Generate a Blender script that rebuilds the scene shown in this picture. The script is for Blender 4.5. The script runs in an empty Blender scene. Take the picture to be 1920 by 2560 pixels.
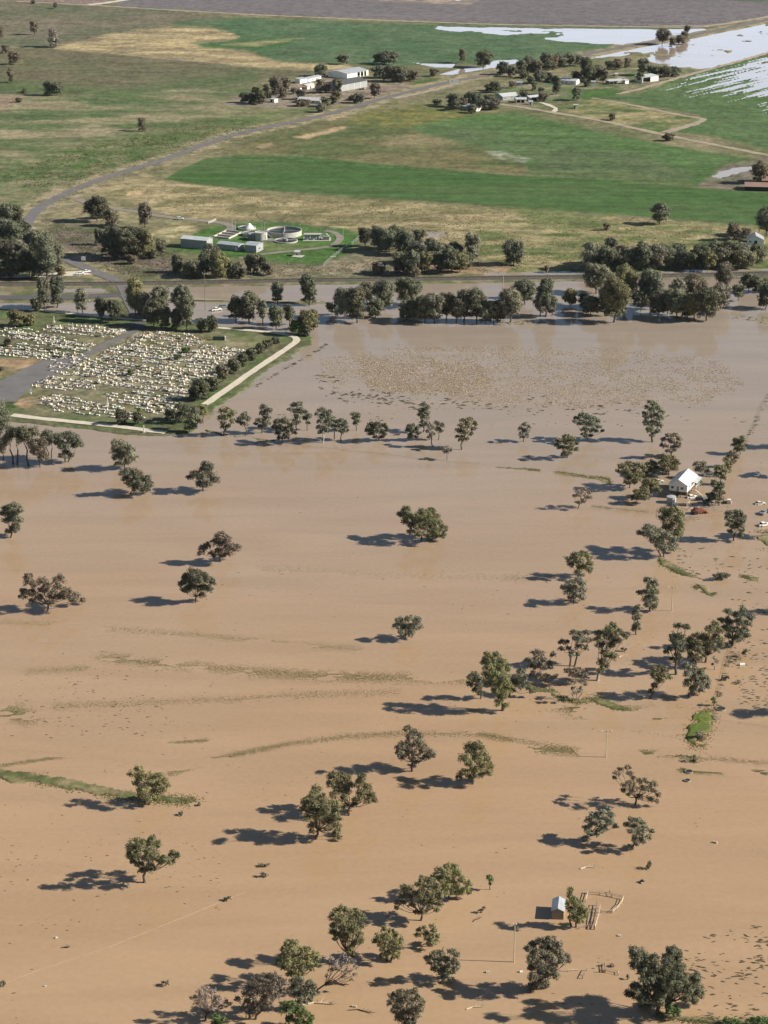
import bpy, math, random
import numpy as np
from mathutils import Vector
R = math.radians
scene = bpy.context.scene
COL = scene.collection

# ------------------------------------------------------------------ camera, sky, sun, exposure
CAM_H, PITCH, FPX = 300.0, 19.9, 5475.0
cam_d = bpy.data.cameras.new("camera"); cam = bpy.data.objects.new("camera", cam_d); COL.objects.link(cam)
cam.location = (0, 0, CAM_H); cam.rotation_euler = (R(90 - PITCH), 0, 0)
cam_d.sensor_fit = 'VERTICAL'; cam_d.sensor_height = 24.0; cam_d.lens = 24.0 * FPX / 2560.0
cam_d.clip_start = 1.0; cam_d.clip_end = 60000.0
scene.camera = cam
SUN_EL, SUN_AZ = 30.5, 94.0          # azimuth clockwise from +Y: the sun stands to the right of the view
world = bpy.data.worlds.new("World"); scene.world = world; world.use_nodes = True
wn = world.node_tree.nodes; wl = world.node_tree.links
for n in list(wn): wn.remove(n)
sky = wn.new('ShaderNodeTexSky'); sky.sky_type = 'NISHITA'; sky.sun_disc = False
sky.sun_elevation = R(SUN_EL); sky.sun_rotation = R(SUN_AZ); sky.altitude = 300; sky.dust_density = 0.1; sky.air_density = 1.0
bg = wn.new('ShaderNodeBackground'); bg.inputs['Strength'].default_value = 0.05
# unseen cloud bank added low ahead of the camera to brighten the far floodwater
wtc = wn.new('ShaderNodeTexCoord'); wsep = wn.new('ShaderNodeSeparateXYZ'); wl.new(wtc.outputs['Generated'], wsep.inputs[0])
cnz = wn.new('ShaderNodeTexNoise'); cnz.inputs['Scale'].default_value = 5.0; cnz.inputs['Detail'].default_value = 6; wl.new(wtc.outputs['Generated'], cnz.inputs['Vector'])
cad = wn.new('ShaderNodeMath'); cad.operation = 'MULTIPLY_ADD'; cad.inputs[1].default_value = 0.10; wl.new(cnz.outputs[0], cad.inputs[0]); wl.new(wsep.outputs[2], cad.inputs[2])
cmr = wn.new('ShaderNodeMapRange'); cmr.interpolation_type = 'SMOOTHSTEP'; cmr.inputs[1].default_value = 0.20; cmr.inputs[2].default_value = 0.285; cmr.inputs[3].default_value = 1.0; cmr.inputs[4].default_value = 0.0
wl.new(cad.outputs[0], cmr.inputs[0])
cmx = wn.new('ShaderNodeMix'); cmx.data_type = 'RGBA'; cmx.inputs[7].default_value = (12.2, 14.6, 18.4, 1)
cnr = wn.new('ShaderNodeMapRange'); cnr.interpolation_type = 'SMOOTHSTEP'; cnr.inputs[1].default_value = 0.35; cnr.inputs[2].default_value = 0.85; wl.new(wsep.outputs[1], cnr.inputs[0])
cml = wn.new('ShaderNodeMath'); cml.operation = 'MULTIPLY'; wl.new(cmr.outputs[0], cml.inputs[0]); wl.new(cnr.outputs[0], cml.inputs[1]); wl.new(cml.outputs[0], cmx.inputs[0]); wl.new(sky.outputs[0], cmx.inputs[6])
wo = wn.new('ShaderNodeOutputWorld'); wl.new(cmx.outputs[2], bg.inputs[0]); wl.new(bg.outputs[0], wo.inputs[0])
sun_d = bpy.data.lights.new("sun", 'SUN'); sun = bpy.data.objects.new("sun", sun_d); COL.objects.link(sun)
sun_d.energy = 5.0; sun_d.angle = R(0.5); sun_d.color = (1.0, 0.93, 0.83)
sv = Vector((math.sin(R(SUN_AZ)) * math.cos(R(SUN_EL)), math.cos(R(SUN_AZ)) * math.cos(R(SUN_EL)), math.sin(R(SUN_EL))))
sun.rotation_euler = sv.to_track_quat('Z', 'Y').to_euler(); sun.location = (0, 0, 500)
scene.view_settings.view_transform = 'Standard'; scene.view_settings.look = 'None'
scene.view_settings.exposure = 0.75; scene.view_settings.gamma = 1.0
scene.render.film_transparent = False

# ------------------------------------------------------------------ survey helpers: a bearing read off the photo -> a point on the plain
SP, CP = math.sin(R(PITCH)), math.cos(R(PITCH))
def G(px, py, z=0.0):
    u = (px - 960.0) / FPX; v = (1280.0 - py) / FPX
    dy = CP + v * SP; dz = -SP + v * CP
    t = (z - CAM_H) / dz
    return Vector((u * t, dy * t, z))
def local_scale(py):
    v = (1280.0 - py) / FPX
    dep = R(PITCH) - math.atan(v)
    t = CAM_H / (SP - v * CP)
    return FPX / t, math.sin(dep), math.cos(dep)

def tag(o, label=None, cat=None, group=None, kind=None):
    if label: o['label'] = label
    if cat: o['category'] = cat
    if group: o['group'] = group
    if kind: o['kind'] = kind
    return o
def empty(name, loc, rz=0.0, parent=None):
    o = bpy.data.objects.new(name, None); COL.objects.link(o); o.empty_display_size = 0.5
    o.location = loc; o.rotation_euler = (0, 0, rz)
    if parent: o.parent = parent
    return o
class MB:
    def __init__(s): s.v = []; s.f = []
    def add(s, vs, fs):
        k = len(s.v); s.v += [tuple(v) for v in vs]; s.f += [tuple(i + k for i in f) for f in fs]; return s
    def box(s, x0, x1, y0, y1, z0, z1):
        return s.add([(x0,y0,z0),(x1,y0,z0),(x1,y1,z0),(x0,y1,z0),(x0,y0,z1),(x1,y0,z1),(x1,y1,z1),(x0,y1,z1)],
                     [(0,3,2,1),(4,5,6,7),(0,1,5,4),(1,2,6,5),(2,3,7,6),(3,0,4,7)])
    def tube(s, pts, rads, n=6, cap=True):
        pts = [Vector(p) for p in pts]; ring = []
        for i, p in enumerate(pts):
            d = (pts[min(i+1, len(pts)-1)] - pts[max(i-1, 0)])
            d = d.normalized() if d.length > 1e-6 else Vector((0,0,1))
            a = d.cross(Vector((0.3,1,0.1))); a = a.normalized() if a.length > 1e-4 else Vector((1,0,0)); b = d.cross(a)
            ring.append([p + (a*math.cos(2*math.pi*k/n) + b*math.sin(2*math.pi*k/n))*rads[i] for k in range(n)])
        vs = [q for r_ in ring for q in r_]; fs = []
        for i in range(len(pts)-1):
            for k in range(n):
                fs.append((i*n+k, i*n+(k+1)%n, (i+1)*n+(k+1)%n, (i+1)*n+k))
        if cap: fs.append(tuple(range(n))[::-1]); fs.append(tuple((len(pts)-1)*n+k for k in range(n)))
        return s.add(vs, fs)
    def cyl(s, x, y, z0, z1, r, n=20, r1=None):
        r1 = r if r1 is None else r1
        vs = [(x+r*math.cos(2*math.pi*k/n), y+r*math.sin(2*math.pi*k/n), z0) for k in range(n)] + [(x+r1*math.cos(2*math.pi*k/n), y+r1*math.sin(2*math.pi*k/n), z1) for k in range(n)]
        return s.add(vs, [(k,(k+1)%n,n+(k+1)%n,n+k) for k in range(n)] + [tuple(range(n))[::-1], tuple(range(n,2*n))])
    def prism(s, prof, y0, y1):            # profile in xz swept along y
        n = len(prof)
        return s.add([(p[0],y0,p[1]) for p in prof] + [(p[0],y1,p[1]) for p in prof],
                     [tuple(range(n))] + [tuple(range(n,2*n))[::-1]] + [(k,n+k,n+(k+1)%n,(k+1)%n) for k in range(n)])
    def ring(s, x, y, z0, z1, ro, ri, n=40):
        vs = []
        for r_, z in ((ro,z0),(ro,z1),(ri,z1),(ri,z0)):
            vs += [(x+r_*math.cos(2*math.pi*k/n), y+r_*math.sin(2*math.pi*k/n), z) for k in range(n)]
        fs = []
        for j in range(4):
            for k in range(n):
                fs.append((j*n+k, j*n+(k+1)%n, ((j+1)%4)*n+(k+1)%n, ((j+1)%4)*n+k))
        return s.add(vs, fs)
    def mesh(s, name, mat, smooth=False):
        me = bpy.data.meshes.new(name); me.from_pydata(s.v, [], s.f); me.materials.append(mat)
        if smooth:
            for p in me.polygons: p.use_smooth = True
        me.update(); return me
    def build(s, name, mat, parent=None, smooth=False):
        o = bpy.data.objects.new(name, s.mesh(name, mat, smooth)); COL.objects.link(o)
        if parent: o.parent = parent
        return o
def np_mesh(name, verts, faces, mat, cols=None, smooth=False):
    verts = np.asarray(verts, np.float32); faces = np.asarray(faces, np.int32); k = faces.shape[1]
    me = bpy.data.meshes.new(name)
    me.vertices.add(len(verts)); me.vertices.foreach_set('co', verts.ravel())
    me.loops.add(faces.size); me.loops.foreach_set('vertex_index', faces.ravel())
    me.polygons.add(len(faces)); me.polygons.foreach_set('loop_start', np.arange(0, faces.size, k, dtype=np.int32))
    me.polygons.foreach_set('loop_total', np.full(len(faces), k, np.int32))
    if smooth: me.polygons.foreach_set('use_smooth', np.ones(len(faces), bool))
    me.update(calc_edges=True)
    if cols is not None:
        ca = me.color_attributes.new('tone', 'FLOAT_COLOR', 'POINT')
        c4 = np.ones((len(verts), 4), np.float32); c4[:, :3] = cols; ca.data.foreach_set('color', c4.ravel())
    me.materials.append(mat)
    return me
def link(name, me, parent=None):
    o = bpy.data.objects.new(name, me); COL.objects.link(o)
    if parent: o.parent = parent
    return o

# ------------------------------------------------------------------ materials
def new_mat(name):
    m = bpy.data.materials.new(name); m.use_nodes = True
    return m, m.node_tree.nodes, m.node_tree.links, m.node_tree.nodes['Principled BSDF']
def mat(name, col, rough=0.7, var=0.18, scale=1.5, metal=0.0, bump=0.0, spec=0.4):
    m, N, L, P = new_mat(name)
    P.inputs['Roughness'].default_value = rough; P.inputs['Metallic'].default_value = metal
    P.inputs['Specular IOR Level'].default_value = spec
    tc = N.new('ShaderNodeTexCoord'); nz = N.new('ShaderNodeTexNoise'); nz.inputs['Scale'].default_value = scale; nz.inputs['Detail'].default_value = 6
    mr = N.new('ShaderNodeMapRange'); mr.inputs[1].default_value = 0.3; mr.inputs[2].default_value = 0.7
    mr.inputs[3].default_value = 1 - var; mr.inputs[4].default_value = 1 + var
    mx = N.new('ShaderNodeMix'); mx.data_type = 'RGBA'; mx.blend_type = 'MULTIPLY'; mx.inputs[0].default_value = 1
    mx.inputs[6].default_value = (*col, 1)
    L.new(tc.outputs['Object'], nz.inputs['Vector']); L.new(nz.outputs[0], mr.inputs[0]); L.new(mr.outputs[0], mx.inputs[7]); L.new(mx.outputs[2], P.inputs['Base Color'])
    if bump:
        b = N.new('ShaderNodeBump'); b.inputs['Strength'].default_value = bump; b.inputs['Distance'].default_value = 0.05
        L.new(nz.outputs[0], b.inputs['Height']); L.new(b.outputs[0], P.inputs['Normal'])
    return m
def sheet_metal(name, col, rough=0.45, pitch=4.0):      # corrugated sheet
    m, N, L, P = new_mat(name)
    tc = N.new('ShaderNodeTexCoord'); w = N.new('ShaderNodeTexWave'); w.bands_direction = 'X'; w.inputs['Scale'].default_value = pitch; w.inputs['Distortion'].default_value = 0
    nz = N.new('ShaderNodeTexNoise'); nz.inputs['Scale'].default_value = 0.6; nz.inputs['Detail'].default_value = 7
    mr = N.new('ShaderNodeMapRange'); mr.inputs[1].default_value = 0.3; mr.inputs[2].default_value = 0.7; mr.inputs[3].default_value = 0.8; mr.inputs[4].default_value = 1.1
    mx = N.new('ShaderNodeMix'); mx.data_type = 'RGBA'; mx.blend_type = 'MULTIPLY'; mx.inputs[0].default_value = 1; mx.inputs[6].default_value = (*col, 1)
    b = N.new('ShaderNodeBump'); b.inputs['Strength'].default_value = 0.12; b.inputs['Distance'].default_value = 0.03
    L.new(tc.outputs['Object'], w.inputs[0]); L.new(tc.outputs['Object'], nz.inputs[0]); L.new(nz.outputs[0], mr.inputs[0]); L.new(mr.outputs[0], mx.inputs[7])
    L.new(mx.outputs[2], P.inputs['Base Color']); L.new(w.outputs[1], b.inputs['Height']); L.new(b.outputs[0], P.inputs['Normal'])
    P.inputs['Roughness'].default_value = rough; P.inputs['Specular IOR Level'].default_value = 0.5
    return m
def tone_mat(name, rough=0.7, noise=0.35, scale=0.35, scale2=2.0, spec=0.2, transl=0.0, bump=0.0):
    m, N, L, P = new_mat(name)
    at = N.new('ShaderNodeVertexColor'); at.layer_name = 'tone'
    P.inputs['Roughness'].default_value = rough; P.inputs['Specular IOR Level'].default_value = spec
    src = at.outputs[0]
    if noise:
        tc = N.new('ShaderNodeTexCoord'); last = None
        for sc_, amp in ((scale, noise), (scale2, noise * 0.8)):
            nz = N.new('ShaderNodeTexNoise'); nz.inputs['Scale'].default_value = sc_; nz.inputs['Detail'].default_value = 5; nz.inputs['Roughness'].default_value = 0.65
            mr = N.new('ShaderNodeMapRange'); mr.inputs[1].default_value = 0.3; mr.inputs[2].default_value = 0.7; mr.inputs[3].default_value = 1 - amp; mr.inputs[4].default_value = 1 + amp
            mx = N.new('ShaderNodeMix'); mx.data_type = 'RGBA'; mx.blend_type = 'MULTIPLY'; mx.inputs[0].default_value = 1
            L.new(tc.outputs['Object'], nz.inputs['Vector']); L.new(nz.outputs[0], mr.inputs[0]); L.new(mr.outputs[0], mx.inputs[7]); L.new(src, mx.inputs[6]); src = mx.outputs[2]; last = nz
        if bump:
            b = N.new('ShaderNodeBump'); b.inputs['Strength'].default_value = bump; b.inputs['Distance'].default_value = 0.5
            L.new(last.outputs[0], b.inputs['Height']); L.new(b.outputs[0], P.inputs['Normal'])
    L.new(src, P.inputs['Base Color'])
    if transl:
        t = N.new('ShaderNodeBsdfTranslucent'); ms = N.new('ShaderNodeMixShader'); ms.inputs[0].default_value = transl
        out = N['Material Output']; L.new(src, t.inputs[0]); L.new(P.outputs[0], ms.inputs[1]); L.new(t.outputs[0], ms.inputs[2]); L.new(ms.outputs[0], out.inputs[0])
    return m
M = {}
M['leaf'] = tone_mat('gum_foliage', rough=0.6, noise=0, transl=0.24)
M['ground'] = tone_mat('ground_cover', rough=0.95, noise=0.27, scale=0.09, scale2=0.45, spec=0.1, bump=0.6)
M['grass'] = tone_mat('grass_blades', rough=0.8, noise=0, transl=0.25)
M['bark'] = mat('bark', (0.085, 0.065, 0.05), 0.9, 0.3, 1.2)
M['bark_pale'] = mat('pale_bark', (0.34, 0.30, 0.25), 0.85, 0.35, 0.8)
M['asphalt'] = mat('asphalt', (0.135, 0.125, 0.118), 0.9, 0.16, 0.15)
M['asphalt_dark'] = mat('dark_asphalt', (0.085, 0.082, 0.08), 0.9, 0.15, 0.15)
M['gravel'] = mat('pale_gravel', (0.52, 0.46, 0.36), 0.95, 0.12, 0.4)
M['dirt'] = mat('dirt_track', (0.30, 0.245, 0.17), 0.95, 0.22, 0.12)
M['dirt_grey'] = mat('grey_dirt_track', (0.21, 0.18, 0.145), 0.95, 0.22, 0.12)
M['ballast'] = mat('rail_ballast', (0.085, 0.075, 0.06), 0.95, 0.3, 0.5)
M['steel'] = mat('rail_steel', (0.22, 0.18, 0.15), 0.5, 0.2, 1, metal=0.6)
M['white'] = mat('white_paint', (0.78, 0.76, 0.70), 0.5, 0.08, 0.8)
M['cream'] = mat('cream_paint', (0.62, 0.57, 0.46), 0.6, 0.1, 0.8)
M['greywall'] = sheet_metal('grey_sheet_wall', (0.34, 0.345, 0.34), 0.6)
M['roof_zinc'] = sheet_metal('zinc_roof', (0.36, 0.38, 0.39), 0.5)
M['roof_white'] = sheet_metal('white_roof', (0.50, 0.51, 0.50), 0.5)
M['roof_shaded'] = sheet_metal('shaded_roof', (0.09, 0.09, 0.085), 0.6)  # shade of a slope turned from the sun, put into the colour
M['roof_rust'] = sheet_metal('rusty_roof', (0.27, 0.17, 0.13), 0.8)
M['brick'] = mat('weathered_boards', (0.30, 0.235, 0.18), 0.85, 0.25, 2.5)
M['concrete'] = mat('concrete', (0.43, 0.41, 0.36), 0.85, 0.15, 0.5)
M['concrete_dark'] = mat('stained_concrete', (0.22, 0.21, 0.18), 0.9, 0.25, 0.5)
M['dark'] = mat('dark_opening', (0.02, 0.02, 0.022), 0.8, 0.1)
M['glass'] = mat('window_glass', (0.05, 0.06, 0.07), 0.12, 0.1, spec=0.6)
M['tyre'] = mat('tyre_rubber', (0.02, 0.02, 0.02), 0.85, 0.1)
M['rust'] = mat('rusty_red_paint', (0.20, 0.055, 0.035), 0.7, 0.35, 1.5)
M['green_paint'] = mat('green_paint', (0.035, 0.06, 0.03), 0.5, 0.1)
M['blackcar'] = mat('dark_car_paint', (0.03, 0.035, 0.045), 0.25, 0.1, spec=0.6)
M['greycar'] = mat('grey_car_paint', (0.22, 0.23, 0.24), 0.3, 0.1, spec=0.6)
M['wood'] = mat('weathered_timber', (0.22, 0.17, 0.12), 0.9, 0.25, 2)
M['wood_pale'] = mat('sun_bleached_timber', (0.50, 0.40, 0.28), 0.9, 0.2, 2)
M['galv'] = mat('galvanised_steel', (0.5, 0.5, 0.48), 0.45, 0.15, 1.0, metal=0.3)
M['orange'] = mat('orange_plastic', (0.75, 0.13, 0.05), 0.5, 0.05)
M['pipe_grey'] = mat('grey_plant_paint', (0.30, 0.31, 0.31), 0.6, 0.2, 1.0)
M['tankwater'] = mat('dark_tank_water', (0.03, 0.032, 0.03), 0.5, 0.1)

def water_mat():
    m, N, L, P = new_mat('muddy_flood_water')
    tc = N.new('ShaderNodeTexCoord')
    n1 = N.new('ShaderNodeTexNoise'); n1.inputs['Scale'].default_value = 0.009; n1.inputs['Detail'].default_value = 6; n1.inputs['Distortion'].default_value = 0.8
    n2 = N.new('ShaderNodeTexNoise'); n2.inputs['Scale'].default_value = 0.55; n2.inputs['Detail'].default_value = 6; n2.inputs['Roughness'].default_value = 0.7
    cr = N.new('ShaderNodeMix'); cr.data_type = 'RGBA'; cr.inputs[6].default_value = (0.352, 0.230, 0.127, 1); cr.inputs[7].default_value = (0.400, 0.272, 0.162, 1)
    m2 = N.new('ShaderNodeMapRange'); m2.inputs[1].default_value = 0.3; m2.inputs[2].default_value = 0.7; m2.inputs[3].default_value = 0.93; m2.inputs[4].default_value = 1.07
    mx = N.new('ShaderNodeMix'); mx.data_type = 'RGBA'; mx.blend_type = 'MULTIPLY'; mx.inputs[0].default_value = 1
    L.new(tc.outputs['Object'], n1.inputs[0]); L.new(tc.outputs['Object'], n2.inputs[0])
    sp = N.new('ShaderNodeSeparateXYZ'); L.new(tc.outputs['Object'], sp.inputs[0])
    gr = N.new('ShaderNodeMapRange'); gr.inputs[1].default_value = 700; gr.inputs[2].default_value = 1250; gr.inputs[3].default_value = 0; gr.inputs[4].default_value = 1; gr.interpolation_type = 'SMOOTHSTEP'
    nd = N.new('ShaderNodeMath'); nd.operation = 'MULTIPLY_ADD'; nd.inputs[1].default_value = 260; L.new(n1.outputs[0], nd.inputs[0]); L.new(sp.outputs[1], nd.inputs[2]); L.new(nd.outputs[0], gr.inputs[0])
    far_tone = N.new('ShaderNodeMix'); far_tone.data_type = 'RGBA'; far_tone.inputs[7].default_value = (0.295, 0.24, 0.188, 1)   # base colour turns greyer towards the railway
    L.new(gr.outputs[0], far_tone.inputs[0]); L.new(cr.outputs[2], far_tone.inputs[6])
    L.new(n1.outputs[0], cr.inputs[0]); L.new(n2.outputs[0], m2.inputs[0]); L.new(far_tone.outputs[2], mx.inputs[6]); L.new(m2.outputs[0], mx.inputs[7]); L.new(mx.outputs[2], P.inputs['Base Color'])
    P.inputs['IOR'].default_value = 1.33; P.inputs['Roughness'].default_value = 0.08; P.inputs['Specular IOR Level'].default_value = 0.5
    mp = N.new('ShaderNodeMapping'); mp.inputs['Scale'].default_value = (0.012, 0.07, 1); mp.inputs['Rotation'].default_value = (0, 0, 0.15); L.new(tc.outputs['Object'], mp.inputs[0])
    ns = N.new('ShaderNodeTexNoise'); ns.inputs['Scale'].default_value = 1; ns.inputs['Detail'].default_value = 5; ns.inputs['Distortion'].default_value = 0.6; L.new(mp.outputs[0], ns.inputs[0])
    ms_ = N.new('ShaderNodeMapRange'); ms_.inputs[1].default_value = 0.35; ms_.inputs[2].default_value = 0.65; ms_.inputs[3].default_value = 0.945; ms_.inputs[4].default_value = 1.045
    mx2 = N.new('ShaderNodeMix'); mx2.data_type = 'RGBA'; mx2.blend_type = 'MULTIPLY'; mx2.inputs[0].default_value = 1
    L.new(ns.outputs[0], ms_.inputs[0]); L.new(mx.outputs[2], mx2.inputs[6]); L.new(ms_.outputs[0], mx2.inputs[7]); L.new(mx2.outputs[2], P.inputs['Base Color'])
    rr_ = N.new('ShaderNodeMapRange'); rr_.inputs[1].default_value = 0.4; rr_.inputs[2].default_value = 0.62; rr_.inputs[3].default_value = 0.03; rr_.inputs[4].default_value = 0.12; L.new(ns.outputs[0], rr_.inputs[0]); L.new(rr_.outputs[0], P.inputs['Roughness'])
    nw = N.new('ShaderNodeTexNoise'); nw.inputs['Scale'].default_value = 0.45; nw.inputs['Detail'].default_value = 3
    b = N.new('ShaderNodeBump'); b.inputs['Strength'].default_value = 0.2; b.inputs['Distance'].default_value = 0.08
    L.new(tc.outputs['Object'], nw.inputs[0]); L.new(nw.outputs[0], b.inputs['Height']); L.new(b.outputs[0], P.inputs['Normal'])
    return m
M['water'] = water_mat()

# ------------------------------------------------------------------ the air: a thin even haze from the ground to just above the camera
hm = bpy.data.materials.new('thin_haze'); hm.use_nodes = True; hn = hm.node_tree.nodes; hl = hm.node_tree.links
for n in list(hn): hn.remove(n)
ho = hn.new('ShaderNodeOutputMaterial'); hv = hn.new('ShaderNodeVolumePrincipled'); hv.inputs['Density'].default_value = 0.000008
hv.inputs['Color'].default_value = (0.82, 0.91, 1.0, 1); hv.inputs['Anisotropy'].default_value = 0.0; hl.new(hv.outputs[0], ho.inputs['Volume'])
hb = MB().box(-6000, 6000, -900, 9000, -3.0, 312.0); tag(hb.build('haze', hm), kind='stuff')

# ------------------------------------------------------------------ noise + polygon helpers (numpy)
def vnoise(x, y, seed=0):
    xi = np.floor(x).astype(np.int64); yi = np.floor(y).astype(np.int64); fx = x - xi; fy = y - yi
    fx = fx*fx*(3-2*fx); fy = fy*fy*(3-2*fy)
    def h(a, b):
        n = (a * 374761393 + b * 668265263 + seed * 1442695041) & 0xffffffff
        n = ((n ^ (n >> 13)) * 1274126177) & 0xffffffff
        return ((n ^ (n >> 16)) & 0xffff) / 65535.0
    return (h(xi,yi)*(1-fx)+h(xi+1,yi)*fx)*(1-fy) + (h(xi,yi+1)*(1-fx)+h(xi+1,yi+1)*fx)*fy
def fbm(x, y, seed=0, oct=4):
    s = 0; a = 0.5; t = 0
    for i in range(oct):
        s = s + a*vnoise(x*2**i, y*2**i, seed+i*17); t += a; a *= 0.55
    return s / t
def sdf(poly, X, Y):                      # >0 inside, in photo px
    poly = np.array(poly, float); d = np.full(X.shape, 1e9); ins = np.zeros(X.shape, bool)
    n = len(poly)
    for i in range(n):
        a = poly[i]; b = poly[(i+1) % n]; e = b - a
        wx = X - a[0]; wy = Y - a[1]; t = np.clip((wx*e[0] + wy*e[1]) / (e @ e + 1e-9), 0, 1)
        d = np.minimum(d, (wx - e[0]*t)**2 + (wy - e[1]*t)**2)
        c = ((a[1] > Y) != (b[1] > Y)) & (X < (b[0]-a[0])*(Y-a[1])/((b[1]-a[1]) if b[1] != a[1] else 1e-9) + a[0])
        ins ^= c
    d = np.sqrt(d); return np.where(ins, d, -d)
def pldist(pl, X, Y):
    d = np.full(X.shape, 1e18)
    for a, b in zip(pl[:-1], pl[1:]):
        a = np.array(a, float); b = np.array(b, float); e = b - a
        wx = X - a[0]; wy = Y - a[1]; t = np.clip((wx*e[0]+wy*e[1])/(e @ e + 1e-9), 0, 1)
        d = np.minimum(d, (wx-e[0]*t)**2 + (wy-e[1]*t)**2)
    return np.sqrt(d)
# ------------------------------------------------------------------ THE LAND: one height sheet, the flood a level sheet through it
ROAD = [(352,800),(330,760),(322,742),(312,722),(290,703),(240,683),(190,660),(140,640),(95,622),(70,600),(64,578),(73,550),(105,518),(160,488),(220,462),(300,434),(400,404),(450,386),(560,346),(640,326),(760,301),(860,276),(950,250),(1050,224),(1150,201),(1250,184),(1340,166),(1430,146),(1480,134),(1560,119),(1640,105),(1750,85),(1850,65),(1930,48),(2100,10)]
HIGHWAY = [(-300,747),(0,746),(200,744),(330,737)]
HIGHWAY_E = [(330,737),(420,746),(560,752),(800,756)]
RAIL = [(-600,716),(0,713),(341,711),(780,703),(1200,698),(1586,693),(1920,687),(2600,680)]
LEVEE_N = [(-40,771),(0,773),(110,779),(240,793),(350,802),(400,805)]
LEVEE_E = [(536,821),(620,828),(690,835),(725,841),(741,849),(737,859),(700,885),(640,925),(590,960),(540,995),(512,1014)]
LEVEE_S = [(30,1040),(130,1052),(260,1065),(380,1080),(415,1084)]
TRACK_R = [(1180,252),(1280,266),(1396,285),(1511,305),(1658,338),(1920,390),(2100,425)]
PLANT_DR = [(190,500),(260,521),(330,530),(420,545),(500,553),(560,560),(578,572),(560,586),(528,597)]
PLANT_RING = [(600,648),(640,640),(740,628),(820,619),(845,606),(850,594),(835,583),(812,579)]
CEM = [(-400,745),(-40,766),(110,775),(240,788),(380,798),(540,816),(700,828),(775,838),(796,843),(780,858),(640,949),(560,1005),(500,1052),(470,1085),(420,1092),(330,1088),(200,1073),(30,1054),(-400,1010)]
DRIVE = [(343,822),(318,833),(255,863),(193,893),(110,902),(60,925),(0,957),(-60,985),(-60,1030),(0,1009),(40,1007),(74,975),(131,944),(216,898),(301,853),(352,829)]

xs = np.concatenate([np.linspace(-9000,-400,40), np.arange(-360,2290,3.6), np.linspace(2400,11000,40)])
ys = np.concatenate([np.array([-690,-660,-600,-500,-400,-300,-220,-160,-120,-90,-70]), np.arange(-60,860,2.1), np.arange(862,1110,2.6), np.arange(1113,2640,4.4), np.linspace(2700,4200,20)])
PX, PY = np.meshgrid(xs, ys)
v_ = (1280-PY)/FPX; t_ = CAM_H/(SP - v_*CP); WX = (PX-960)/FPX*t_; WY = (CP + v_*SP)*t_
n_mid = fbm(WX/14, WY/14, 3) - 0.5; n_big = fbm(WX/70, WY/70, 5) - 0.5; n_fine = fbm(WX/4, WY/4, 9, 3) - 0.5
n_mid2 = fbm(WX/14, WY/14, 23) - 0.5
sc = np.clip(FPX / t_, 1.5, 12)       # px per metre
QX = PX + (n_mid*10 + n_fine*3)*sc; QY = PY + (n_mid2*9 + n_fine*3)*sc*0.22
def c3(c): return np.array(c, float)
tone = np.zeros(PX.shape + (3,))
def blend(mask, c1, c2=None, scale=25, contrast=3.0, seed=1, stretch=1.0):
    global tone
    c1 = c3(c1)
    if c2 is None: col = c1
    else:
        k = np.clip((fbm(WX/scale/stretch, WY/scale, seed, 5) - 0.5)*contrast + 0.5, 0, 1)[..., None]
        col = c1*(1-k) + c3(c2)*k
    m = mask[..., None]; tone = tone*(1-m) + col*m
def pmask(poly, feather=4.0, warp=True, x=None, y=None):
    p = np.array(poly); X = QX if warp else PX; Y = QY if warp else PY
    b = (PX > p[:,0].min()-60) & (PX < p[:,0].max()+60) & (PY > p[:,1].min()-40) & (PY < p[:,1].max()+40)
    out = np.zeros(PX.shape); out[b] = np.clip(sdf(poly, X[b], Y[b])/feather*0.5 + 0.5, 0, 1); return out
OLIVE=(0.105,0.11,0.05); STRAW=(0.27,0.225,0.125); PGREEN=(0.065,0.105,0.032); CROP=(0.05,0.10,0.025); BROWN=(0.15,0.122,0.085); SOIL=(0.40,0.27,0.16)
blend(np.ones(PX.shape), OLIVE, (0.17,0.15,0.085), 45)
blend(pmask([(-600,-20),(60,8),(290,16),(560,40),(500,90),(420,125),(250,125),(130,120),(-600,100)]), (0.135,0.118,0.078), (0.092,0.10,0.056), 50, 3.5)
blend(pmask([(-600,-62),(225,-62),(340,0),(225,13),(60,6),(-600,-20)]), (0.20,0.15,0.12), (0.16,0.125,0.10), 60)
blend(pmask([(-600,112),(130,124),(400,147),(660,163),(850,168),(860,184),(640,200),(500,215),(400,225),(300,242),(150,238),(-600,230)],3,False), (0.098,0.098,0.052), (0.118,0.102,0.06), 60)
blend(pmask([(-100,190),(150,215),(300,222),(450,205),(640,180),(640,205),(500,222),(300,246),(0,235)],14), (0.07,0.10,0.038), None)
blend(pmask([(-600,236),(150,242),(400,228),(600,222),(870,240),(880,255),(640,312),(400,388),(230,442),(100,502),(50,560),(-600,560)],5), (0.072,0.102,0.040), (0.205,0.178,0.105), 22, 4.0, 7, 2.6)
blend(pmask([(380,330),(560,300),(720,265),(860,255),(640,312),(400,388),(200,440),(60,430),(200,370)],30), (0.055,0.095,0.026), (0.10,0.115,0.045), 10, 4, 8)
blend(pmask([(-200,380),(250,370),(420,385),(200,450),(60,540),(-200,520)],30)*0.7, (0.055,0.095,0.028), (0.16,0.15,0.08), 12, 4, 8)
blend(pmask([(-600,238),(60,240),(20,275),(-600,300)],4), (0.20,0.155,0.10))
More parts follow.
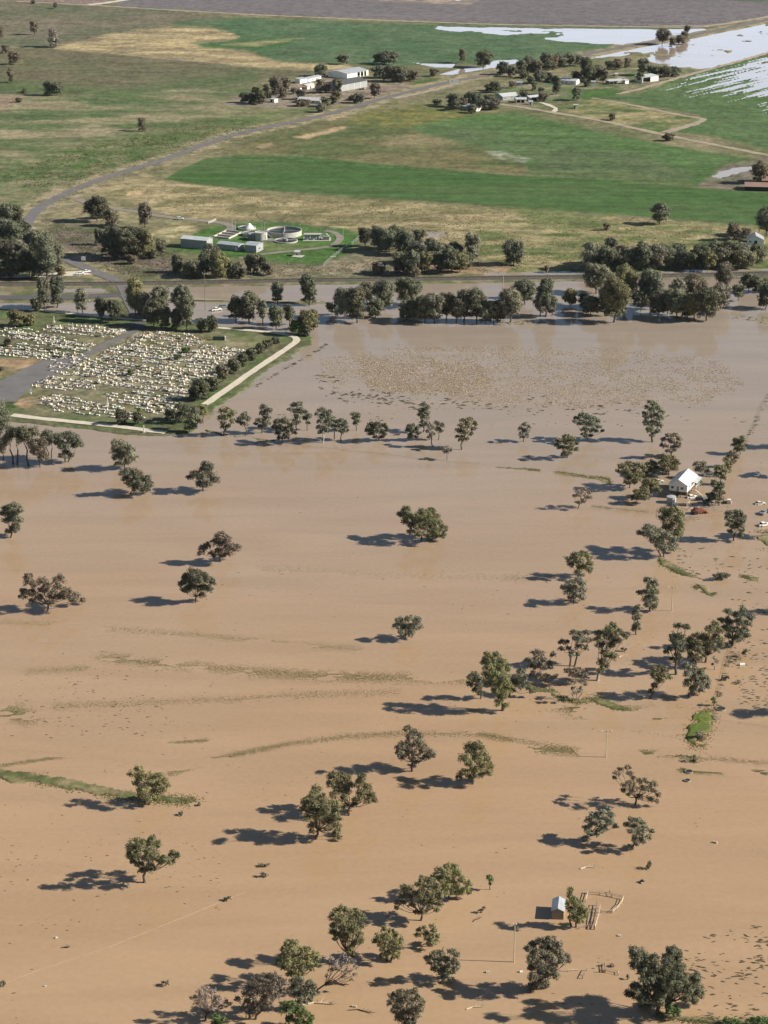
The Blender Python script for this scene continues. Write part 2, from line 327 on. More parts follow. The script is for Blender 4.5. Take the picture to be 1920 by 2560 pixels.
# far green crop with straw fingers
blend(pmask([(430,58),(600,44),(1110,63),(1700,72),(1640,102),(1560,125),(1470,152),(1320,166),(1160,159),(1000,165),(860,161),(700,156),(600,146),(500,128),(430,112)],4), (0.056,0.100,0.045), (0.078,0.116,0.056), 30, 3)
blend(pmask([(130,121),(210,104),(260,88),(340,76),(420,68),(520,68),(575,82),(600,95),(560,106),(500,112),(560,122),(640,132),(650,142),(700,156),(860,162),(900,172),(860,181),(640,170),(560,161),(400,146),(250,131)],4), (0.36,0.285,0.15), (0.19,0.155,0.09), 20, 4, 4, 2.5)
blend(pmask([(480,108),(560,104),(680,96),(760,96),(700,118),(640,128),(560,122),(510,120)],4)*0.9, (0.04,0.092,0.028), None)
blend(pmask([(560,112),(640,104),(760,96),(640,118)],3)*0.6, (0.30,0.25,0.13))
# farm yards
blend(pmask([(560,258),(600,240),(700,222),(760,195),(860,185),(960,205),(1100,222),(1000,246),(900,250),(820,268),(700,272)],5), (0.17,0.145,0.11), (0.22,0.18,0.125), 14, 4)
blend(pmask([(920,222),(1000,210),(1080,215),(1100,226),(1000,245),(900,252),(880,240)],4), (0.15,0.115,0.085), (0.20,0.16,0.12), 8, 4)
blend(pmask([(1080,195),(1180,182),(1260,184),(1290,188),(1180,200)],5), (0.31,0.235,0.15), (0.22,0.19,0.11), 10, 4)
blend(pmask([(1040,200),(1130,196),(1180,205),(1100,218),(1040,212)],4), (0.06,0.10,0.03), None)
blend(pmask([(1290,200),(1380,180),(1480,190),(1620,165),(1760,172),(1700,200),(1600,235),(1500,245),(1340,270),(1180,250),(1200,230)],5), (0.085,0.11,0.045), (0.20,0.17,0.11), 14, 4)
blend(pmask([(1420,228),(1540,222),(1600,232),(1500,246),(1440,250)],3), (0.055,0.105,0.028), None)
# middle fields
blend(pmask([(560,385),(640,350),(760,320),(900,300),(1040,318),(1180,350),(1320,400),(1310,437),(1000,416),(760,393)],4), (0.125,0.112,0.052), (0.075,0.095,0.035), 22, 4, 3, 2.2)
blend(pmask([(860,300),(940,278),(1060,264),(1200,285),(1040,318),(960,324)],5), (0.15,0.14,0.045), (0.09,0.105,0.035), 9, 4)
blend(pmask([(960,345),(1080,330),(1180,355),(1100,372),(980,368)],12)*0.6, (0.22,0.18,0.10))
blend(pmask([(1030,318),(1200,287),(1290,283),(1500,330),(1700,370),(1920,405),(2200,440),(2200,475),(1900,442),(1760,457),(1740,469),(1500,447),(1330,432),(1300,400),(1200,365),(1060,335)],3,False), (0.062,0.115,0.034), (0.074,0.120,0.042), 40)
blend(pmask([(1030,320),(1190,322),(1400,352),(1600,385),(1740,438),(1700,466),(1500,448),(1310,438),(1350,402),(1250,375),(1060,335)],7,False), (0.078,0.106,0.047), (0.068,0.108,0.040), 30)
blend(pmask([(1500,448),(1310,436),(1325,425),(1540,432),(1740,455),(1740,469)],5)*0.6, (0.10,0.125,0.05))
blend(pmask([(413,449),(450,426),(512,398),(600,388),(760,393),(1000,416),(1300,441),(1500,449),(1740,471),(1920,480),(2200,492),(2200,572),(1920,566),(1640,546),(1300,520),(1000,500),(700,480),(500,463)],1.6,False), (0.048,0.098,0.026), (0.062,0.106,0.034), 35, 2.5, 6, 3)
blend(pmask([(1820,410),(1920,395),(2100,400),(2100,480),(1920,480),(1740,470)],4), (0.12,0.115,0.07), (0.15,0.125,0.095), 12, 4)
blend(pmask([(1600,236),(1700,196),(1880,144),(2200,60),(2200,440),(1920,374),(1780,340),(1680,332),(1700,316),(1755,301),(1750,290),(1680,275),(1480,246)],1.6,False), (0.064,0.110,0.038), (0.076,0.116,0.046), 40)
blend(pmask([(1390,271),(1500,247),(1730,290),(1735,300),(1680,318),(1660,336),(1500,301)],3), (0.24,0.20,0.105), (0.075,0.11,0.035), 12, 4, 5, 2)
# lower straw field and weeds
blend(pmask([(330,420),(415,456),(700,486),(1000,506),(1300,526),(1640,551),(1920,572),(2200,578),(2200,600),(1700,590),(1500,610),(1300,600),(1250,640),(1000,590),(900,580),(700,548),(480,552),(380,530),(300,500),(200,480)],4), (0.275,0.225,0.125), (0.15,0.135,0.065), 11, 3.6, 11, 2)
blend(pmask([(1180,560),(1300,545),(1640,560),(1920,574),(2200,580),(2200,690),(1450,692),(1240,692),(1190,650)],10), (0.09,0.12,0.04), (0.24,0.20,0.105), 10, 3.6, 12, 2.2)
blend(pmask([(1280,520),(1400,530),(1500,548),(1440,580),(1330,560)],10)*0.7, (0.07,0.11,0.03))
blend(pmask([(-300,540),(60,520),(130,545),(250,560),(300,620),(420,640),(560,660),(420,705),(330,705),(250,690),(150,700),(-300,700)],6), (0.145,0.118,0.092), (0.085,0.10,0.045), 9, 4, 14)
blend(pmask([(160,505),(260,500),(330,525),(400,560),(260,560),(150,560)],8), (0.25,0.205,0.12), (0.13,0.13,0.065), 8, 4, 15)
blend(pmask([(380,585),(420,560),(480,562),(500,575),(420,605)],5), (0.36,0.30,0.17), (0.15,0.15,0.07), 6, 4, 16)
blend(pmask([(420,628),(470,600),(520,572),(640,553),(740,560),(880,576),(912,590),(860,640),(800,668),(700,658),(560,645)],3), (0.052,0.118,0.024), (0.07,0.122,0.035), 12, 3)
blend(pmask([(640,600),(720,612),(800,615),(720,630),(640,630)],6)*0.6, (0.15,0.155,0.07))
blend(pmask([(560,660),(700,662),(800,668),(870,640),(1000,636),(1180,655),(1240,680),(1240,693),(340,706),(420,690)],5), (0.23,0.19,0.13), (0.13,0.125,0.075), 8, 4, 17)
blend(pmask([(1020,665),(1180,650),(1300,665),(1240,690),(1020,692)],5), (0.27,0.185,0.11), (0.22,0.18,0.12), 10, 3)
for poly in ([(740,345),(790,332),(850,318),(860,322),(800,338),(770,350)], [(640,368),(680,358),(690,364),(660,372)], [(810,296),(860,286),(870,290),(820,302)], [(315,480),(360,478),(355,488),(320,490)]):
    blend(pmask(poly,3), SOIL, (0.30,0.24,0.14), 5)
blend(pmask([(1210,380),(1260,382),(1330,398),(1320,408),(1250,398)],4)*0.75, (0.34,0.34,0.29), (0.15,0.16,0.09), 6, 4)
# the ploughed block
blend(pmask([(350,-60),(290,15),(640,36),(1280,62),(1700,68),(1790,62),(1920,43),(2400,0),(2400,-62)],1.6,False), (0.138,0.122,0.122), (0.120,0.108,0.110), 45, 2, 2, 4)  # bluish distance haze mixed into the soil colours
blend(pmask([(740,-8),(1000,6),(1180,13),(1215,-8)],2)*0.9, (0.30,0.24,0.18), (0.17,0.135,0.11), 10, 4)
blend(pmask([(1680,-8),(1740,0),(1920,5),(2300,12),(2300,-10)],1.5)*0.9, (0.06,0.10,0.04), None)
# flood verge colours inside the flood (banks, islands)
blend(pmask([(-600,748),(340,742),(800,830),(820,845),(500,1100),(-600,1100)],3,False), (0.082,0.112,0.042), (0.125,0.118,0.065), 16, 3)
blend(pmask([(-60,905),(60,900),(110,905),(60,925),(-60,965)],5), (0.30,0.20,0.12), (0.16,0.14,0.08), 9, 3)
blend(pmask([(40,1012),(75,985),(150,985),(180,1000),(110,1008),(60,1022)],5), (0.36,0.24,0.15), (0.20,0.17,0.10), 6, 3)
blend(pmask([(120,815),(560,830),(620,875),(480,990),(400,1050),(100,1025),(60,975),(240,880)],12)*0.8, (0.24,0.20,0.13), (0.12,0.13,0.06), 7, 3)
blend(pmask([(90,960),(150,930),(330,940),(470,960),(430,990),(280,1000),(160,985)],12)*0.6, (0.12,0.12,0.07), (0.21,0.18,0.12), 6, 3)
blend(pmask([(360,840),(520,845),(690,850),(640,880),(560,900),(400,880)],20)*0.6, (0.16,0.15,0.075), (0.25,0.21,0.13), 8, 3)
blend(pmask([(-600,1110),(2600,1110),(2600,2700),(-600,2700)],10,False), (0.105,0.115,0.045), (0.20,0.165,0.085), 5, 5)

_f = np.clip((fbm(WX/2.6, WY/2.6, 51, 3)-0.5)*1.5 + (fbm(WX/22, WY/7, 52, 4)-0.5)*1.1, -.55, .6)[..., None]
tone = tone*(1 + _f*0.62*(1-0.6*np.clip(pmask([(413,449),(512,398),(1300,441),(1920,480),(2200,492),(2200,572),(1300,520),(500,463)],3,False)+pmask([(350,-60),(290,15),(1280,62),(1920,43),(2400,-62)],3,False),0,1))[..., None])
crop = np.clip(sum(pmask(q_, 3, False) for q_ in ([(413,449),(512,398),(600,388),(1000,416),(1300,441),(1920,480),(2200,492),(2200,572),(1300,520),(700,480),(500,463)],
    [(1200,287),(1500,330),(1920,405),(2200,440),(1740,469),(1310,437),(1060,335)], [(1600,236),(1880,144),(2200,60),(2200,440),(1780,340),(1755,301),(1480,246)])), 0, 1)
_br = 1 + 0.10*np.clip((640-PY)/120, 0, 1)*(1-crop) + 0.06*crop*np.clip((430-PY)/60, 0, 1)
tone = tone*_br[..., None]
_rw = (fbm(WX/160, (WY+0.06*WX)/5.0, 63, 4) - 0.5)*1.3 + 0.5*(np.abs(((WY+0.06*WX)/24.0) % 1 - 0.5) < 0.06)
tone = tone*(1 + (crop*_rw*0.30)[..., None])
# --- height: land / water mask in metres
land = np.ones(PX.shape)
def wet(poly, feather=4, amt=1.0, warp=True, thr=None):
    global land
    m = pmask(poly, feather, warp)*amt
    if thr is not None: m = m*thr
    land = np.minimum(land, 1 - 2*m)
def dry(poly, feather=4, warp=True):
    global land
    m = pmask(poly, feather, warp); land = np.maximum(land, 2*m - 1)
wet([(-9500,753),(200,752),(300,749),(338,730),(347,714),(780,710),(1200,705),(1600,700),(2000,693),(12000,690),(12000,5000),(-9500,5000)], 2.5)
dry(CEM, 2.5)
wet([(158,716),(280,714),(292,720),(266,733),(158,738)], 2)
wet([(1205,684),(1300,680),(1480,679),(1480,687),(1320,690),(1205,691)], 2.5)
wet([(1640,678),(1760,676),(1820,676),(1900,672),(1960,674),(1960,680),(1640,686)], 3)
wet([(1020,583),(1050,578),(1112,583),(1120,589),(1090,592),(1040,590)], 2, warp=False)
speck = np.clip((fbm(WX/30, WY/9, 31, 5)-0.40)*9, 0, 1)
wet([(1095,66),(1300,71),(1700,74),(1820,70),(1760,84),(1650,104),(1560,124),(1480,146),(1440,150),(1500,128),(1560,112),(1480,108),(1390,102),(1300,90),(1180,82),(1090,74)], 4, thr=np.clip(speck + np.clip((PX-1350)/120, 0, 1) + np.clip((78-PY)/6, 0, 1), 0, 1))
wet([(1480,146),(1560,126),(1650,106),(1700,96),(1860,70),(2300,-10),(2300,86),(1885,143),(1760,173),(1680,166),(1620,153),(1600,140),(1640,130)], 2.5, thr=np.clip((fbm(WX/20, WY/20, 33, 5)-0.27)*14, 0, 1))
dry([(1806,128),(1825,124),(1833,131),(1815,134)], 2)
_a = G(1700,240); _b = G(1860,203); _d = (_b-_a).normalized(); _al = WX*_d.x + WY*_d.y; _pe = -WX*_d.y + WY*_d.x
stripes = np.clip((0.8*fbm(_al/55, _pe/2.6, 41, 4) + 0.2*fbm(_al/150, _pe/16, 43, 3) - 0.52 + 0.24*np.clip(sdf([(1660,212),(1885,143),(2300,30),(2300,330),(1960,275),(1900,250),(1800,215)], PX, PY)/55, -1, 1))*8, 0, 1)
wet([(1640,215),(1760,178),(1885,143),(2300,30),(2300,400),(1930,330),(1840,300),(1690,240)], 10, thr=stripes)
wet([(1030,156),(1070,160),(1138,160),(1136,168),(1090,168),(1050,162)], 2)
wet([(1098,186),(1150,172),(1200,169),(1240,168),(1180,178),(1130,187)], 1.6, warp=False)
wet([(1215,163),(1235,152),(1290,150),(1300,155),(1270,163),(1240,170),(1215,168)], 2)
wet([(735,-30),(1100,-6),(1150,2),(1180,-30)], 2)
wet([(1780,440),(1810,428),(1880,415),(1900,420),(1860,432),(1800,446)], 2.5, 0.9)
wet([(1705,317),(1745,302),(1750,298),(1757,301),(1740,311),(1712,322)], 1.2, warp=False)
# roads always stand dry
WR = [tuple(G(*p)[:2]) for p in ROAD]
near = (PY < 900) & (PY > -60)
dr = np.full(PX.shape, 1e9); dr[near] = pldist(WR, WX[near], WY[near])
land = np.maximum(land, np.clip((13 - dr + n_mid*8)/4, -1, 1))
verge = np.clip((17 - dr + n_mid*16)/6, 0, 1); blend(verge*(PY < 700), (0.30,0.25,0.155), (0.15,0.14,0.075), 6, 4, 19)
for pl, w in ((HIGHWAY, 12), (HIGHWAY_E, 4), (RAIL, 9)):
    wp = [tuple(G(*p)[:2]) for p in pl]; nr = (PY > 660) & (PY < 800)
    d2 = np.full(PX.shape, 1e9); d2[nr] = pldist(wp, WX[nr], WY[nr])
    k = np.clip((w - d2 + n_mid*5)/3, -1, 1); land = np.maximum(land, k)
    blend(np.clip((w+4-d2)/3, 0, 1), (0.20,0.17,0.11), (0.10,0.115,0.05), 6, 4, 21)
# grass islands standing out of the flood: (centre line px, half width px at each point)
ISL = [([(-40,1925),(0,1935),(60,1940),(150,1962),(240,1980),(320,1992),(380,1997),(440,2000),(490,2003)], [12,13,14,15,12,9,8,6,1]),
       ([(1650,1400),(1680,1420),(1705,1435),(1735,1446)], [5,8,8,3]), ([(1740,1466),(1758,1474),(1785,1486)], [3,8,2]),
       ([(1772,1778),(1755,1810),(1740,1840),(1745,1862)], [3,20,20,6]), ([(1695,1893),(1720,1897),(1742,1903)], [2,6,4]),
       ([(1855,1440),(1872,1445),(1895,1450)], [2,7,2]), ([(1900,1345),(1920,1350),(1960,1350)], [4,14,20]),
       ([(1392,1180),(1440,1188),(1490,1194),(1522,1198)], [2,3,3,4]), ([(1515,1200),(1524,1206)], [3,4]),
       ([(1390,1740),(1440,1756),(1480,1748),(1520,1760),(1560,1775),(1590,1778)], [2,5,5,9,8,3]),
       ([(1290,1705),(1340,1722),(1390,1730)], [3,7,3]), ([(1240,1168),(1300,1172),(1350,1176)], [1,2,1]),
       ([(1640,2535),(1700,2545),(1780,2556),(1860,2560),(1960,2552)], [5,6,5,10,14]), ([(1675,1368),(1700,1378)], [5,3]),
       ([(940,803),(1010,806),(1100,806)], [1.5,2.5,1.5]), ([(1200,802),(1260,806),(1340,804)], [2,3,1]),
       ([(1820,792),(1880,798),(1960,798)], [1,2,2]), ([(520,1078),(620,1090),(700,1106)], [3,2,1]), ([(330,765),(350,790),(370,803)],[14,14,8])]
for pl, wd in ISL:
    p = np.array(pl); b = (PX > p[:,0].min()-40) & (PX < p[:,0].max()+40) & (PY > p[:,1].min()-40) & (PY < p[:,1].max()+40)
    X = (PX + n_mid*34 + n_fine*30)[b]; Y = (PY + n_mid2*20 + n_fine*20)[b]; best = np.full(X.shape, -1e9)
    for i in range(len(pl)-1):
        a = p[i]; e = p[i+1]-a; wx = X-a[0]; wy = Y-a[1]; t = np.clip((wx*e[0]+wy*e[1])/(e@e), 0, 1)
        best = np.maximum(best, wd[i]*(1-t)+wd[i+1]*t - np.sqrt((wx-e[0]*t)**2 + (wy-e[1]*t)**2))
    land[b] = np.maximum(land[b], np.clip(best/2.5, -1, 0.6))
WZ = np.where(land > 0, 0.42*land, 0.9*land) + n_fine*0.06
lawn = pmask([(1735,1775),(1775,1775),(1765,1830),(1740,1868),(1700,1840)], 8); blend(lawn, (0.12,0.155,0.03), (0.09,0.13,0.03), 4)
ny, nx = PX.shape; idx = np.arange(ny*nx).reshape(ny, nx)
quads = np.stack([idx[1:,:-1].ravel(), idx[1:,1:].ravel(), idx[:-1,1:].ravel(), idx[:-1,:-1].ravel()], 1)
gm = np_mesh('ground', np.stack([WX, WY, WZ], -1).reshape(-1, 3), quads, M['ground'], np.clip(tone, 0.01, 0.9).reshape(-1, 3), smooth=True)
tag(link('ground', gm), kind='structure')
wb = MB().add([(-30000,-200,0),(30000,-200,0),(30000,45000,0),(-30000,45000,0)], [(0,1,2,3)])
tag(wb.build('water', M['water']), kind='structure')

def smooth_line(pts, step=6.0):
    P = [Vector(p) for p in pts]; out = []
    for i in range(len(P)-1):
        p0 = P[max(i-1,0)]; p1 = P[i]; p2 = P[i+1]; p3 = P[min(i+2,len(P)-1)]
        n = max(2, int((p2-p1).length/step))
        for k in range(n):
            t = k/n; out.append(0.5*((2*p1) + (p2-p0)*t + (2*p0-5*p1+4*p2-p3)*t*t + (3*p1-p0-3*p2+p3)*t**3))
    out.append(P[-1]); return out
def ribbon(name, pl, width, z, material, jit=0.25, seed=0, kind='structure'):
    rnd = random.Random(seed); L_ = smooth_line([G(*p) for p in pl], 5.0); vs = []; fs = []
    for i, p in enumerate(L_):
        d = (L_[min(i+1,len(L_)-1)] - L_[max(i-1,0)]).normalized(); n = Vector((-d.y, d.x, 0))
        w = width(i/len(L_)) if callable(width) else width
        for s_ in (1, -1):
            q = p + n*s_*(w/2 + rnd.uniform(-jit, jit)); vs.append((q.x, q.y, z))
        if i: fs.append((2*i-2, 2*i-1, 2*i+1, 2*i))
    me = bpy.data.meshes.new(name); me.from_pydata(vs, [], fs); me.materials.append(material); o = link(name, me)
    tag(o, kind=kind); return o
ribbon('road', ROAD, 8.0, 0.60, M['asphalt'], 0.2, 1)
ribbon('road', HIGHWAY, 9.5, 0.57, M['asphalt_dark'], 0.2, 2)
ribbon('road', HIGHWAY_E, lambda t: 5-3*t, 0.54, M['dirt'], 0.8, 2)
ribbon('path', LEVEE_N, 3.2, 0.60, M['gravel'], 0.25, 3)
ribbon('path', LEVEE_E, lambda t: 3.4+0.8*t, 0.60, M['gravel'], 0.25, 4)
ribbon('path', LEVEE_S, 4.2, 0.60, M['gravel'], 0.3, 5)
ribbon('path', TRACK_R, 6.5, 0.58, M['dirt'], 0.8, 6)
ribbon('path', PLANT_DR, 6.0, 0.58, M['dirt_grey'], 0.5, 7)
ribbon('path', PLANT_RING, 4.5, 0.58, M['dirt_grey'], 0.4, 8)
ribbon('path', [(-200,693),(0,692),(120,690),(170,686),(240,683)], lambda t: 5+7*t, 0.56, M['gravel'], 1.0, 9)
ribbon('path', [(222,13),(245,11),(300,3),(350,-8)], 10, 0.58, M['gravel'], 1.5, 10)
ribbon('path', [(40,4),(222,14),(640,38),(1100,57),(1280,63),(1700,69),(1790,63),(1930,42)], 7, 0.56, M['dirt'], 1.5, 11)
ribbon('path', [(1545,237),(1620,218),(1760,178),(1885,144),(1960,120)], 6, 0.6, M['dirt'], 1.2, 12)
ribbon('path', [(1480,246),(1600,268),(1700,289),(1750,297),(1757,302),(1735,312),(1690,325),(1664,333)], lambda t: 3+5*t, 0.57, M['dirt'], 1.0, 13)
ribbon('path', [(985,247),(1060,232),(1100,222),(1130,214),(1160,210)], lambda t: 7-3*t, 0.57, M['dirt'], 1.2, 14)
ribbon('path', [(560,262),(640,262),(720,262),(800,262)], 9, 0.55, M['dirt_grey'], 2, 15)
ribbon('path', [(130,123),(260,133),(400,147),(560,160),(660,166)], 2.5, 0.55, M['dirt'], 0.6, 16)
ribbon('path', [(1380,283),(1388,278),(1386,270),(1352,258)], 4, 0.57, M['gravel'], 0.8, 17)
ribbon('path', [(1620,64),(1790,64),(1930,40)], 5, 0.6, M['dirt'], 0.8, 18)
# cemetery drive
def sheet(name, poly, z, material):
    vs = [(*G(*p)[:2], z) for p in poly]; me = bpy.data.meshes.new(name); me.from_pydata(vs, [], [tuple(range(len(vs)))]); me.materials.append(material)
    return tag(link(name, me), kind='structure')
sheet('road', DRIVE, 0.62, M['asphalt'])
sheet('pavement', [(300,815),(345,806),(372,808),(352,829),(343,822)], 0.58, M['asphalt_dark'])
for pts, w in (([(190,935),(250,899),(310,862),(345,833)], 0.5),):
    ribbon('path', pts, w, 0.65, M['concrete'], 0.05, 20)
# railway: a ballast bank with sleepers and two rails
rl = smooth_line([G(*p) for p in RAIL], 12.0)
def swept(prof, line):
    vs = []; fs = []; n = len(prof)
    for i, p in enumerate(line):
        d = (line[min(i+1,len(line)-1)] - line[max(i-1,0)]).normalized(); nn = Vector((d.y, -d.x, 0))
        vs += [(p + nn*a + Vector((0,0,b)))[:] for a, b in prof]
        if i: fs += [((i-1)*n+k, (i-1)*n+(k+1)%n, i*n+(k+1)%n, i*n+k) for k in range(n)]
    return MB().add(vs, fs)
rw = empty('railway', rl[0]); tag(rw, 'straight single track railway line on dark ballast between flood and fields', 'railway')
def rebase(o, root): o.parent = root; o.matrix_parent_inverse = root.matrix_world.inverted()
bpy.context.view_layer.update()
for nm, ob in (('ballast', swept([(-4.4,0.1),(-2.3,1.25),(2.3,1.25),(4.4,0.1)], rl).build('ballast', M['ballast'])),
               ('rail', swept([(-0.80,1.27),(-0.80,1.50),(-0.70,1.50),(-0.70,1.27)], rl).build('rail', M['steel'])),
               ('rail', swept([(0.70,1.27),(0.70,1.50),(0.80,1.50),(0.80,1.27)], rl).build('rail', M['steel']))):
    rebase(ob, rw)
sl = MB()
for i in range(0, len(rl)-1):
    a = rl[i]; b = rl[i+1]; d = b-a; nseg = 4
    if abs(a.x) > 320: continue
    ang = math.atan2(d.y, d.x)
    for k in range(nseg):
        c = a + d*(k/nseg); ca, sa = math.cos(ang), math.sin(ang)
        pts = [(c.x + ca*u - sa*w, c.y + sa*u + ca*w) for u, w in ((-.15,-1.2),(.15,-1.2),(.15,1.2),(-.15,1.2))]
        sl.add([(x,y,1.262) for x,y in pts] + [(x,y,1.36) for x,y in pts], [(4,5,6,7),(0,1,5,4),(1,2,6,5),(2,3,7,6),(3,0,4,7)])
o = sl.build('sleeper', M['wood']); o['kind'] = 'stuff'; rebase(o, rw)
# ------------------------------------------------------------------ TREES
TINT = {'o': (0.170,0.158,0.078), 'g': (0.146,0.150,0.096), 'k': (0.205,0.198,0.135), 'b': (0.172,0.143,0.098), 'd': (0.112,0.112,0.066),
        'y': (0.205,0.198,0.090), 'v': (0.105,0.150,0.050), 'w': (0.27,0.23,0.19)}
def make_tree(name, base, lobes, tint, label, group=None, dens=1.0, trunk='bark', seed=None, cat='tree', stems=1, z0=-0.4, lean=None):
    bx, by = base; s, sn, cs = local_scale(by)
    rnd = random.Random(seed if seed is not None else int(bx*7+by*13)); rg = np.random.RandomState(rnd.randint(0, 10**6))
    P = G(bx, by); root = empty(name, (P.x, P.y, 0.0)); tag(root, label, cat, group)
    leaf = max(0.34, min(1.25/(s*0.4), 0.85)); V = []; C = []; cen = []
    col0 = 1.12*np.array(TINT[tint]) * rg.uniform(0.96, 1.04, 3)*rg.uniform(0.88, 1.12)
    allx = [l[0] for l in lobes]; W = (max(allx)-min(allx)+20)/s
    ytop = min(l[1]-l[3] for l in lobes); ybot = max(l[1]+l[3] for l in lobes)
    if (by - ybot) > 0.16*(by-ytop) and len(lobes) > 5:      # a skirt of lower foliage
        mx0 = sum(l[0] for l in lobes)/len(lobes); k0 = sum(l[2] for l in lobes)/len(lobes); k1 = sum(l[3] for l in lobes)/len(lobes)
        lobes = list(lobes) + [(mx0*0.6+bx*0.4 - k0*0.9, ybot+0.1*(by-ybot), k0*0.75, k1*0.7), (mx0*0.6+bx*0.4 + k0*0.8, ybot, k0*0.7, k1*0.7)]
    big = 1.12 if dens > 1.2 else 1.0
    for (lx, ly, rx, ry) in lobes:
        rx *= big; ry *= big
        a = rx/s*1.15; c = ry/(s*0.96)*1.18; b = (a*0.7+c*0.5)
        d = rnd.uniform(-0.28, 0.28)*W if len(lobes) > 2 else 0
        x = (lx-bx)/s; z = ((by-ly)/s - d*sn)/cs; z = max(z, c*0.72)
        cen.append((Vector((x, d, z)), a, b, c))
        nsub = max(9, int(27*dens)); rm = (a*b*c)**(1/3)
        for k in range(nsub):
            u = rg.normal(size=3); u /= np.linalg.norm(u)+1e-9
            if u[2] < -0.35: u[2] *= -0.6
            sc_ = None; rs = rm*rg.uniform(0.20, 0.42); q_ = rg.uniform(0.40, 1.02)
            nl = int(max(5, 13.5*dens*rs*rs/(leaf*leaf)))
            sc_ = np.array([x + u[0]*a*q_, d + u[1]*b*q_, z + u[2]*c*q_]); nrm = rg.normal(size=(nl,3)); nrm /= np.linalg.norm(nrm, axis=1)[:,None]+1e-9
            rad = rs*rg.uniform(0.35, 1.35, nl)**0.8
            pos = sc_ + nrm*rad[:,None]*np.array([1.1,1.1,1.0]); pos[:,2] = np.maximum(pos[:,2], 0.25)
            nn = nrm*1.0 + u*0.7 + rg.normal(size=(nl,3))*0.55; nn /= np.linalg.norm(nn, axis=1)[:,None]
            t1 = np.cross(nn, rg.normal(size=(nl,3))); t1 /= np.linalg.norm(t1, axis=1)[:,None]+1e-9; t2 = np.cross(nn, t1)
            h1 = leaf*rg.uniform(0.35, 0.75, nl)[:,None]; h2 = leaf*rg.uniform(0.25, 0.55, nl)[:,None]
            V.append(np.stack([pos - t1*h1, pos - t2*h2, pos + t1*h1, pos + t2*h2], 1).reshape(-1,3))
            cc = col0*rg.uniform(0.7, 1.35)*(rg.uniform(0.75, 1.25, nl)[:,None]); C.append(np.repeat(cc, 4, 0))
    V = np.concatenate(V); C = np.concatenate(C)
    me = np_mesh('crown', V, np.arange(len(V)).reshape(-1,4), M['leaf'], C); link('crown', me, root)
    # trunk, then a limb to every foliage clump
    H = max(c[0].z for c in cen); lowest = min(c[0].z - c[3] for c in cen); mx_ = sum(c[0].x for c in cen)/len(cen)
    tb = MB(); r0 = max(0.13, 0.026*H); forkz = max(0.20*H, min(lowest*0.9 + 0.08*H, 0.45*H))
    for st in range(stems):
        off = (st - (stems-1)/2)*r0*5; fork = Vector((mx_*0.3 + off*1.8, rnd.uniform(-.3,.3), forkz)); mid = Vector((off + mx_*0.05 + rnd.uniform(-.12,.12)*forkz, 0, forkz*0.5))
        tb.tube([(off*0.7,0,z0), (off,0,0.3), mid, fork], [r0*1.25, r0*1.05, r0*0.9, r0*0.8], 7)
        for i, (c, a, b, cc) in enumerate(cen):
            if i % stems != st: continue
            m1 = fork.lerp(c, 0.45) + Vector((0,0,-0.06*H)) + Vector((rnd.uniform(-.4,.4), rnd.uniform(-.4,.4), 0)); rr = r0*rnd.uniform(0.3, 0.48)
            tb.tube([fork - Vector((0,0,r0*0.3)), m1, c + Vector((0,0,-0.1*cc))], [rr, rr*0.62, rr*0.25], 5, False)
            for q in range(2):
                e = c + Vector((rnd.uniform(-.8,.8)*a, rnd.uniform(-.8,.8)*b, rnd.uniform(0.0,.8)*cc)); tb.tube([m1.lerp(c,0.5), e], [rr*0.35, rr*0.12], 4, False)
    tb.build('trunk', M[trunk], root)
    return root

T = make_tree
# left edge and the flats below the cemetery
T('gum_tree',(-8,1130),[(-8,1035,26,26),(12,1045,14,20),(8,1068,18,18),(-12,1075,20,20)],'g','tall grey-green gum cut off by the left edge just below the cemetery path','flooded trees left',seed=1)
T('gum_tree',(9,1150),[(8,1112,16,16),(20,1100,12,10),(2,1128,12,12)],'b','small brown-tinged gum at the left edge in the flood below the cemetery','flooded trees left')
T('gum_tree',(38,1160),[(34,1082,14,12),(44,1090,14,13),(28,1094,12,10)],'g','slim two-stemmed gum with small high crown in the flooded grove at left','flooded trees left',stems=2)
T('gum_tree',(71,1164),[(58,1083,16,12),(70,1088,18,15),(86,1085,16,14),(62,1100,16,13)],'d','darkest gum in the middle of the flooded grove below the cemetery','flooded trees left')
T('gum_tree',(100,1168),[(88,1110,16,13),(106,1108,14,13),(98,1128,20,15),(104,1145,13,12)],'b','brown low-branched gum in the front of the grove below the cemetery','flooded trees left')
T('gum_tree',(125,1146),[(122,1090,16,12),(132,1098,14,12),(116,1102,13,11)],'g','bare-trunked gum behind the brown one, second from the right of the grove','flooded trees left',stems=2)
T('gum_tree',(167,1155),[(152,1095,14,11),(172,1092,14,12),(188,1100,15,12),(200,1110,9,10),(150,1110,12,10),(168,1118,16,12),(188,1115,12,10),(165,1132,9,8)],'g','spreading gum on a V-shaped trunk, rightmost of the grove below the cemetery','flooded trees left',stems=2)
T('gum_tree',(312,1173),[(298,1112,16,11),(315,1118,13,11),(290,1128,13,11),(310,1132,17,13),(330,1130,13,13),(298,1146,14,11),(335,1145,9,11),(322,1150,14,11),(294,1160,9,7),(312,1158,11,9)],'k','tall bushy gum just above a second one, right of the flooded grove','lone flooded gums')
T('gum_tree',(327,1237),[(318,1183,15,11),(338,1186,16,12),(316,1198,12,10),(345,1198,17,13),(365,1198,12,12),(328,1210,13,10),(352,1214,15,12),(375,1213,12,11),(362,1225,12,8),(340,1222,9,8)],'g','wide gum with open branches directly below another tall gum, left side','lone flooded gums')
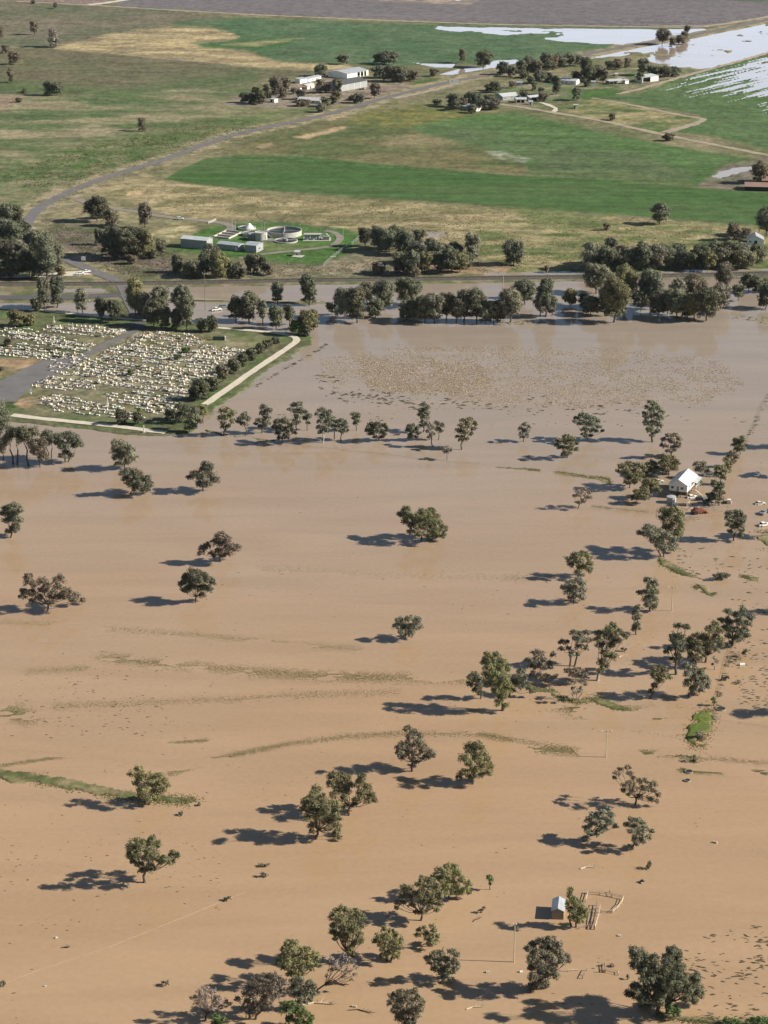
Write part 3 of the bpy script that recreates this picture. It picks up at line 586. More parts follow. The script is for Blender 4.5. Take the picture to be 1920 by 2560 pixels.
T('gum_tree',(508,1228),[(515,1162,11,8),(526,1172,14,10),(508,1177,11,8),(490,1186,13,8),(475,1194,11,6),(502,1196,15,10),(524,1192,16,12),(538,1202,10,13),(500,1210,12,8),(520,1212,13,9)],'g','windswept gum with a long left limb below the middle of the cemetery levee','lone flooded gums')
T('gum_tree',(27,1344),[(20,1272,11,9),(40,1268,14,10),(52,1278,10,10),(15,1285,12,10),(35,1287,17,12),(48,1300,13,10),(25,1302,14,9),(44,1316,11,8),(30,1320,9,7)],'g','rounded gum on a crooked thin trunk near the left edge','lone flooded gums')
T('gum_tree',(120,1527),[(80,1444,11,8),(78,1458,13,10),(92,1462,10,8),(115,1455,13,9),(148,1450,14,11),(130,1468,13,10),(60,1478,11,8),(58,1492,11,8),(88,1484,13,10),(110,1476,14,10),(150,1470,13,10),(168,1480,13,9),(188,1488,13,10),(130,1490,18,11),(155,1492,14,9),(100,1494,12,8),(202,1502,7,7),(182,1502,13,7),(82,1502,8,5),(128,1506,9,8)],'b','big spreading reddish-brown gum with many open limbs at the left edge','lone flooded gums')
T('gum_tree',(550,1404),[(556,1342,15,9),(572,1348,11,9),(542,1356,13,10),(562,1362,16,11),(508,1372,11,8),(520,1366,10,8),(505,1384,9,6),(582,1370,14,10),(596,1372,8,9),(572,1382,12,8),(548,1378,12,8),(530,1384,9,6)],'b','brownish two-lobed gum above a round dense one, left of centre','lone flooded gums')
T('gum_tree',(489,1506),[(488,1432,15,9),(506,1438,13,10),(465,1444,12,9),(475,1452,16,12),(500,1455,17,12),(522,1450,12,10),(534,1458,8,8),(455,1460,11,8),(480,1470,17,11),(506,1472,15,11),(464,1477,10,9),(525,1474,9,10),(505,1488,9,6)],'d','dense round lollipop-shaped gum on a short trunk, left of centre','lone flooded gums')
# centre
T('gum_tree',(1053,1351),[(1018,1276,13,9),(1004,1288,11,8),(1022,1292,13,10),(1058,1284,16,10),(1078,1282,14,10),(1092,1292,9,9),(1048,1298,17,12),(1075,1300,18,13),(1012,1306,9,9),(1035,1315,15,11),(1062,1318,16,10),(1092,1310,14,10),(1105,1322,10,9),(1028,1330,9,8),(1045,1338,9,7),(1085,1330,14,10),(1108,1340,7,11),(1075,1344,10,7),(1093,1348,8,9)],'o','largest lone gum in the middle of the flood, olive with two crown parts','lone flooded gums')
T('gum_tree',(1013,1597),[(998,1552,11,9),(1022,1548,12,8),(1042,1552,12,9),(992,1566,10,8),(1012,1568,16,10),(1036,1566,16,9),(1052,1568,7,6),(1005,1580,10,7),(1028,1580,11,6)],'k','small open-branched grey gum alone in the middle of the flood','lone flooded gums')
T('gum_tree',(1030,1928),[(1018,1825,10,9),(1034,1832,9,10),(1048,1842,9,9),(1026,1846,13,10),(1044,1860,16,12),(1002,1868,14,10),(1018,1864,12,10),(998,1884,11,9),(1020,1882,18,11),(1058,1876,16,12),(1075,1884,12,9),(1084,1890,7,8),(1005,1896,9,6),(1038,1896,13,8),(1062,1896,12,7),(1040,1906,8,5)],'b','brown pyramid-shaped gum, left of a pale green one, centre of lower half','lower scattered gums')
T('gum_tree',(1182,1960),[(1172,1866,12,8),(1192,1862,10,9),(1200,1874,12,10),(1178,1882,14,10),(1210,1888,12,9),(1160,1896,14,9),(1190,1898,16,11),(1218,1902,12,9),(1205,1914,15,10),(1226,1918,9,10),(1172,1912,12,8),(1160,1934,14,9),(1148,1944,9,5),(1190,1928,12,11),(1216,1932,13,9),(1176,1944,11,8),(1204,1940,9,8)],'y','pale yellow-green gum with layered open crown right of the brown pyramid one','lower scattered gums')
T('gum_tree',(872,2038),[(832,1944,13,10),(850,1942,14,9),(868,1950,15,10),(905,1945,11,9),(826,1962,11,9),(845,1965,17,12),(870,1968,15,12),(900,1962,13,13),(918,1970,11,11),(840,1984,15,10),(865,1984,13,9),(905,1985,15,10),(928,1990,11,10),(858,1998,9,7),(892,2000,12,8),(920,2004,13,8),(936,2004,7,8)],'o','tall gum on a branching trunk, behind and right of a bigger dark gum, lower centre','lower scattered gums')
T('gum_tree',(790,2098),[(792,1976,12,10),(784,1992,14,10),(804,1998,13,10),(764,2008,13,11),(785,2012,18,12),(810,2014,17,11),(832,2012,14,10),(845,2022,9,9),(762,2024,12,9),(790,2032,20,12),(818,2034,18,12),(840,2040,12,10),(775,2046,13,9),(800,2054,16,10),(826,2056,15,10),(780,2066,10,9),(842,2066,12,8),(818,2074,12,7),(842,2082,12,8),(848,2094,6,8),(778,2080,8,6)],'o','dense dark olive gum with drooping right side in front of another, lower centre','lower scattered gums')
T('gum_tree',(362,2012),[(348,1924,12,8),(334,1940,10,9),(352,1940,15,10),(378,1944,13,9),(402,1944,12,8),(415,1954,9,9),(350,1958,15,11),(375,1962,17,11),(400,1964,14,11),(420,1964,7,7),(362,1978,17,11),(388,1982,15,11),(405,1978,10,9),(350,1988,10,8),(372,1996,13,9),(392,1996,9,7)],'y','bushy many-stemmed tree on the narrow green bank at left','lower scattered gums',stems=3,dens=0.85)
T('gum_tree',(361,2206),[(384,2098,9,7),(352,2108,16,10),(375,2112,16,11),(396,2114,9,10),(330,2122,13,10),(352,2128,17,12),(380,2132,18,12),(322,2138,8,10),(342,2144,13,9),(366,2148,17,11),(392,2146,12,10),(434,2138,12,9),(447,2142,6,9),(418,2148,12,9),(405,2158,11,8),(432,2156,11,8),(350,2164,11,8),(374,2166,12,8),(338,2156,7,8)],'o','dense olive gum with one long limb reaching right, lower left, casting a broad shadow','lower scattered gums')
# right of centre
T('gum_tree',(1445,1444),[(1456,1387,11,7),(1438,1390,12,8),(1420,1400,10,8),(1446,1404,15,9),(1468,1396,9,8),(1473,1410,9,7),(1430,1412,11,7),(1454,1418,13,9),(1474,1425,9,8),(1445,1430,10,7)],'o','olive gum leaning right, upper one of two right of centre','right flooded gums')
T('gum_tree',(1434,1510),[(1425,1458,12,8),(1442,1454,13,8),(1456,1462,9,8),(1412,1470,12,8),(1432,1472,15,10),(1454,1476,11,9),(1418,1484,11,7),(1440,1488,14,9),(1458,1494,8,9),(1426,1496,8,6)],'k','rounded grey-green gum, lower one of two right of centre','right flooded gums')
T('gum_tree',(1624,1528),[(1618,1452,10,8),(1632,1460,11,9),(1622,1468,12,9),(1598,1482,9,6),(1612,1482,10,7),(1634,1482,11,11),(1622,1496,14,10),(1636,1502,9,10),(1620,1512,11,10),(1634,1518,9,7)],'g','narrow upright gum beside a power pole, right side','right flooded gums')
T('gum_tree',(1590,1586),[(1592,1520,8,7),(1587,1532,8,8),(1594,1544,9,8),(1584,1548,7,8),(1595,1560,6,8),(1588,1566,6,7)],'g','very narrow gum in front of the upright one by the power pole','right flooded gums')
T('gum_tree',(1834,1352),[(1822,1284,11,8),(1842,1284,12,8),(1855,1294,9,8),(1814,1296,9,7),(1832,1300,15,10),(1852,1306,9,9),(1818,1312,8,8),(1838,1318,15,10),(1855,1326,7,8),(1850,1338,9,7),(1822,1330,8,6)],'d','dark upright gum standing alone below the farmhouse, near the right edge','right flooded gums')
T('gum_tree',(1680,1376),[(1660,1280,16,10),(1682,1280,16,10),(1698,1292,10,10),(1662,1300,18,13),(1688,1306,16,13),(1702,1318,6,12),(1665,1322,14,11),(1690,1330,12,12)],'o','tall olive gum directly behind a spreading one below the farmhouse','right flooded gums')
T('gum_tree',(1655,1392),[(1620,1322,14,9),(1602,1334,10,7),(1622,1336,15,10),(1640,1332,14,10),(1660,1340,16,12),(1682,1346,13,13),(1630,1350,13,9),(1650,1356,16,10),(1678,1364,12,10),(1664,1372,13,9),(1645,1366,10,7),(1685,1375,6,6)],'k','wide spreading grey-green gum with a V trunk below the farmhouse','right flooded gums',stems=2)
T('gum_tree',(1574,1220),[(1556,1168,12,8),(1574,1162,14,8),(1592,1166,12,8),(1606,1174,8,9),(1543,1178,8,5),(1562,1182,14,9),(1584,1182,16,10),(1602,1188,9,7),(1572,1196,14,8),(1590,1200,10,6)],'o','umbrella-crowned gum left of the farmhouse','farmhouse trees')
T('gum_tree',(1445,1272),[(1440,1228,10,6),(1458,1226,10,6),(1472,1232,9,6),(1450,1238,12,7),(1470,1244,10,6),(1436,1240,5,4),(1458,1250,8,5)],'b','small brown gum leaning right, alone left of the farmhouse','farmhouse trees',dens=0.7)
T('garden_tree',(1622,1245),[(1618,1206,13,9),(1636,1208,12,9),(1610,1220,12,9),(1630,1222,14,9),(1644,1226,7,8)],'o','round garden tree just left of the raised farmhouse wall','farmhouse trees')
T('garden_tree',(1588,1256),[(1592,1232,12,9),(1608,1230,12,8),(1586,1244,9,8),(1606,1244,15,9),(1620,1240,7,8)],'o','low round garden tree in front of the umbrella gum left of the house','farmhouse trees')
T('shrub',(1618,1186),[(1608,1168,14,8),(1626,1162,13,8),(1620,1176,17,9),(1638,1174,12,9)],'d','dark thick shrub mass behind and left of the farmhouse','farmhouse trees',z0=0)
T('garden_tree',(1672,1188),[(1660,1146,13,9),(1678,1148,13,9),(1690,1158,8,9),(1652,1158,10,8),(1670,1164,18,10),(1686,1172,9,8),(1658,1176,14,8)],'o','big round-crowned olive tree directly behind the left side of the house roof','farmhouse trees')
T('garden_tree',(1754,1192),[(1742,1162,10,8),(1756,1162,10,7),(1750,1174,14,9),(1766,1178,9,8)],'k','grey-green bush tree behind the right side of the house roof','farmhouse trees')
T('garden_tree',(1851,1136),[(1840,1104,9,8),(1853,1100,8,9),(1835,1114,8,7),(1848,1114,10,10),(1856,1124,6,9),(1842,1124,8,7)],'o','topmost bushy tree in the line right of the farmhouse','farmhouse trees')
T('garden_tree',(1826,1166),[(1828,1132,8,8),(1838,1142,7,8),(1820,1146,8,8),(1832,1154,8,7)],'b','second bushy tree down the line right of the farmhouse','farmhouse trees')
T('garden_tree',(1814,1190),[(1812,1152,10,8),(1822,1160,8,8),(1814,1170,11,8),(1822,1178,7,6)],'o','third bushy tree down the line right of the farmhouse','farmhouse trees')
T('garden_tree',(1800,1212),[(1796,1172,12,8),(1808,1178,9,9),(1794,1186,11,8),(1806,1194,9,7)],'o','fourth bushy tree down the line right of the farmhouse, above the pole','farmhouse trees')
T('garden_tree',(1796,1262),[(1782,1210,10,8),(1798,1214,9,9),(1790,1228,11,9),(1804,1232,7,9),(1784,1240,10,8),(1798,1246,10,8)],'d','dark tree beside the pole in front of the farmhouse yard','farmhouse trees')
T('shrub',(1780,1262),[(1770,1240,9,7),(1780,1246,11,8),(1770,1252,8,6)],'d','low dark shrub by the parked cars in front of the farmhouse','farmhouse trees')
T('shrub',(1742,1222),[(1738,1212,7,7),(1746,1206,6,7)],'v','green shrub at the foot of the farmhouse stairs','farmhouse trees')
# cluster at right
T('gum_tree',(1830,1615),[(1812,1532,11,7),(1848,1528,9,8),(1830,1540,13,9),(1858,1538,10,8),(1874,1546,8,11),(1800,1552,10,7),(1818,1556,14,10),(1842,1556,14,10),(1864,1560,12,10),(1808,1572,10,8),(1830,1576,16,10),(1854,1578,13,9),(1824,1594,12,8),(1845,1594,14,8),(1868,1590,8,6),(1830,1606,9,4)],'g','highest gum on the right of the flooded clump near the right edge','right clump gums')
T('gum_tree',(1764,1656),[(1780,1563,11,8),(1768,1576,14,10),(1790,1578,10,8),(1740,1592,11,9),(1760,1594,15,10),(1784,1596,15,10),(1800,1602,9,8),(1748,1608,12,8),(1772,1612,15,9),(1798,1612,8,6),(1770,1630,13,8),(1788,1626,9,5),(1758,1640,7,6)],'o','gum leaning to the right in the middle of the right-hand clump','right clump gums')
T('gum_tree',(1690,1686),[(1692,1566,10,7),(1706,1570,10,7),(1678,1592,11,8),(1694,1592,12,8),(1684,1606,15,10),(1702,1608,9,10),(1690,1622,12,9),(1662,1630,7,6),(1672,1624,8,6),(1702,1626,9,8),(1690,1638,9,6)],'d','dark high-crowned gum on a thin bent trunk, left of the right-hand clump','right clump gums')
T('gum_tree',(1740,1668),[(1722,1604,12,9),(1738,1610,12,9),(1725,1622,14,10),(1744,1628,11,10),(1730,1640,13,9),(1746,1648,8,8),(1736,1655,8,6)],'o','gum crowded between its neighbours in the middle of the right-hand clump','right clump gums')
T('gum_tree',(1626,1746),[(1640,1674,14,9),(1660,1676,10,8),(1632,1688,10,9),(1652,1690,14,9),(1668,1694,8,8),(1645,1704,11,7),(1636,1715,8,8),(1626,1730,6,9)],'o','short leaning gum with bushy trunk base at the left of the right-hand clump','right clump gums')
T('gum_tree',(1722,1743),[(1716,1666,12,9),(1732,1672,12,10),(1750,1684,12,9),(1714,1688,11,9),(1736,1692,14,10),(1762,1700,11,9),(1718,1706,12,9),(1744,1710,14,9),(1770,1716,8,9),(1730,1722,12,7),(1756,1726,10,7)],'k','wide pale grey-green gum in the front of the right-hand clump','right clump gums')
T('sapling',(1786,1675),[(1786,1648,5,6),(1792,1655,4,5),(1782,1662,4,5)],'k','thin sparse sapling right of the right-hand clump','right clump gums',dens=0.6)
# cluster at centre right
T('gum_tree',(1257,1776),[(1218,1642,13,8),(1238,1640,11,8),(1212,1656,11,9),(1232,1658,16,11),(1254,1658,11,10),(1220,1674,14,10),(1244,1676,17,11),(1266,1674,10,10),(1210,1690,10,9),(1232,1694,17,12),(1256,1696,16,12),(1268,1712,9,10),(1222,1710,14,10),(1246,1714,16,10),(1262,1728,12,10),(1238,1730,13,9),(1256,1744,13,9),(1248,1758,12,8),(1262,1764,8,8)],'y','tallest bushy gum with a hanging skirt of leaves, left end of the centre-right clump','centre clump gums')
T('gum_tree',(1202,1747),[(1186,1688,10,7),(1174,1696,8,8),(1192,1700,13,9),(1178,1712,10,8),(1196,1716,11,8),(1186,1726,9,6),(1200,1732,7,6)],'d','short dark gum tight against the left of the tallest bushy gum','centre clump gums')
T('gum_tree',(1272,1742),[(1298,1682,11,8),(1290,1696,13,9),(1308,1700,9,10),(1284,1712,12,9),(1304,1716,13,8),(1280,1726,9,7),(1322,1722,9,6),(1330,1730,7,4)],'g','low spreading gum tight against the right of the tallest bushy gum','centre clump gums')
T('gum_tree',(1332,1708),[(1340,1636,12,8),(1354,1636,9,7),(1382,1638,7,8),(1318,1652,10,8),(1336,1654,14,9),(1356,1652,10,8),(1330,1668,11,8),(1350,1668,11,7),(1374,1662,11,7),(1332,1682,6,6)],'b','brown-green gum on a leaning pale-footed trunk, second of the centre-right clump','centre clump gums',trunk='bark_pale')
T('shrub',(1372,1706),[(1348,1692,12,6),(1366,1690,13,7),(1384,1694,11,6),(1358,1700,13,5)],'b','wide brown drowned shrub beneath the centre-right clump','centre clump gums',dens=0.7,z0=0)
T('gum_tree',(1431,1665),[(1430,1582,10,7),(1446,1586,9,7),(1462,1584,11,7),(1402,1606,9,7),(1416,1606,8,6),(1438,1600,13,8),(1458,1602,12,8),(1474,1602,7,8),(1404,1622,9,5),(1422,1620,7,5),(1446,1618,10,7),(1464,1620,9,6),(1428,1632,6,4)],'g','open vase-shaped gum at the back of the centre-right clump','centre clump gums',stems=2)
T('gum_tree',(1494,1701),[(1528,1568,12,8),(1514,1578,12,9),(1498,1586,12,9),(1536,1584,14,10),(1556,1592,8,8),(1518,1596,15,10),(1490,1600,10,9),(1538,1604,15,8),(1502,1616,13,10),(1524,1616,11,9),(1510,1636,14,10),(1528,1642,10,9),(1504,1656,11,9),(1518,1664,11,9),(1500,1678,9,7)],'o','tall leafy gum on a pale trunk, right end of the centre-right clump','centre clump gums',trunk='bark_pale')
T('gum_tree',(1441,1752),[(1420,1710,8,5),(1434,1704,9,5),(1452,1704,9,5),(1464,1712,6,5),(1430,1722,6,5),(1452,1724,8,5)],'k','sparse vase-shaped gum standing alone in front of the centre-right clump','centre clump gums',stems=3,dens=0.75,trunk='bark_pale')
T('gum_tree',(1436,1712),[(1420,1678,13,6),(1440,1674,13,6),(1460,1682,12,6),(1440,1688,16,6)],'b','low flat-topped brown gum behind the sparse vase-shaped one','centre clump gums',dens=0.8)
# lower right
T('gum_tree',(1589,2010),[(1566,1920,11,6),(1552,1926,8,6),(1538,1936,9,6),(1532,1946,6,5),(1568,1936,9,7),(1580,1946,6,5),(1560,1964,12,8),(1578,1960,11,8),(1604,1954,13,8),(1624,1962,12,9),(1556,1978,9,7),(1582,1974,12,9),(1606,1974,14,9),(1630,1980,11,9),(1642,1990,6,9),(1574,1988,7,6),(1598,1992,11,8),(1622,1998,11,7),(1638,2004,7,6)],'b','reddish-brown two-part gum with a raised left branch, upper lower-right group','lower right gums',dens=0.8)
T('gum_tree',(1460,2104),[(1516,2026,11,8),(1502,2036,12,8),(1524,2040,9,8),(1484,2040,11,9),(1470,2050,9,8),(1498,2052,14,9),(1522,2056,11,9),(1534,2068,7,9),(1480,2062,13,9),(1505,2068,12,8),(1462,2072,10,8),(1496,2082,14,8),(1472,2084,9,8),(1462,2096,9,7)],'k','gum leaning strongly to the right above its shadow, lower right','lower right gums')
T('gum_tree',(1581,2124),[(1576,2050,9,7),(1592,2052,9,7),(1604,2060,9,8),(1568,2064,9,8),(1586,2068,12,9),(1612,2074,10,8),(1626,2080,7,7),(1574,2080,10,7),(1598,2084,14,9),(1620,2094,9,7),(1584,2096,9,7),(1604,2102,11,8),(1590,2110,8,6),(1576,2142,7,8)],'k','small upright grey gum right of the strongly leaning one','lower right gums')
T('gum_tree',(1434,2318),[(1424,2228,7,8),(1422,2242,9,9),(1432,2252,9,9),(1420,2260,8,8),(1440,2264,13,10),(1426,2276,12,10),(1452,2272,10,9),(1462,2282,9,9),(1440,2284,14,9),(1428,2296,10,7),(1456,2296,12,8),(1444,2304,10,6)],'y','olive tree with a pointed top standing against the small flooded shed','lower right gums',stems=2)
T('gum_tree',(1328,2482),[(1372,2354,13,8),(1352,2360,13,9),(1334,2366,12,9),(1390,2366,12,10),(1318,2378,10,9),(1364,2378,18,11),(1394,2384,13,10),(1340,2388,16,11),(1322,2402,10,10),(1368,2400,18,12),(1398,2404,13,11),(1416,2392,7,6),(1422,2404,6,7),(1345,2412,18,12),(1380,2422,17,11),(1326,2424,10,10),(1358,2432,19,11),(1386,2440,11,9),(1328,2446,13,10),(1356,2454,17,10),(1334,2466,14,9),(1368,2468,9,7)],'b','large brown-olive gum with a full crown to the water, bottom right of centre','lower right gums',dens=1.15)
T('gum_tree',(1656,2534),[(1572,2386,12,9),(1596,2388,14,9),(1578,2402,12,8),(1604,2404,14,9),(1624,2402,11,8),(1582,2418,11,8),(1676,2382,13,9),(1692,2388,11,10),(1672,2396,13,9),(1696,2402,9,8),(1606,2420,15,9),(1632,2418,13,10),(1655,2412,13,10),(1682,2416,17,11),(1700,2424,10,9),(1596,2434,11,8),(1624,2438,18,11),(1654,2438,19,12),(1686,2440,17,11),(1606,2454,15,10),(1636,2460,20,12),(1668,2462,19,12),(1700,2456,17,11),(1728,2450,13,9),(1742,2462,12,11),(1585,2472,13,10),(1610,2478,17,11),(1645,2482,19,12),(1682,2484,17,11),(1715,2478,17,11),(1744,2484,12,12),(1574,2490,11,10),(1600,2498,16,10),(1635,2502,17,10),(1664,2506,13,9),(1705,2500,11,7),(1738,2504,10,8),(1616,2516,13,8)],'d','biggest and darkest tree, broad dense crown at the bottom right','lower right gums',dens=1.25,stems=2)
T('shrub',(1684,2544),[(1672,2522,13,8),(1690,2524,12,8),(1684,2534,15,8)],'v','bright green shrub at the foot of the biggest dark tree','lower right gums',z0=0)
T('shrub',(1832,2562),[(1818,2552,12,5),(1836,2556,13,6)],'v','low green shrub at the bottom edge left of another, bottom right corner','lower right gums',z0=0)
T('shrub',(1896,2572),[(1882,2554,13,8),(1900,2552,13,9),(1914,2558,11,9)],'v','taller green shrub in the bottom right corner','lower right gums',z0=0)
# bottom centre group
T('gum_tree',(1053,2301),[(1058,2200,12,8),(1076,2204,14,9),(1048,2214,11,9),(1068,2220,16,10),(1090,2222,11,10),(1012,2224,13,8),(1028,2226,11,7),(1046,2234,14,9),(1074,2238,17,10),(1098,2242,10,12),(1006,2240,12,7),(1024,2244,11,7),(1052,2252,14,8),(1082,2256,13,9),(1098,2262,9,9),(992,2258,9,7),(1008,2258,9,7),(1030,2262,10,6),(992,2270,5,7),(1074,2270,11,6),(1090,2276,7,5)],'o','olive gum on tall forked trunk with a drooping left side, front of a pair','bottom gums',stems=1)
T('gum_tree',(1122,2244),[(1118,2168,12,8),(1136,2172,12,8),(1096,2180,14,8),(1112,2184,13,9),(1140,2188,13,10),(1088,2194,11,9),(1104,2200,14,9),(1128,2204,14,9),(1154,2202,11,9),(1168,2212,9,9),(1140,2218,14,9),(1112,2216,11,8),(1160,2228,12,9),(1174,2232,7,8),(1136,2234,14,8),(1116,2232,11,8)],'y','broad round gum behind and right of the forked one, lower centre','bottom gums')
T('gum_tree',(869,2408),[(858,2278,12,8),(840,2286,11,8),(872,2286,12,8),(892,2284,11,9),(904,2298,9,11),(834,2300,11,9),(854,2302,15,10),(880,2304,16,11),(838,2318,11,9),(860,2322,17,10),(886,2324,15,10),(906,2320,7,10),(832,2334,8,10),(850,2340,13,9),(874,2342,15,10),(898,2342,11,10),(838,2350,6,6),(862,2354,9,7),(886,2358,11,8),(904,2358,8,7),(872,2376,7,9),(878,2392,9,9)],'o','tall heavy gum with hanging foliage left of a smaller yellow-green one','bottom gums')
T('gum_tree',(972,2402),[(962,2326,9,7),(978,2332,10,7),(990,2340,11,8),(948,2342,12,7),(966,2346,14,9),(986,2354,12,8),(1002,2356,7,10),(940,2354,8,7),(956,2362,12,8),(976,2366,13,8),(996,2370,9,7),(958,2378,10,7),(978,2382,11,7),(992,2384,8,7),(968,2390,9,6),(990,2394,8,5),(954,2390,6,5)],'y','round yellow-green gum reaching down to the water, bottom centre','bottom gums',stems=2)
T('gum_tree',(1077,2366),[(1048,2326,8,6),(1060,2322,8,6),(1080,2318,8,6),(1086,2328,9,7),(1044,2338,8,5),(1064,2338,10,7),(1082,2342,10,7),(1094,2342,6,7),(1070,2350,11,6),(1088,2354,9,6),(1078,2360,10,5)],'y','small bushy gum right of the round yellow-green one, bottom centre','bottom gums')
T('gum_tree',(1107,2455),[(1084,2388,10,7),(1100,2386,10,7),(1126,2382,11,7),(1138,2390,9,8),(1070,2398,9,7),(1090,2402,13,8),(1112,2400,13,9),(1134,2406,10,8),(1144,2412,5,8),(1074,2410,8,6),(1096,2414,11,8),(1120,2418,13,8),(1138,2424,8,7),(1086,2424,9,6),(1106,2430,12,8),(1126,2434,11,7),(1114,2444,12,6),(1128,2448,7,5)],'g','compact round gum at the left end of a pole\'s long shadow, bottom','bottom gums')
T('gum_tree',(1014,2592),[(1002,2486,12,8),(1018,2488,11,7),(1034,2486,11,8),(980,2496,11,8),(996,2500,13,8),(1020,2502,15,9),(1044,2502,10,9),(1056,2512,7,10),(976,2512,10,8),(998,2516,15,9),(1026,2520,16,9),(1048,2526,11,9),(988,2530,13,9),(1012,2534,16,9),(1040,2540,13,9),(1000,2548,14,9),(1028,2556,14,9)],'b','brown-grey gum cut off by the bottom edge, just left of the bottom centre gap','bottom gums',dens=1.1)
T('gum_tree',(752,2462),[(722,2360,11,8),(738,2364,12,8),(712,2374,9,8),(730,2378,15,10),(754,2378,13,9),(770,2378,11,9),(788,2388,9,8),(718,2392,14,9),(744,2396,16,10),(770,2396,14,9),(794,2398,7,8),(698,2408,10,8),(722,2408,13,8),(750,2412,15,9),(776,2412,12,8),(792,2412,6,6),(708,2420,9,6),(734,2424,14,8),(760,2428,11,7),(728,2436,12,7),(780,2424,8,5),(746,2440,11,7)],'y','full olive-green gum with a conical top, top left of the bottom-centre thicket','bottom thicket')
T('gum_tree',(792,2488),[(856,2392,10,7),(870,2402,9,7),(828,2402,9,6),(838,2412,11,7),(882,2408,9,6),(858,2416,12,8),(890,2420,6,7),(828,2426,8,6),(844,2428,12,7),(872,2430,11,7),(888,2438,6,6),(816,2440,6,4),(860,2442,9,5),(880,2450,5,4)],'w','half-bare pale grey gum with a black trunk lying out over the water','bottom thicket',dens=0.6)
T('gum_tree',(632,2548),[(664,2444,14,8),(684,2444,12,8),(644,2454,13,9),(666,2460,16,9),(692,2460,14,9),(708,2462,9,8),(626,2472,12,8),(650,2476,16,9),(678,2478,16,9),(704,2478,10,8),(612,2488,11,8),(636,2492,15,9),(664,2494,16,9),(690,2496,12,9),(596,2502,10,6),(618,2506,13,8),(646,2510,15,8),(672,2512,12,8),(610,2520,11,6),(636,2526,13,8)],'b','wide dull brown gum with bare twigs in the middle of the bottom thicket','bottom thicket',dens=0.8,stems=2)
T('gum_tree',(745,2518),[(734,2456,11,7),(752,2456,12,8),(772,2462,11,8),(786,2470,8,8),(738,2470,13,8),(762,2474,14,8),(742,2486,12,8),(768,2488,13,8),(784,2486,8,7),(754,2498,12,7),(776,2500,9,6)],'g','grey-green gum in front of the conical one in the bottom thicket','bottom thicket')
T('shrub',(744,2576),[(712,2514,11,7),(732,2516,12,8),(752,2524,12,8),(716,2530,13,9),(738,2536,15,9),(762,2538,14,9),(778,2548,10,8),(724,2550,14,9),(750,2554,16,9),(774,2560,9,7)],'v','rich green bushy shrub at the bottom edge below the thicket','bottom thicket',z0=0)
T('gum_tree',(514,2552),[(518,2476,12,7),(534,2482,11,8),(502,2486,12,7),(490,2496,10,8),(512,2496,15,9),(536,2498,13,8),(550,2504,9,8),(494,2508,10,7),(516,2512,13,7),(540,2514,11,7),(564,2506,9,6),(575,2512,7,6),(556,2518,11,5)],'w','pale pinkish-brown thin gum at the left end of the bottom thicket','bottom thicket',dens=0.7)
T('shrub',(548,2574),[(540,2544,12,7),(556,2550,11,8),(544,2560,14,8)],'v','small bright green shrub at the bottom edge under the pale thin gum','bottom thicket',z0=0)
T('sapling',(1225,2224),[(1222,2194,7,6),(1228,2200,6,6),(1224,2210,5,5)],'v','small bright green sapling standing alone in the flood, lower centre','saplings')
T('sapling',(1784,1764),[(1783,1748,5,5),(1786,1756,4,4)],'v','small green sapling with a long shadow near the right-hand fence line','saplings')
SH = [((662,2166),[(654,2163,8,3),(668,2162,6,3)],'d','flat drowned shrub with grey leaves, upper one of two at lower left centre'),
      ((661,2192),[(656,2184,6,4),(664,2188,7,4)],'k','round drowned shrub, lower one of two at lower left centre'),
      ((1204,2282),[(1202,2276,6,4),(1209,2270,4,3)],'b','tiny dead bush leaning right, below the green sapling'),
      ((414,2464),[(408,2458,6,4),(418,2456,7,4)],'b','bare brown bush alone in open water, bottom left'),
      ((9,2466),[(6,2458,6,5),(12,2460,5,4)],'d','dark bush at the left edge on the drowned fence line'),
      ((567,2252),[(564,2248,6,3),(572,2245,6,3)],'d','small dark bush on the drowned fence line, bottom left'),
      ((500,2014),[(497,2011,4,3)],'d','tiny bush just right of the green bank end, left'),
      ((455,2038),[(452,2034,6,4)],'d','tiny dark bush below the right end of the green bank, left'),
      ((1863,1642),[(1858,1634,6,8),(1864,1628,5,6)],'d','small black bush near the white drum at the right edge'),
      ((384,2108+0),[(382,2106,3,3)],'o',None),
      ((1722,1846),[(1745,1834,8,5),(1752,1848,9,6),(1744,1858,8,4)],'b','grey dead brush pile beside the bright green patch, right'),
      ((1738,1904),[(1732,1892,7,5),(1738,1900,7,4)],'b','grey dead brush at the right tip of the small green islet'),
      ((1622,2172),[(1624,2160,5,9),(1620,2168,5,5)],'d','slim dark stump-like bush below the small upright grey gum'),
      ((1607,2206),[(1606,2204,5,4)],'d','small dark bush beside a pale log, lower right'),
      ((1532,2416),[(1530,2414,6,3)],'b','small brown bush beside the drowned yard rails, bottom right'),
      ((1570,2448),[(1569,2442,3,5)],'d','thin dark stump left of the biggest dark tree'),
      ((1562,1628),[(1556,1622,5,3),(1564,1624,4,3)],'b','twiggy dead bush left of the right-hand clump'),
      ((1840,1655),[(1838,1650,5,3)],'k','small grey bush on the fence line near the white drum'),
      ((1815,1700),[(1810,1700,8,5),(1818,1694,5,4)],'d','dark bush on the fence line, above the sapling with the long shadow'),
      ((1848,1708),[(1846,1706,8,4)],'k','grey-green tuft of brush right of the fence line')]
for b_, l_, t_c, lab in SH:
    if lab: T('shrub', b_, l_, t_c, lab, 'drowned bushes', dens=0.7, z0=0)
T('brush_pile',(1803,1446),[(1786,1440,8,5),(1800,1438,11,6),(1815,1440,10,5),(1800,1444,12,5)],'d','large dark pile of dead brush in shallow water below the farmhouse','drowned bushes',dens=0.8,cat='brush pile',z0=0)
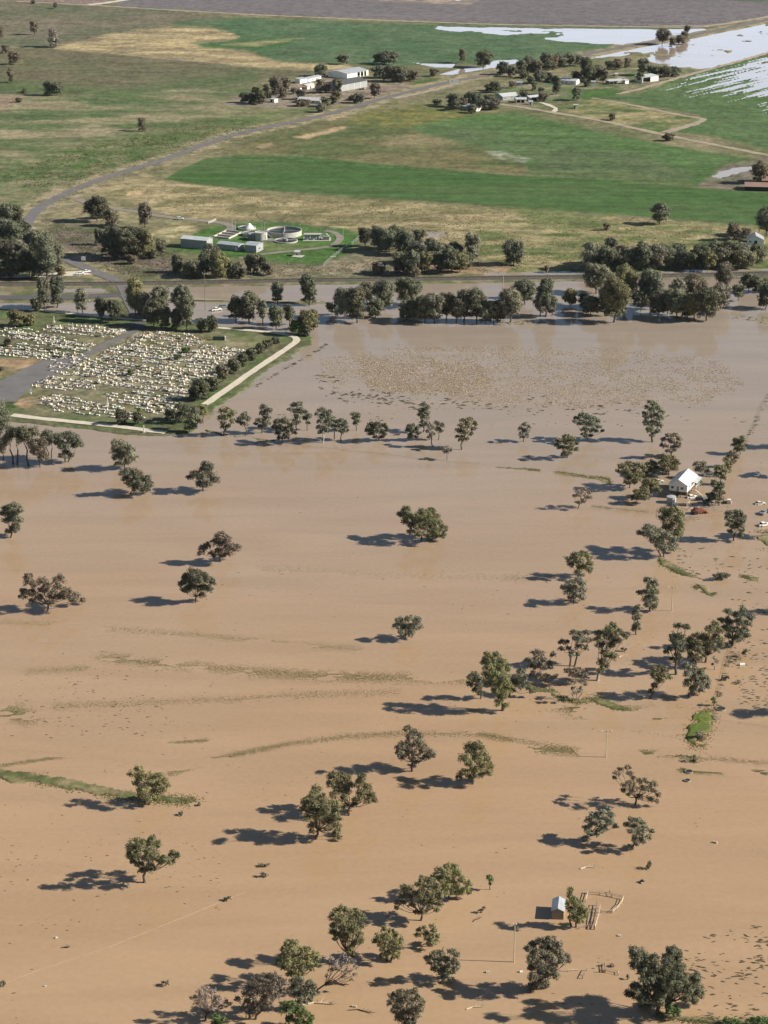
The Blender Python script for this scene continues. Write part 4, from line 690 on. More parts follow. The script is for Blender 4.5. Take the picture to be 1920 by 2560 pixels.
# trees cut by the right edge, casting shadows into view
T('gum_tree',(1948,1340),[(1930,1280,14,12),(1950,1275,16,12),(1945,1300,18,14)],'g','gum mostly outside the right edge beside the parked cars','right edge gums')
T('gum_tree',(1962,1535),[(1945,1490,14,10),(1965,1485,16,12),(1960,1508,18,12)],'g','gum outside the right edge above the debris flats','right edge gums')
T('gum_tree',(2010,1790),[(1985,1720,16,12),(2010,1712,18,14),(2000,1740,22,14),(2020,1755,14,12)],'g','gum outside the right edge whose shadow reaches into view','right edge gums')
T('gum_tree',(1975,1120),[(1955,1075,14,10),(1975,1070,16,12),(1970,1090,18,12)],'g','gum outside the right edge by the utility','right edge gums')
T('gum_tree',(1956,1190),[(1944,1150,12,10),(1960,1148,14,10),(1955,1165,14,10)],'g','gum outside the right edge beside the utility','right edge gums')
# row of trees across the flood, below the cemetery corner
ROW = [((474,1080),[(476,1026,11,8),(492,1028,10,9),(466,1040,9,9),(484,1044,14,10),(498,1052,8,8),(472,1058,9,8),(486,1064,8,6)],'g','dense grey-green gum at the cemetery levee corner, rooted in the flood'),
 ((456,1062),[(448,1018,10,9),(462,1024,10,10),(452,1038,12,9),(446,1048,7,7)],'d','dark tree on the inner side of the levee corner'),
 ((508,1058),[(500,1022,7,9),(513,1020,7,7),(508,1036,7,6),(516,1034,5,5)],'y','thin yellowish tree on the water side of the levee corner'),
 ((561,1090),[(558,1028,9,8),(574,1028,10,8),(584,1034,7,9),(552,1044,8,8),(568,1046,12,8),(582,1054,6,7),(556,1060,7,7)],'y','first upright gum in the flooded row right of the levee corner'),
 ((614,1088),[(612,1038,9,7),(604,1048,8,7),(618,1048,9,8),(596,1056,8,5),(610,1060,9,5)],'g','second and smallest gum in the flooded row right of the levee corner'),
 ((655,1082),[(660,1020,8,7),(672,1028,8,9),(656,1034,8,7),(668,1044,10,8),(650,1052,9,7),(664,1058,11,7),(640,1060,6,4)],'g','third gum in the flooded row, two-tiered crown'),
 ((706,1108),[(694,1056,11,7),(712,1056,12,8),(730,1064,8,7),(686,1068,9,6),(702,1072,13,8),(722,1076,11,8),(694,1084,8,6),(714,1088,9,6),(734,1082,6,6)],'d','broad dark gum on twin trunks in front of the flooded row'),
 ((742,1076),[(734,1014,9,7),(748,1012,9,7),(724,1024,6,4),(740,1028,10,7),(754,1030,9,8),(744,1042,9,8),(736,1052,6,5)],'g','tall gum behind the twin-trunked one in the flooded row'),
 ((768,1076),[(762,1032,9,6),(774,1040,7,6),(764,1048,8,7),(770,1058,6,5)],'g','slim gum just right of the tall one in the flooded row'),
 ((807,1107),[(806,1028,10,7),(820,1032,9,8),(793,1036,5,5),(808,1042,10,8),(824,1046,8,10),(802,1054,8,8),(818,1058,12,8),(798,1070,7,8),(812,1072,10,6),(826,1066,6,6)],'g','tallest upright gum on a pale stem in the flooded row',1),
 ((836,1098),[(834,1050,7,6),(842,1056,7,7),(834,1066,8,6),(840,1074,6,5)],'g','narrow gum squeezed between two others in the flooded row'),
 ((852,1102),[(852,1054,8,6),(864,1060,7,7),(850,1066,9,7),(864,1074,8,8),(856,1080,8,6)],'g','bushy gum on the right of the squeezed narrow one, flooded row'),
 ((891,1076),[(884,1036,8,5),(896,1040,7,6),(886,1046,7,5),(894,1054,8,6),(888,1060,6,4)],'g','small isolated gum set back in the flooded row'),
 ((946,1103),[(928,1064,10,7),(944,1062,10,6),(958,1066,9,7),(968,1074,5,8),(922,1076,10,6),(940,1076,12,7),(956,1080,10,7),(930,1086,9,5),(962,1088,6,5)],'d','wide dark round gum in the middle of the flooded row'),
 ((1032,1102),[(1028,1066,10,6),(1042,1072,8,6),(1020,1076,8,6),(1034,1080,11,7),(1046,1084,6,6),(1026,1088,7,5)],'d','round dark low gum right of the wide one, flooded row'),
 ((1059,1080),[(1058,1014,8,6),(1068,1020,8,7),(1056,1028,9,7),(1068,1034,9,7),(1050,1038,7,6),(1062,1044,10,7),(1056,1056,7,6)],'g','tall slender gum rising above its neighbours in the flooded row'),
 ((1081,1117),[(1070,1060,7,6),(1078,1068,8,7),(1070,1078,7,6),(1080,1086,7,6),(1074,1094,6,5)],'k','narrow pale gum in front of the tall slender one'),
 ((1096,1100),[(1092,1060,8,6),(1104,1064,7,7),(1094,1074,8,6),(1104,1078,5,5)],'b','brownish small gum right of the tall slender one'),
 ((1154,1124),[(1158,1054,9,6),(1174,1052,10,6),(1188,1060,6,7),(1152,1066,8,6),(1168,1066,12,8),(1184,1074,8,6),(1146,1078,8,6),(1162,1082,11,7),(1178,1086,6,4),(1142,1092,6,4),(1156,1094,8,5)],'o','gum with a dark green flat top at the right end of the flooded row'),
 ((1117,1150),[(1108,1120,6,4),(1118,1120,6,4),(1126,1126,6,5),(1114,1130,7,4)],'w','small pale grey gum in front of the flooded row'),
 ((1309,1104),[(1310,1062,8,5),(1320,1068,6,5),(1302,1072,7,5),(1314,1078,9,6),(1304,1084,7,4),(1318,1088,6,4)],'k','small pale gum alone between the flooded row and the right-hand trees'),
 ((1469,1104),[(1456,1038,11,6),(1442,1046,9,6),(1434,1054,6,4),(1468,1046,11,7),(1482,1048,8,6),(1494,1054,6,5),(1456,1058,12,7),(1478,1062,12,7),(1498,1068,8,5),(1506,1078,5,4),(1464,1074,10,6),(1484,1078,11,6),(1458,1086,6,4)],'g','wide-crowned gum on thin trunk standing between two others, right of centre'),
 ((1418,1145),[(1412,1094,11,6),(1428,1098,9,6),(1396,1104,9,6),(1416,1108,13,7),(1436,1110,8,7),(1390,1114,6,5),(1404,1120,10,6),(1424,1122,11,6),(1442,1124,6,6),(1412,1130,7,4)],'o','round olive gum in front of the wide-crowned one, right of centre'),
 ((1631,1105),[(1622,1008,9,6),(1634,1012,9,6),(1614,1020,7,5),(1642,1022,8,6),(1626,1026,11,7),(1652,1032,8,6),(1608,1034,6,5),(1636,1040,13,8),(1616,1044,9,7),(1650,1048,9,8),(1614,1060,9,8),(1632,1060,11,8),(1648,1064,9,7),(1622,1076,9,7),(1642,1080,9,7),(1630,1090,7,5)],'g','tall dark gum standing alone above the farmhouse, right'),
 ((1678,1143),[(1668,1090,9,6),(1682,1090,9,6),(1694,1098,7,6),(1656,1100,8,6),(1674,1104,11,7),(1692,1110,8,6),(1652,1114,6,5),(1664,1116,8,5),(1684,1120,9,6),(1698,1116,5,5)],'b','open orange-brown gum between the tall dark gum and the farmhouse')]
for r_ in ROW:
    T('gum_tree', r_[0], r_[1], r_[2], r_[3], 'gums in the flooded row', trunk='bark_pale' if len(r_) > 4 else 'bark')

# ---- belts: base x, base y, width px, height px, style; labels by order along the belt
ORD = ['first','second','third','fourth','fifth','sixth','seventh','eighth','ninth','tenth','eleventh','twelfth','thirteenth','fourteenth','fifteenth','sixteenth','seventeenth','eighteenth','nineteenth','twentieth',
       'twenty-first','twenty-second','twenty-third','twenty-fourth','twenty-fifth','twenty-sixth','twenty-seventh','twenty-eighth','twenty-ninth','thirtieth','thirty-first','thirty-second','thirty-third','thirty-fourth','thirty-fifth','thirty-sixth','thirty-seventh','thirty-eighth','thirty-ninth','fortieth','forty-first','forty-second','forty-third','forty-fourth','forty-fifth','forty-sixth','forty-seventh','forty-eighth','forty-ninth','fiftieth']
WORD = {'o':'olive','g':'grey-green','k':'pale grey-green','b':'brown-tinged','d':'dark green','y':'yellow-green','v':'bright green','w':'pale thin'}
def auto_lobes(bx, by, w, h, rnd, low=False):
    L_ = []; n = 6 + int(w*h/350); n = min(n, 13); f = 0.06 if low else rnd.uniform(0.14, 0.28)
    y0 = by - h; y1 = by - h*f; cx = bx + rnd.uniform(-.06,.06)*w
    for k in range(n):
        t = (k+0.5)/n; y = y0 + (y1-y0)*(0.12+0.76*t); half = w*0.58*(0.62+0.38*math.sin(math.pi*min(1,(t*0.85+0.15)))) 
        rx = w*rnd.uniform(0.22, 0.32); ry = max(3.5, h*rnd.uniform(0.12, 0.17)); sg = 1 if k % 2 else -1
        L_.append((cx + sg*rnd.uniform(0.1, 1.0)*max(0, half-rx), y, rx, ry))
    L_.append((cx, (y0+y1)/2, w*0.26, h*0.16)); L_.append((cx+rnd.uniform(-.1,.1)*w, y0+h*0.13, w*0.2, h*0.12))
    return L_
def belt(items, where, group, name='gum_tree'):
    items = sorted(items, key=lambda t: t[0]); cnt = len(items)
    for i, it in enumerate(items):
        bx, by, w, h = it[:4]; st = it[4] if len(it) > 4 else 'g'; fl = it[5] if len(it) > 5 else ''
        rnd = random.Random(int(bx*31+by*17+w)); low = 'L' in fl; h = h*rnd.uniform(0.88, 1.14)
        nm = 'shrub' if (low and h < 26) else name
        lab = '%s %s, %s from the left %s' % (WORD[st], 'shrub' if nm == 'shrub' else 'tree', ORD[i], where)
        T(nm, (bx, by), auto_lobes(bx, by, w, h, rnd, low), st, lab, group, dens=0.65 if 'S' in fl else 1.0, trunk='bark_pale' if 'P' in fl else 'bark', stems=2 if 'D' in fl else 1, seed=int(bx*3+by))
belt([(92,780,30,36,'d','L'),(111,775,30,72,'g'),(143,769,33,72,'g'),(207,782,38,66,'k','S'),(254,804,32,52,'d'),(285,808,32,56,'d'),(338,793,44,90,'y'),(362,800,40,66,'g'),(384,818,42,62,'d'),(402,800,42,80,'g'),(414,822,30,50,'d'),
      (442,824,30,50,'d'),(455,792,50,78,'g'),(468,827,34,82,'g'),(503,830,26,36,'d','L'),(528,832,28,38,'d','L')],
     'along the north edge of the cemetery', 'trees along the road north of the cemetery')
belt([(590,803,38,56,'d'),(606,800,26,46,'d'),(623,806,34,68,'g'),(648,792,16,55,'w','S'),(657,808,22,52,'g'),(690,824,38,54,'g'),(694,758,28,55,'g'),(724,812,30,46,'g'),(745,838,40,40,'v','L'),(764,838,42,66,'o'),(768,842,18,18,'g','L'),(773,763,42,66,'g'),(784,824,26,56,'o'),
      (830,788,28,32,'g'),(863,797,54,72,'k','P'),(893,807,46,80,'d'),(917,762,42,60,'g'),(938,794,40,50,'g'),(962,775,54,72,'g')],
     'in the flooded tree belt, left third', 'flooded belt left part')
belt([(1016,800,40,42,'g'),(1020,765,60,74,'g'),(1036,805,42,54,'d'),(1062,807,48,68,'g'),(1086,808,46,72,'g'),(1116,800,48,70,'g'),(1141,806,36,56,'d'),(1160,803,46,86,'g'),(1192,804,46,82,'g'),(1214,808,34,46,'d'),(1234,806,44,56,'g'),
      (1250,804,36,52,'d'),(1276,806,52,82,'k'),(1312,760,58,62,'g'),(1298,745,24,44,'g'),(1350,792,36,60,'k'),(1364,792,36,100,'g'),(1380,790,26,44,'g')],
     'in the flooded tree belt, middle third', 'flooded belt middle part')
belt([(1425,764,42,42,'y','L'),(1476,786,48,46,'g'),(1460,770,30,32,'d'),(1490,734,58,72,'k'),(1535,806,66,96,'o'),(1512,790,40,60,'g'),(1562,772,56,92,'o'),(1602,778,46,54,'g'),(1626,774,54,90,'g'),(1645,792,46,56,'d'),(1668,786,40,56,'d'),(1692,798,54,66,'g'),(1700,764,50,60,'k'),(1718,795,40,50,'d'),
      (1736,800,52,72,'o'),(1734,762,52,74,'b'),(1766,802,56,76,'d'),(1804,772,50,54,'k','D'),(1806,748,38,84,'b'),(1780,772,40,52,'g'),(1846,752,36,40,'g'),(1872,728,46,40,'g'),(1896,732,36,38,'g'),(1914,772,46,62,'d'),(1918,730,30,34,'g')],
     'in the flooded tree belt, right third', 'flooded belt right part')
belt([(-10,560,50,50,'g'),(15,562,50,52,'g'),(40,560,34,46,'d'),(5,610,50,56,'g'),(35,615,52,60,'g'),(62,600,36,46,'d'),(10,660,50,56,'d'),(45,662,54,64,'g'),(85,640,50,60,'g'),(108,636,44,56,'g'),(75,690,50,56,'d'),(30,698,56,48,'d'),(0,700,40,44,'d'),(92,696,34,44,'d'),(118,700,50,96,'g'),(140,668,42,60,'g'),(150,692,26,28,'o','L'),(125,660,40,56,'g')],
     'in the dark wood at the left edge', 'left edge wood')
belt([(243,556,54,58,'d'),(262,548,34,40,'g'),(280,566,36,36,'b'),(250,614,24,42,'g'),(272,640,40,56,'d'),(292,648,46,74,'d'),(318,652,46,84,'d'),(338,652,48,88,'d'),(360,650,40,70,'o'),(372,646,34,56,'y'),(362,572,32,56,'b'),(384,648,28,26,'d','L'),(403,641,26,42,'g'),(330,662,30,22,'b','L')],
     'between the road bend and sewage works', 'trees left of the sewage works')
belt([(443,684,26,50,'d'),(470,694,36,40,'o','L'),(490,696,44,44,'g','L'),(515,690,30,52,'g'),(530,684,42,66,'g'),(552,696,50,56,'y','L'),(582,694,40,40,'g','L'),(604,696,22,22,'d','L'),(630,685,38,44,'g','D'),(660,686,26,46,'d'),(672,690,26,30,'b','L')],
     'in front of the sewage works sheds', 'trees in front of the sewage works')
belt([(913,618,34,42,'d'),(945,628,40,56,'g'),(968,632,44,54,'g'),(990,624,40,50,'g'),(1010,640,42,54,'g'),(1000,584,26,14,'d','L'),(1020,620,36,40,'g'),(1045,610,36,36,'g'),(1000,684,34,48,'g'),(1030,690,44,56,'g'),(1045,660,44,50,'k'),(1062,686,40,56,'o'),(1075,640,40,44,'g'),(1088,668,40,52,'g'),(1100,684,40,54,'g'),(1112,660,42,54,'g'),(1130,684,46,58,'g'),(1150,682,42,52,'o'),(1140,650,36,44,'g'),(1168,672,34,40,'g'),(1182,654,38,68,'k'),(945,688,36,34,'b','L'),(1035,694,30,26,'b','L')],
     'in the grove right of the sewage works', 'grove right of the sewage works')
belt([(1284,664,54,56,'g'),(1367,682,10,17,'b','L'),(1648,563,44,54,'g'),(1516,577,16,20,'b','L'),(1915,592,56,76,'g'),(1834,602,36,42,'b'),(1866,600,28,30,'b','S'),(1900,460,44,48,'b'),(1918,455,40,44,'g')],
     'among scattered trees of the right paddocks', 'scattered paddock trees right')
bl = []
rb = random.Random(5)
for i in range(26):
    x = 1478 + i*16.4; bl.append((x + rb.uniform(-5,5), 672 - i*0.1 + (rb.uniform(-12, 6) if i % 2 else rb.uniform(-2,8)), rb.uniform(36,52), rb.uniform(48,64) - (4 if i > 12 else 0), rb.choice('ggdgokd')))
belt(bl, 'in the long grove behind the railway', 'long grove behind the railway')
belt([(500,1002,44,46,'d'),(482,998,24,26,'d','L'),(535,978,34,38,'d'),(558,955,34,38,'b'),(585,936,32,34,'d'),(606,918,30,30,'d'),(628,902,30,28,'d'),(650,885,26,24,'d','L'),(672,872,26,22,'d','L'),(690,862,20,18,'d','L')],
     'in the row inside the levee path', 'row inside the cemetery levee')
belt([(305,1062,32,36,'d'),(342,1064,30,28,'d'),(425,1052,34,26,'g'),(40,818,50,38,'o','L'),(74,816,34,34,'o','L'),(20,866,22,20,'d','L'),(325,940,16,18,'v','L'),(445,900,20,14,'v','L'),(465,884,22,13,'v','L'),(4,928,14,10,'d','L'),(350,1036,14,14,'y','L')],
     'among the graves and lawns inside the cemetery', 'plants inside the cemetery')
belt([(612,258,28,26,'d'),(632,260,24,30,'d'),(652,262,28,36,'d'),(640,240,20,22,'d'),(668,246,28,38,'g'),(692,240,32,50,'b'),(714,236,28,42,'b'),(705,246,24,28,'b')],
     'in the clump left of the far farmyard', 'far farm clump')
belt([(735,236,18,16,'b','L'),(754,250,26,26,'g','L'),(762,266,42,16,'b','L'),(800,192,34,30,'g'),(800,234,26,34,'b'),(818,232,22,24,'b'),(845,234,24,34,'g'),(840,249,26,24,'d'),(812,268,28,26,'g'),(804,282,28,24,'g','L'),(835,262,22,20,'b','L'),(895,258,34,24,'g'),(882,252,18,12,'b','L'),(936,248,28,36,'b'),(860,162,34,26,'g')],
     'around the sheds of the far farmyard', 'far farmyard trees')
belt([(944,160,24,22,'g'),(972,162,48,34,'g'),(950,196,40,28,'g'),(975,205,40,34,'g'),(1002,206,44,36,'g'),(1028,204,34,28,'b'),(990,196,40,26,'g'),(1086,192,24,18,'d','L'),(1155,158,18,34,'b'),(1208,170,46,40,'d'),(1256,188,32,34,'d'),(1281,192,26,24,'g')],
     'in the far group right of the white shed', 'far trees right of the sheds')
belt([(1302,184,30,30,'g'),(1325,180,32,44,'g'),(1345,182,28,34,'b'),(1365,178,34,50,'g'),(1382,176,30,36,'b'),(1402,170,32,36,'g'),(1424,168,28,32,'g'),(1444,166,24,30,'g'),(1312,196,30,18,'d','L'),(1350,210,32,30,'g'),(1372,204,32,24,'b'),(1325,212,18,20,'d'),(1336,228,14,24,'g'),(1390,238,24,46,'d'),(1442,252,24,32,'g'),(1352,240,16,20,'g')],
     'in the far belt beside the second farmstead', 'far belt beside second farm')
belt([(1094,264,26,16,'d','L'),(1132,268,32,34,'g'),(1140,276,28,24,'g'),(1176,264,30,36,'g'),(1190,270,30,34,'g'),(1160,272,24,26,'b'),(1205,276,30,30,'g'),(1226,262,34,26,'d'),(1238,232,30,24,'d'),(1222,228,22,16,'d','L'),(1236,276,34,30,'g'),(1182,284,26,22,'d'),(1312,248,28,20,'b'),(1356,254,26,20,'b'),(1280,222,20,18,'b','S')],
     'in the thick garden of the middle farmstead', 'middle farmstead trees')
belt([(1462,208,34,56,'d'),(1478,206,34,44,'g'),(1495,204,34,42,'b'),(1510,208,26,30,'b'),(1440,204,28,22,'b','L'),(1468,218,18,14,'d','L'),(1525,174,28,22,'g'),(1545,174,26,24,'b'),(1570,170,20,24,'b'),(1608,190,30,40,'g'),(1598,206,20,22,'d'),(1630,190,30,26,'g'),(1650,190,28,24,'g'),(1668,194,28,26,'g'),(1688,192,28,22,'g')],
     'around the farthest farm buildings at right', 'farthest farm trees')
belt([(1655,112,36,40,'b'),(1680,116,20,22,'b'),(1700,110,30,24,'b'),(1712,100,22,22,'b'),(1718,84,16,20,'d'),(1532,302,20,18,'b','L'),(1673,354,28,20,'b','L')],
     'by the flooded far road and green fields', 'far trees by flooded road')
belt([(0,96,18,32,'b'),(86,88,22,32,'b'),(136,120,30,26,'w','S'),(134,118,24,46,'w','S'),(14,134,22,24,'b','S'),(34,162,30,34,'b'),(29,208,16,34,'b'),(124,240,28,36,'g'),(144,240,26,32,'g'),(60,234,15,10,'d','L'),(48,257,16,10,'d','L'),(357,330,26,38,'b','S'),(138,22,10,14,'d'),(84,10,12,7,'b','L')],
     'scattered over the far left pastures', 'far left pasture trees')
# ------------------------------------------------------------------ BUILDINGS
LZ = 0.42
def frame_from(A, B, z=LZ):
    a = G(*A, z); b = G(*B, z); d = b - a; return a, d.length, math.atan2(d.y, d.x)
def building(name, label, cat, A, B, depth, h, rise=0.9, wall='white', roof='roof_zinc', group=None, doors=(), windows=(), open_front=(), ridge='long', eave=0.35, floor=0.0, posts=0, side_windows=()):
    """local x along the front wall A->B, y away from the viewer"""
    a, w, rz = frame_from(A, B); root = empty(name, a, rz); tag(root, label, cat, group)
    t = 0.15; wl_ = MB()
    z0, z1 = floor, floor + h
    def wall_x(y, segs):       # wall parallel to the front, with openings
        x = 0
        for (o0, o1) in sorted(segs):
            wl_.box(x, o0, y, y+t, z0, z1); wl_.box(o0, o1, y, y+t, z1-0.4, z1); x = o1
        wl_.box(x, w, y, y+t, z0, z1)
    wall_x(0, [(p*w, q*w) for p, q in open_front]); wall_x(depth-t, [])
    wl_.box(0, t, t, depth-t, z0, z1); wl_.box(w-t, w, t, depth-t, z0, z1)
    if ridge == 'long':
        for x in (0.0, w-t): wl_.add([(x,0,z1),(x+t,0,z1),(x+t,depth,z1),(x,depth,z1),(x,depth/2,z1+rise),(x+t,depth/2,z1+rise)], [(0,4,3),(1,2,5),(0,1,5,4),(3,4,5,2)])
        e = eave; r_ = MB().add([(-e,-e,z1-0.05-e*rise/(depth/2)),(w+e,-e,z1-0.05-e*rise/(depth/2)),(w+e,depth/2,z1+rise),(-e,depth/2,z1+rise),(w+e,depth+e,z1-0.05-e*rise/(depth/2)),(-e,depth+e,z1-0.05-e*rise/(depth/2))],
            [(0,1,2,3),(3,2,4,5)])
        r_.v += [(x,y,z+0.14) for x,y,z in r_.v[:6]]; r_.f = [(0,3,2,1),(3,5,4,2),(6,7,8,9),(9,8,10,11),(0,1,7,6),(4,5,11,10),(1,2,8,7),(2,4,10,8),(0,6,9,3),(3,9,11,5)]
    elif ridge == 'deep':
        for y in (0.0, depth-t): wl_.add([(0,y,z1),(w,y,z1),(w,y+t,z1),(0,y+t,z1),(w/2,y,z1+rise),(w/2,y+t,z1+rise)], [(0,1,4),(2,3,5),(1,2,5,4),(0,4,5,3)])
        e = eave; q = z1-0.05-e*rise/(w/2)
        r_ = MB(); r_.v = [(-e,-e,q),(-e,depth+e,q),(w/2,depth+e,z1+rise),(w/2,-e,z1+rise),(w+e,depth+e,q),(w+e,-e,q)]
        r_.v += [(x,y,z+0.14) for x,y,z in r_.v[:6]]; r_.f = [(0,1,2,3),(3,2,4,5),(6,9,8,7),(9,11,10,8),(0,6,7,1),(4,10,11,5),(0,3,9,6),(3,5,11,9),(1,7,8,2),(2,8,10,4)]
    else:
        e = eave; r_ = MB(); r_.v = [(-e,-e,z1),(w+e,-e,z1),(w+e,depth+e,z1+rise),(-e,depth+e,z1+rise)]; r_.v += [(x,y,z+0.14) for x,y,z in r_.v[:4]]
        r_.f = [(0,3,2,1),(4,5,6,7),(0,1,5,4),(1,2,6,5),(2,3,7,6),(3,0,4,7)]
        for x in (0.0, w-t): wl_.add([(x,t,z1),(x+t,t,z1),(x+t,depth,z1),(x,depth,z1),(x,depth,z1+rise*0.96),(x+t,depth,z1+rise*0.96)], [(0,3,4),(1,5,2),(0,4,5,1),(3,2,5,4)])
    wl_.build('wall', M[wall], root); r_.build('roof', M[roof], root)
    MB().box(0.2, w-0.2, 0.2, depth-0.2, z0, z0+0.06).build('floor', M['concrete_dark'], root)
    for (p, q, hh, m_) in doors: MB().box(p*w, q*w, -0.05, -0.004, z0, z0+hh).build('door', M[m_], root)
    for (p, q, b_, t_) in windows:
        f = MB().box(p*w, q*w, -0.06, -0.004, z0+b_, z0+t_).build('window', M['white'], root)
        MB().box(p*w+0.1, q*w-0.1, -0.08, -0.062, z0+b_+0.1, z0+t_-0.1).build('pane', M['glass'], f)
    for (p, q, b_, t_) in side_windows:
        f = MB().box(w+0.004, w+0.06, p*depth, q*depth, z0+b_, z0+t_).build('window', M['white'], root)
        MB().box(w+0.062, w+0.08, p*depth+0.1, q*depth-0.1, z0+b_+0.1, z0+t_-0.1).build('pane', M['glass'], f)
    for k in range(posts): 
        x = w*(k/(posts-1)); MB().box(x-0.16, x+0.16, -0.14, -0.004, z0, z1).build('post', M['white'], root)
    return root, w
def carport(name, label, cat, A, B, depth, h, roof='roof_white', rise=0.4, n=3, group=None):
    a, w, rz = frame_from(A, B); root = empty(name, a, rz); tag(root, label, cat, group)
    r_ = MB(); r_.v = [(-.3,-.3,h),(w+.3,-.3,h),(w+.3,depth+.3,h+rise),(-.3,depth+.3,h+rise)]; r_.v += [(x,y,z+0.14) for x,y,z in r_.v[:4]]
    r_.f = [(0,3,2,1),(4,5,6,7),(0,1,5,4),(1,2,6,5),(2,3,7,6),(3,0,4,7)]; r_.build('roof', M[roof], root)
    for k in range(n):
        for y, hh in ((0.0, h), (depth-.15, h+rise*0.9)):
            x = (w-.15)*k/(n-1); MB().box(x, x+.15, y, y+.15, 0, hh).build('post', M['galv'], root)
    MB().box(0.1, w-0.1, depth-0.1, depth-0.02, 0, h+rise*0.85).build('back_wall', M['greywall'], root)
    return root, w
FG = 'far farm buildings'
building('machinery_shed','big white open-fronted shed with pale grey gable roof, highest of the far farmyard','shed',(868,198),(921,188),22,4.6,1.6,'white','roof_zinc',FG,open_front=((0.48,0.60),(0.64,0.76),(0.80,0.90)))
building('grain_shed','large grey-walled shed with white posts and shaded dark roof in the far farmyard','shed',(853,229),(917,217),20,5.6,2.0,'greywall','roof_shaded',FG,posts=5)
building('small_shed','small white box shed with grey left wall, left of the long low white one','shed',(750,209),(768,206),6,3.6,0.5,'white','roof_zinc',FG,ridge='mono')
building('long_shed','long low white shed behind the far farmhouse','shed',(770,205),(803,198),7,2.8,0.8,'white','roof_zinc',FG,windows=((0.3,0.4,1.0,2.0),(0.6,0.7,1.0,2.0)))
building('farmhouse','low far farmhouse with bright white roof among round garden trees','house',(744,257),(800,260),11,2.6,1.6,'cream','roof_white',FG,windows=((0.15,0.25,0.9,2.0),(0.65,0.75,0.9,2.0)),doors=((0.45,0.5,2.1,'dark'),))
building('cottage','small cream building in the middle of the far farmyard','shed',(768,224),(786,219),6,3.2,0.9,'cream','roof_white',FG,doors=((0.4,0.55,2.2,'dark'),))
building('outbuilding','whitish low outbuilding with brown roof at the left of the far farmyard','shed',(728,229),(749,230),6,2.6,1.0,'white','roof_rust',FG,open_front=((0.4,0.7),))
building('hut','tiny white hut in front of the clump left of the far farmyard','hut',(675,255),(686,257),4,2.8,0.4,'white','roof_white',FG,ridge='mono',doors=((0.2,0.5,2.1,'dark'),))
carport('open_shelter','dark open shelter between cream building and whitish outbuilding, far farmyard','shelter',(753,226),(768,226),6,2.8,'roof_rust',group=FG)
SGp = 'second farm buildings'
building('farmhouse','wide pale-roofed house right of the thick garden, middle farmstead','house',(1257,251),(1298,247),13,3.0,1.8,'greywall','roof_white',SGp,windows=((0.1,0.2,1,2.1),(0.5,0.6,1,2.1)))
building('garage','low white flat-roofed garage right below the wide pale-roofed house','garage',(1290,257),(1316,257),7,2.8,0.5,'white','roof_white',SGp,ridge='mono',doors=((0.1,0.4,2.3,'dark'),(0.5,0.8,2.3,'dark')))
building('shed','white-roofed dark shed right of the low white garage','shed',(1325,253),(1351,250),8,3.0,1.0,'greywall','roof_white',SGp,open_front=((0.2,0.6),))
building('pump_hut','tiny white hut in front of the white-roofed dark shed','hut',(1322,262),(1332,262),3,2.6,0.3,'white','roof_white',SGp,ridge='mono',doors=((0.3,0.6,2,'dark'),))
building('farmhouse','low grey house nearly hidden by the thick garden trees','house',(1143,272),(1170,275),10,2.8,1.4,'greywall','roof_zinc',SGp,windows=((0.3,0.45,1,2),))
building('caravan','small white caravan at the foot of the thick garden','caravan',(1190,279),(1203,276),2.6,2.4,0.2,'white','roof_white',SGp,ridge='mono',windows=((0.3,0.6,1.1,1.8),))
building('small_shed','small grey shed beside the pond road right of the far road','shed',(1292,214),(1306,214),6,2.6,0.5,'greywall','roof_zinc',SGp)
building('house_wing','left wing of the long white house in the far belt, brighter roof','house',(1375,206),(1399,209),9,2.8,1.1,'white','roof_white',SGp,windows=((0.2,0.4,1,2),))
building('long_house','long white house with pale roof in the far belt','house',(1400,209),(1440,212),10,3.2,1.2,'white','roof_white',SGp,windows=((0.1,0.2,1,2.1),(0.35,0.45,1,2.1),(0.7,0.8,1,2.1)))
building('hut','tiny cream hut right of the big dark tree cluster, far right','hut',(1478,214),(1489,214),4,3.2,0.4,'cream','roof_zinc',SGp,ridge='mono')
carport('long_carport','long flat white carport, open and dark in front, far right','carport',(1524,212),(1562,209),7,2.9,'roof_white',group=SGp,n=5)
building('hut','little white hut at the right end of the long carport','hut',(1563,210),(1572,209),4,3.0,0.3,'white','roof_white',SGp,ridge='mono')
building('hut','small pale hut alone above the long carport','hut',(1538,194),(1545,194),4,3.0,0.3,'cream','roof_white',SGp,ridge='mono')
building('white_shed','bright white box shed with dark open left bay, rightmost far building','shed',(1606,207),(1646,202),10,4.6,0.6,'white','roof_white',SGp,open_front=((0.03,0.5),),ridge='mono')
building('block_hut','tiny tan block hut alone in the straw paddock, far right','hut',(1434,272),(1445,272),3,3.0,0.2,'cream','concrete',SGp,ridge='mono',doors=((0.1,0.4,2,'dark'),))
building('cottage','white cottage with blue-grey gable roof at the right edge beside the weedy paddock','house',(1868,610),(1909,611),10,2.8,2.4,'white','roof_zinc',None,ridge='deep',doors=((0.42,0.6,2.2,'dark'),),windows=((0.1,0.25,1,2),))
building('hay_shed','long pinkish rusty-roofed shed on the right edge above the green field','shed',(1862,477),(1932,479),14,3.0,1.6,'dark','roof_rust',None)
building('farmhouse','dark red-brown house behind the rusty-roofed shed at the right edge','house',(1905,462),(1935,463),10,3,2,'rust','roof_rust',None)
PLt = 'sewage works sheds'
building('steel_shed','largest cream steel shed, leftmost of the sewage works','shed',(452,618),(517,624),8.5,5.4,0.9,'greywall','roof_white',PLt,side_windows=())
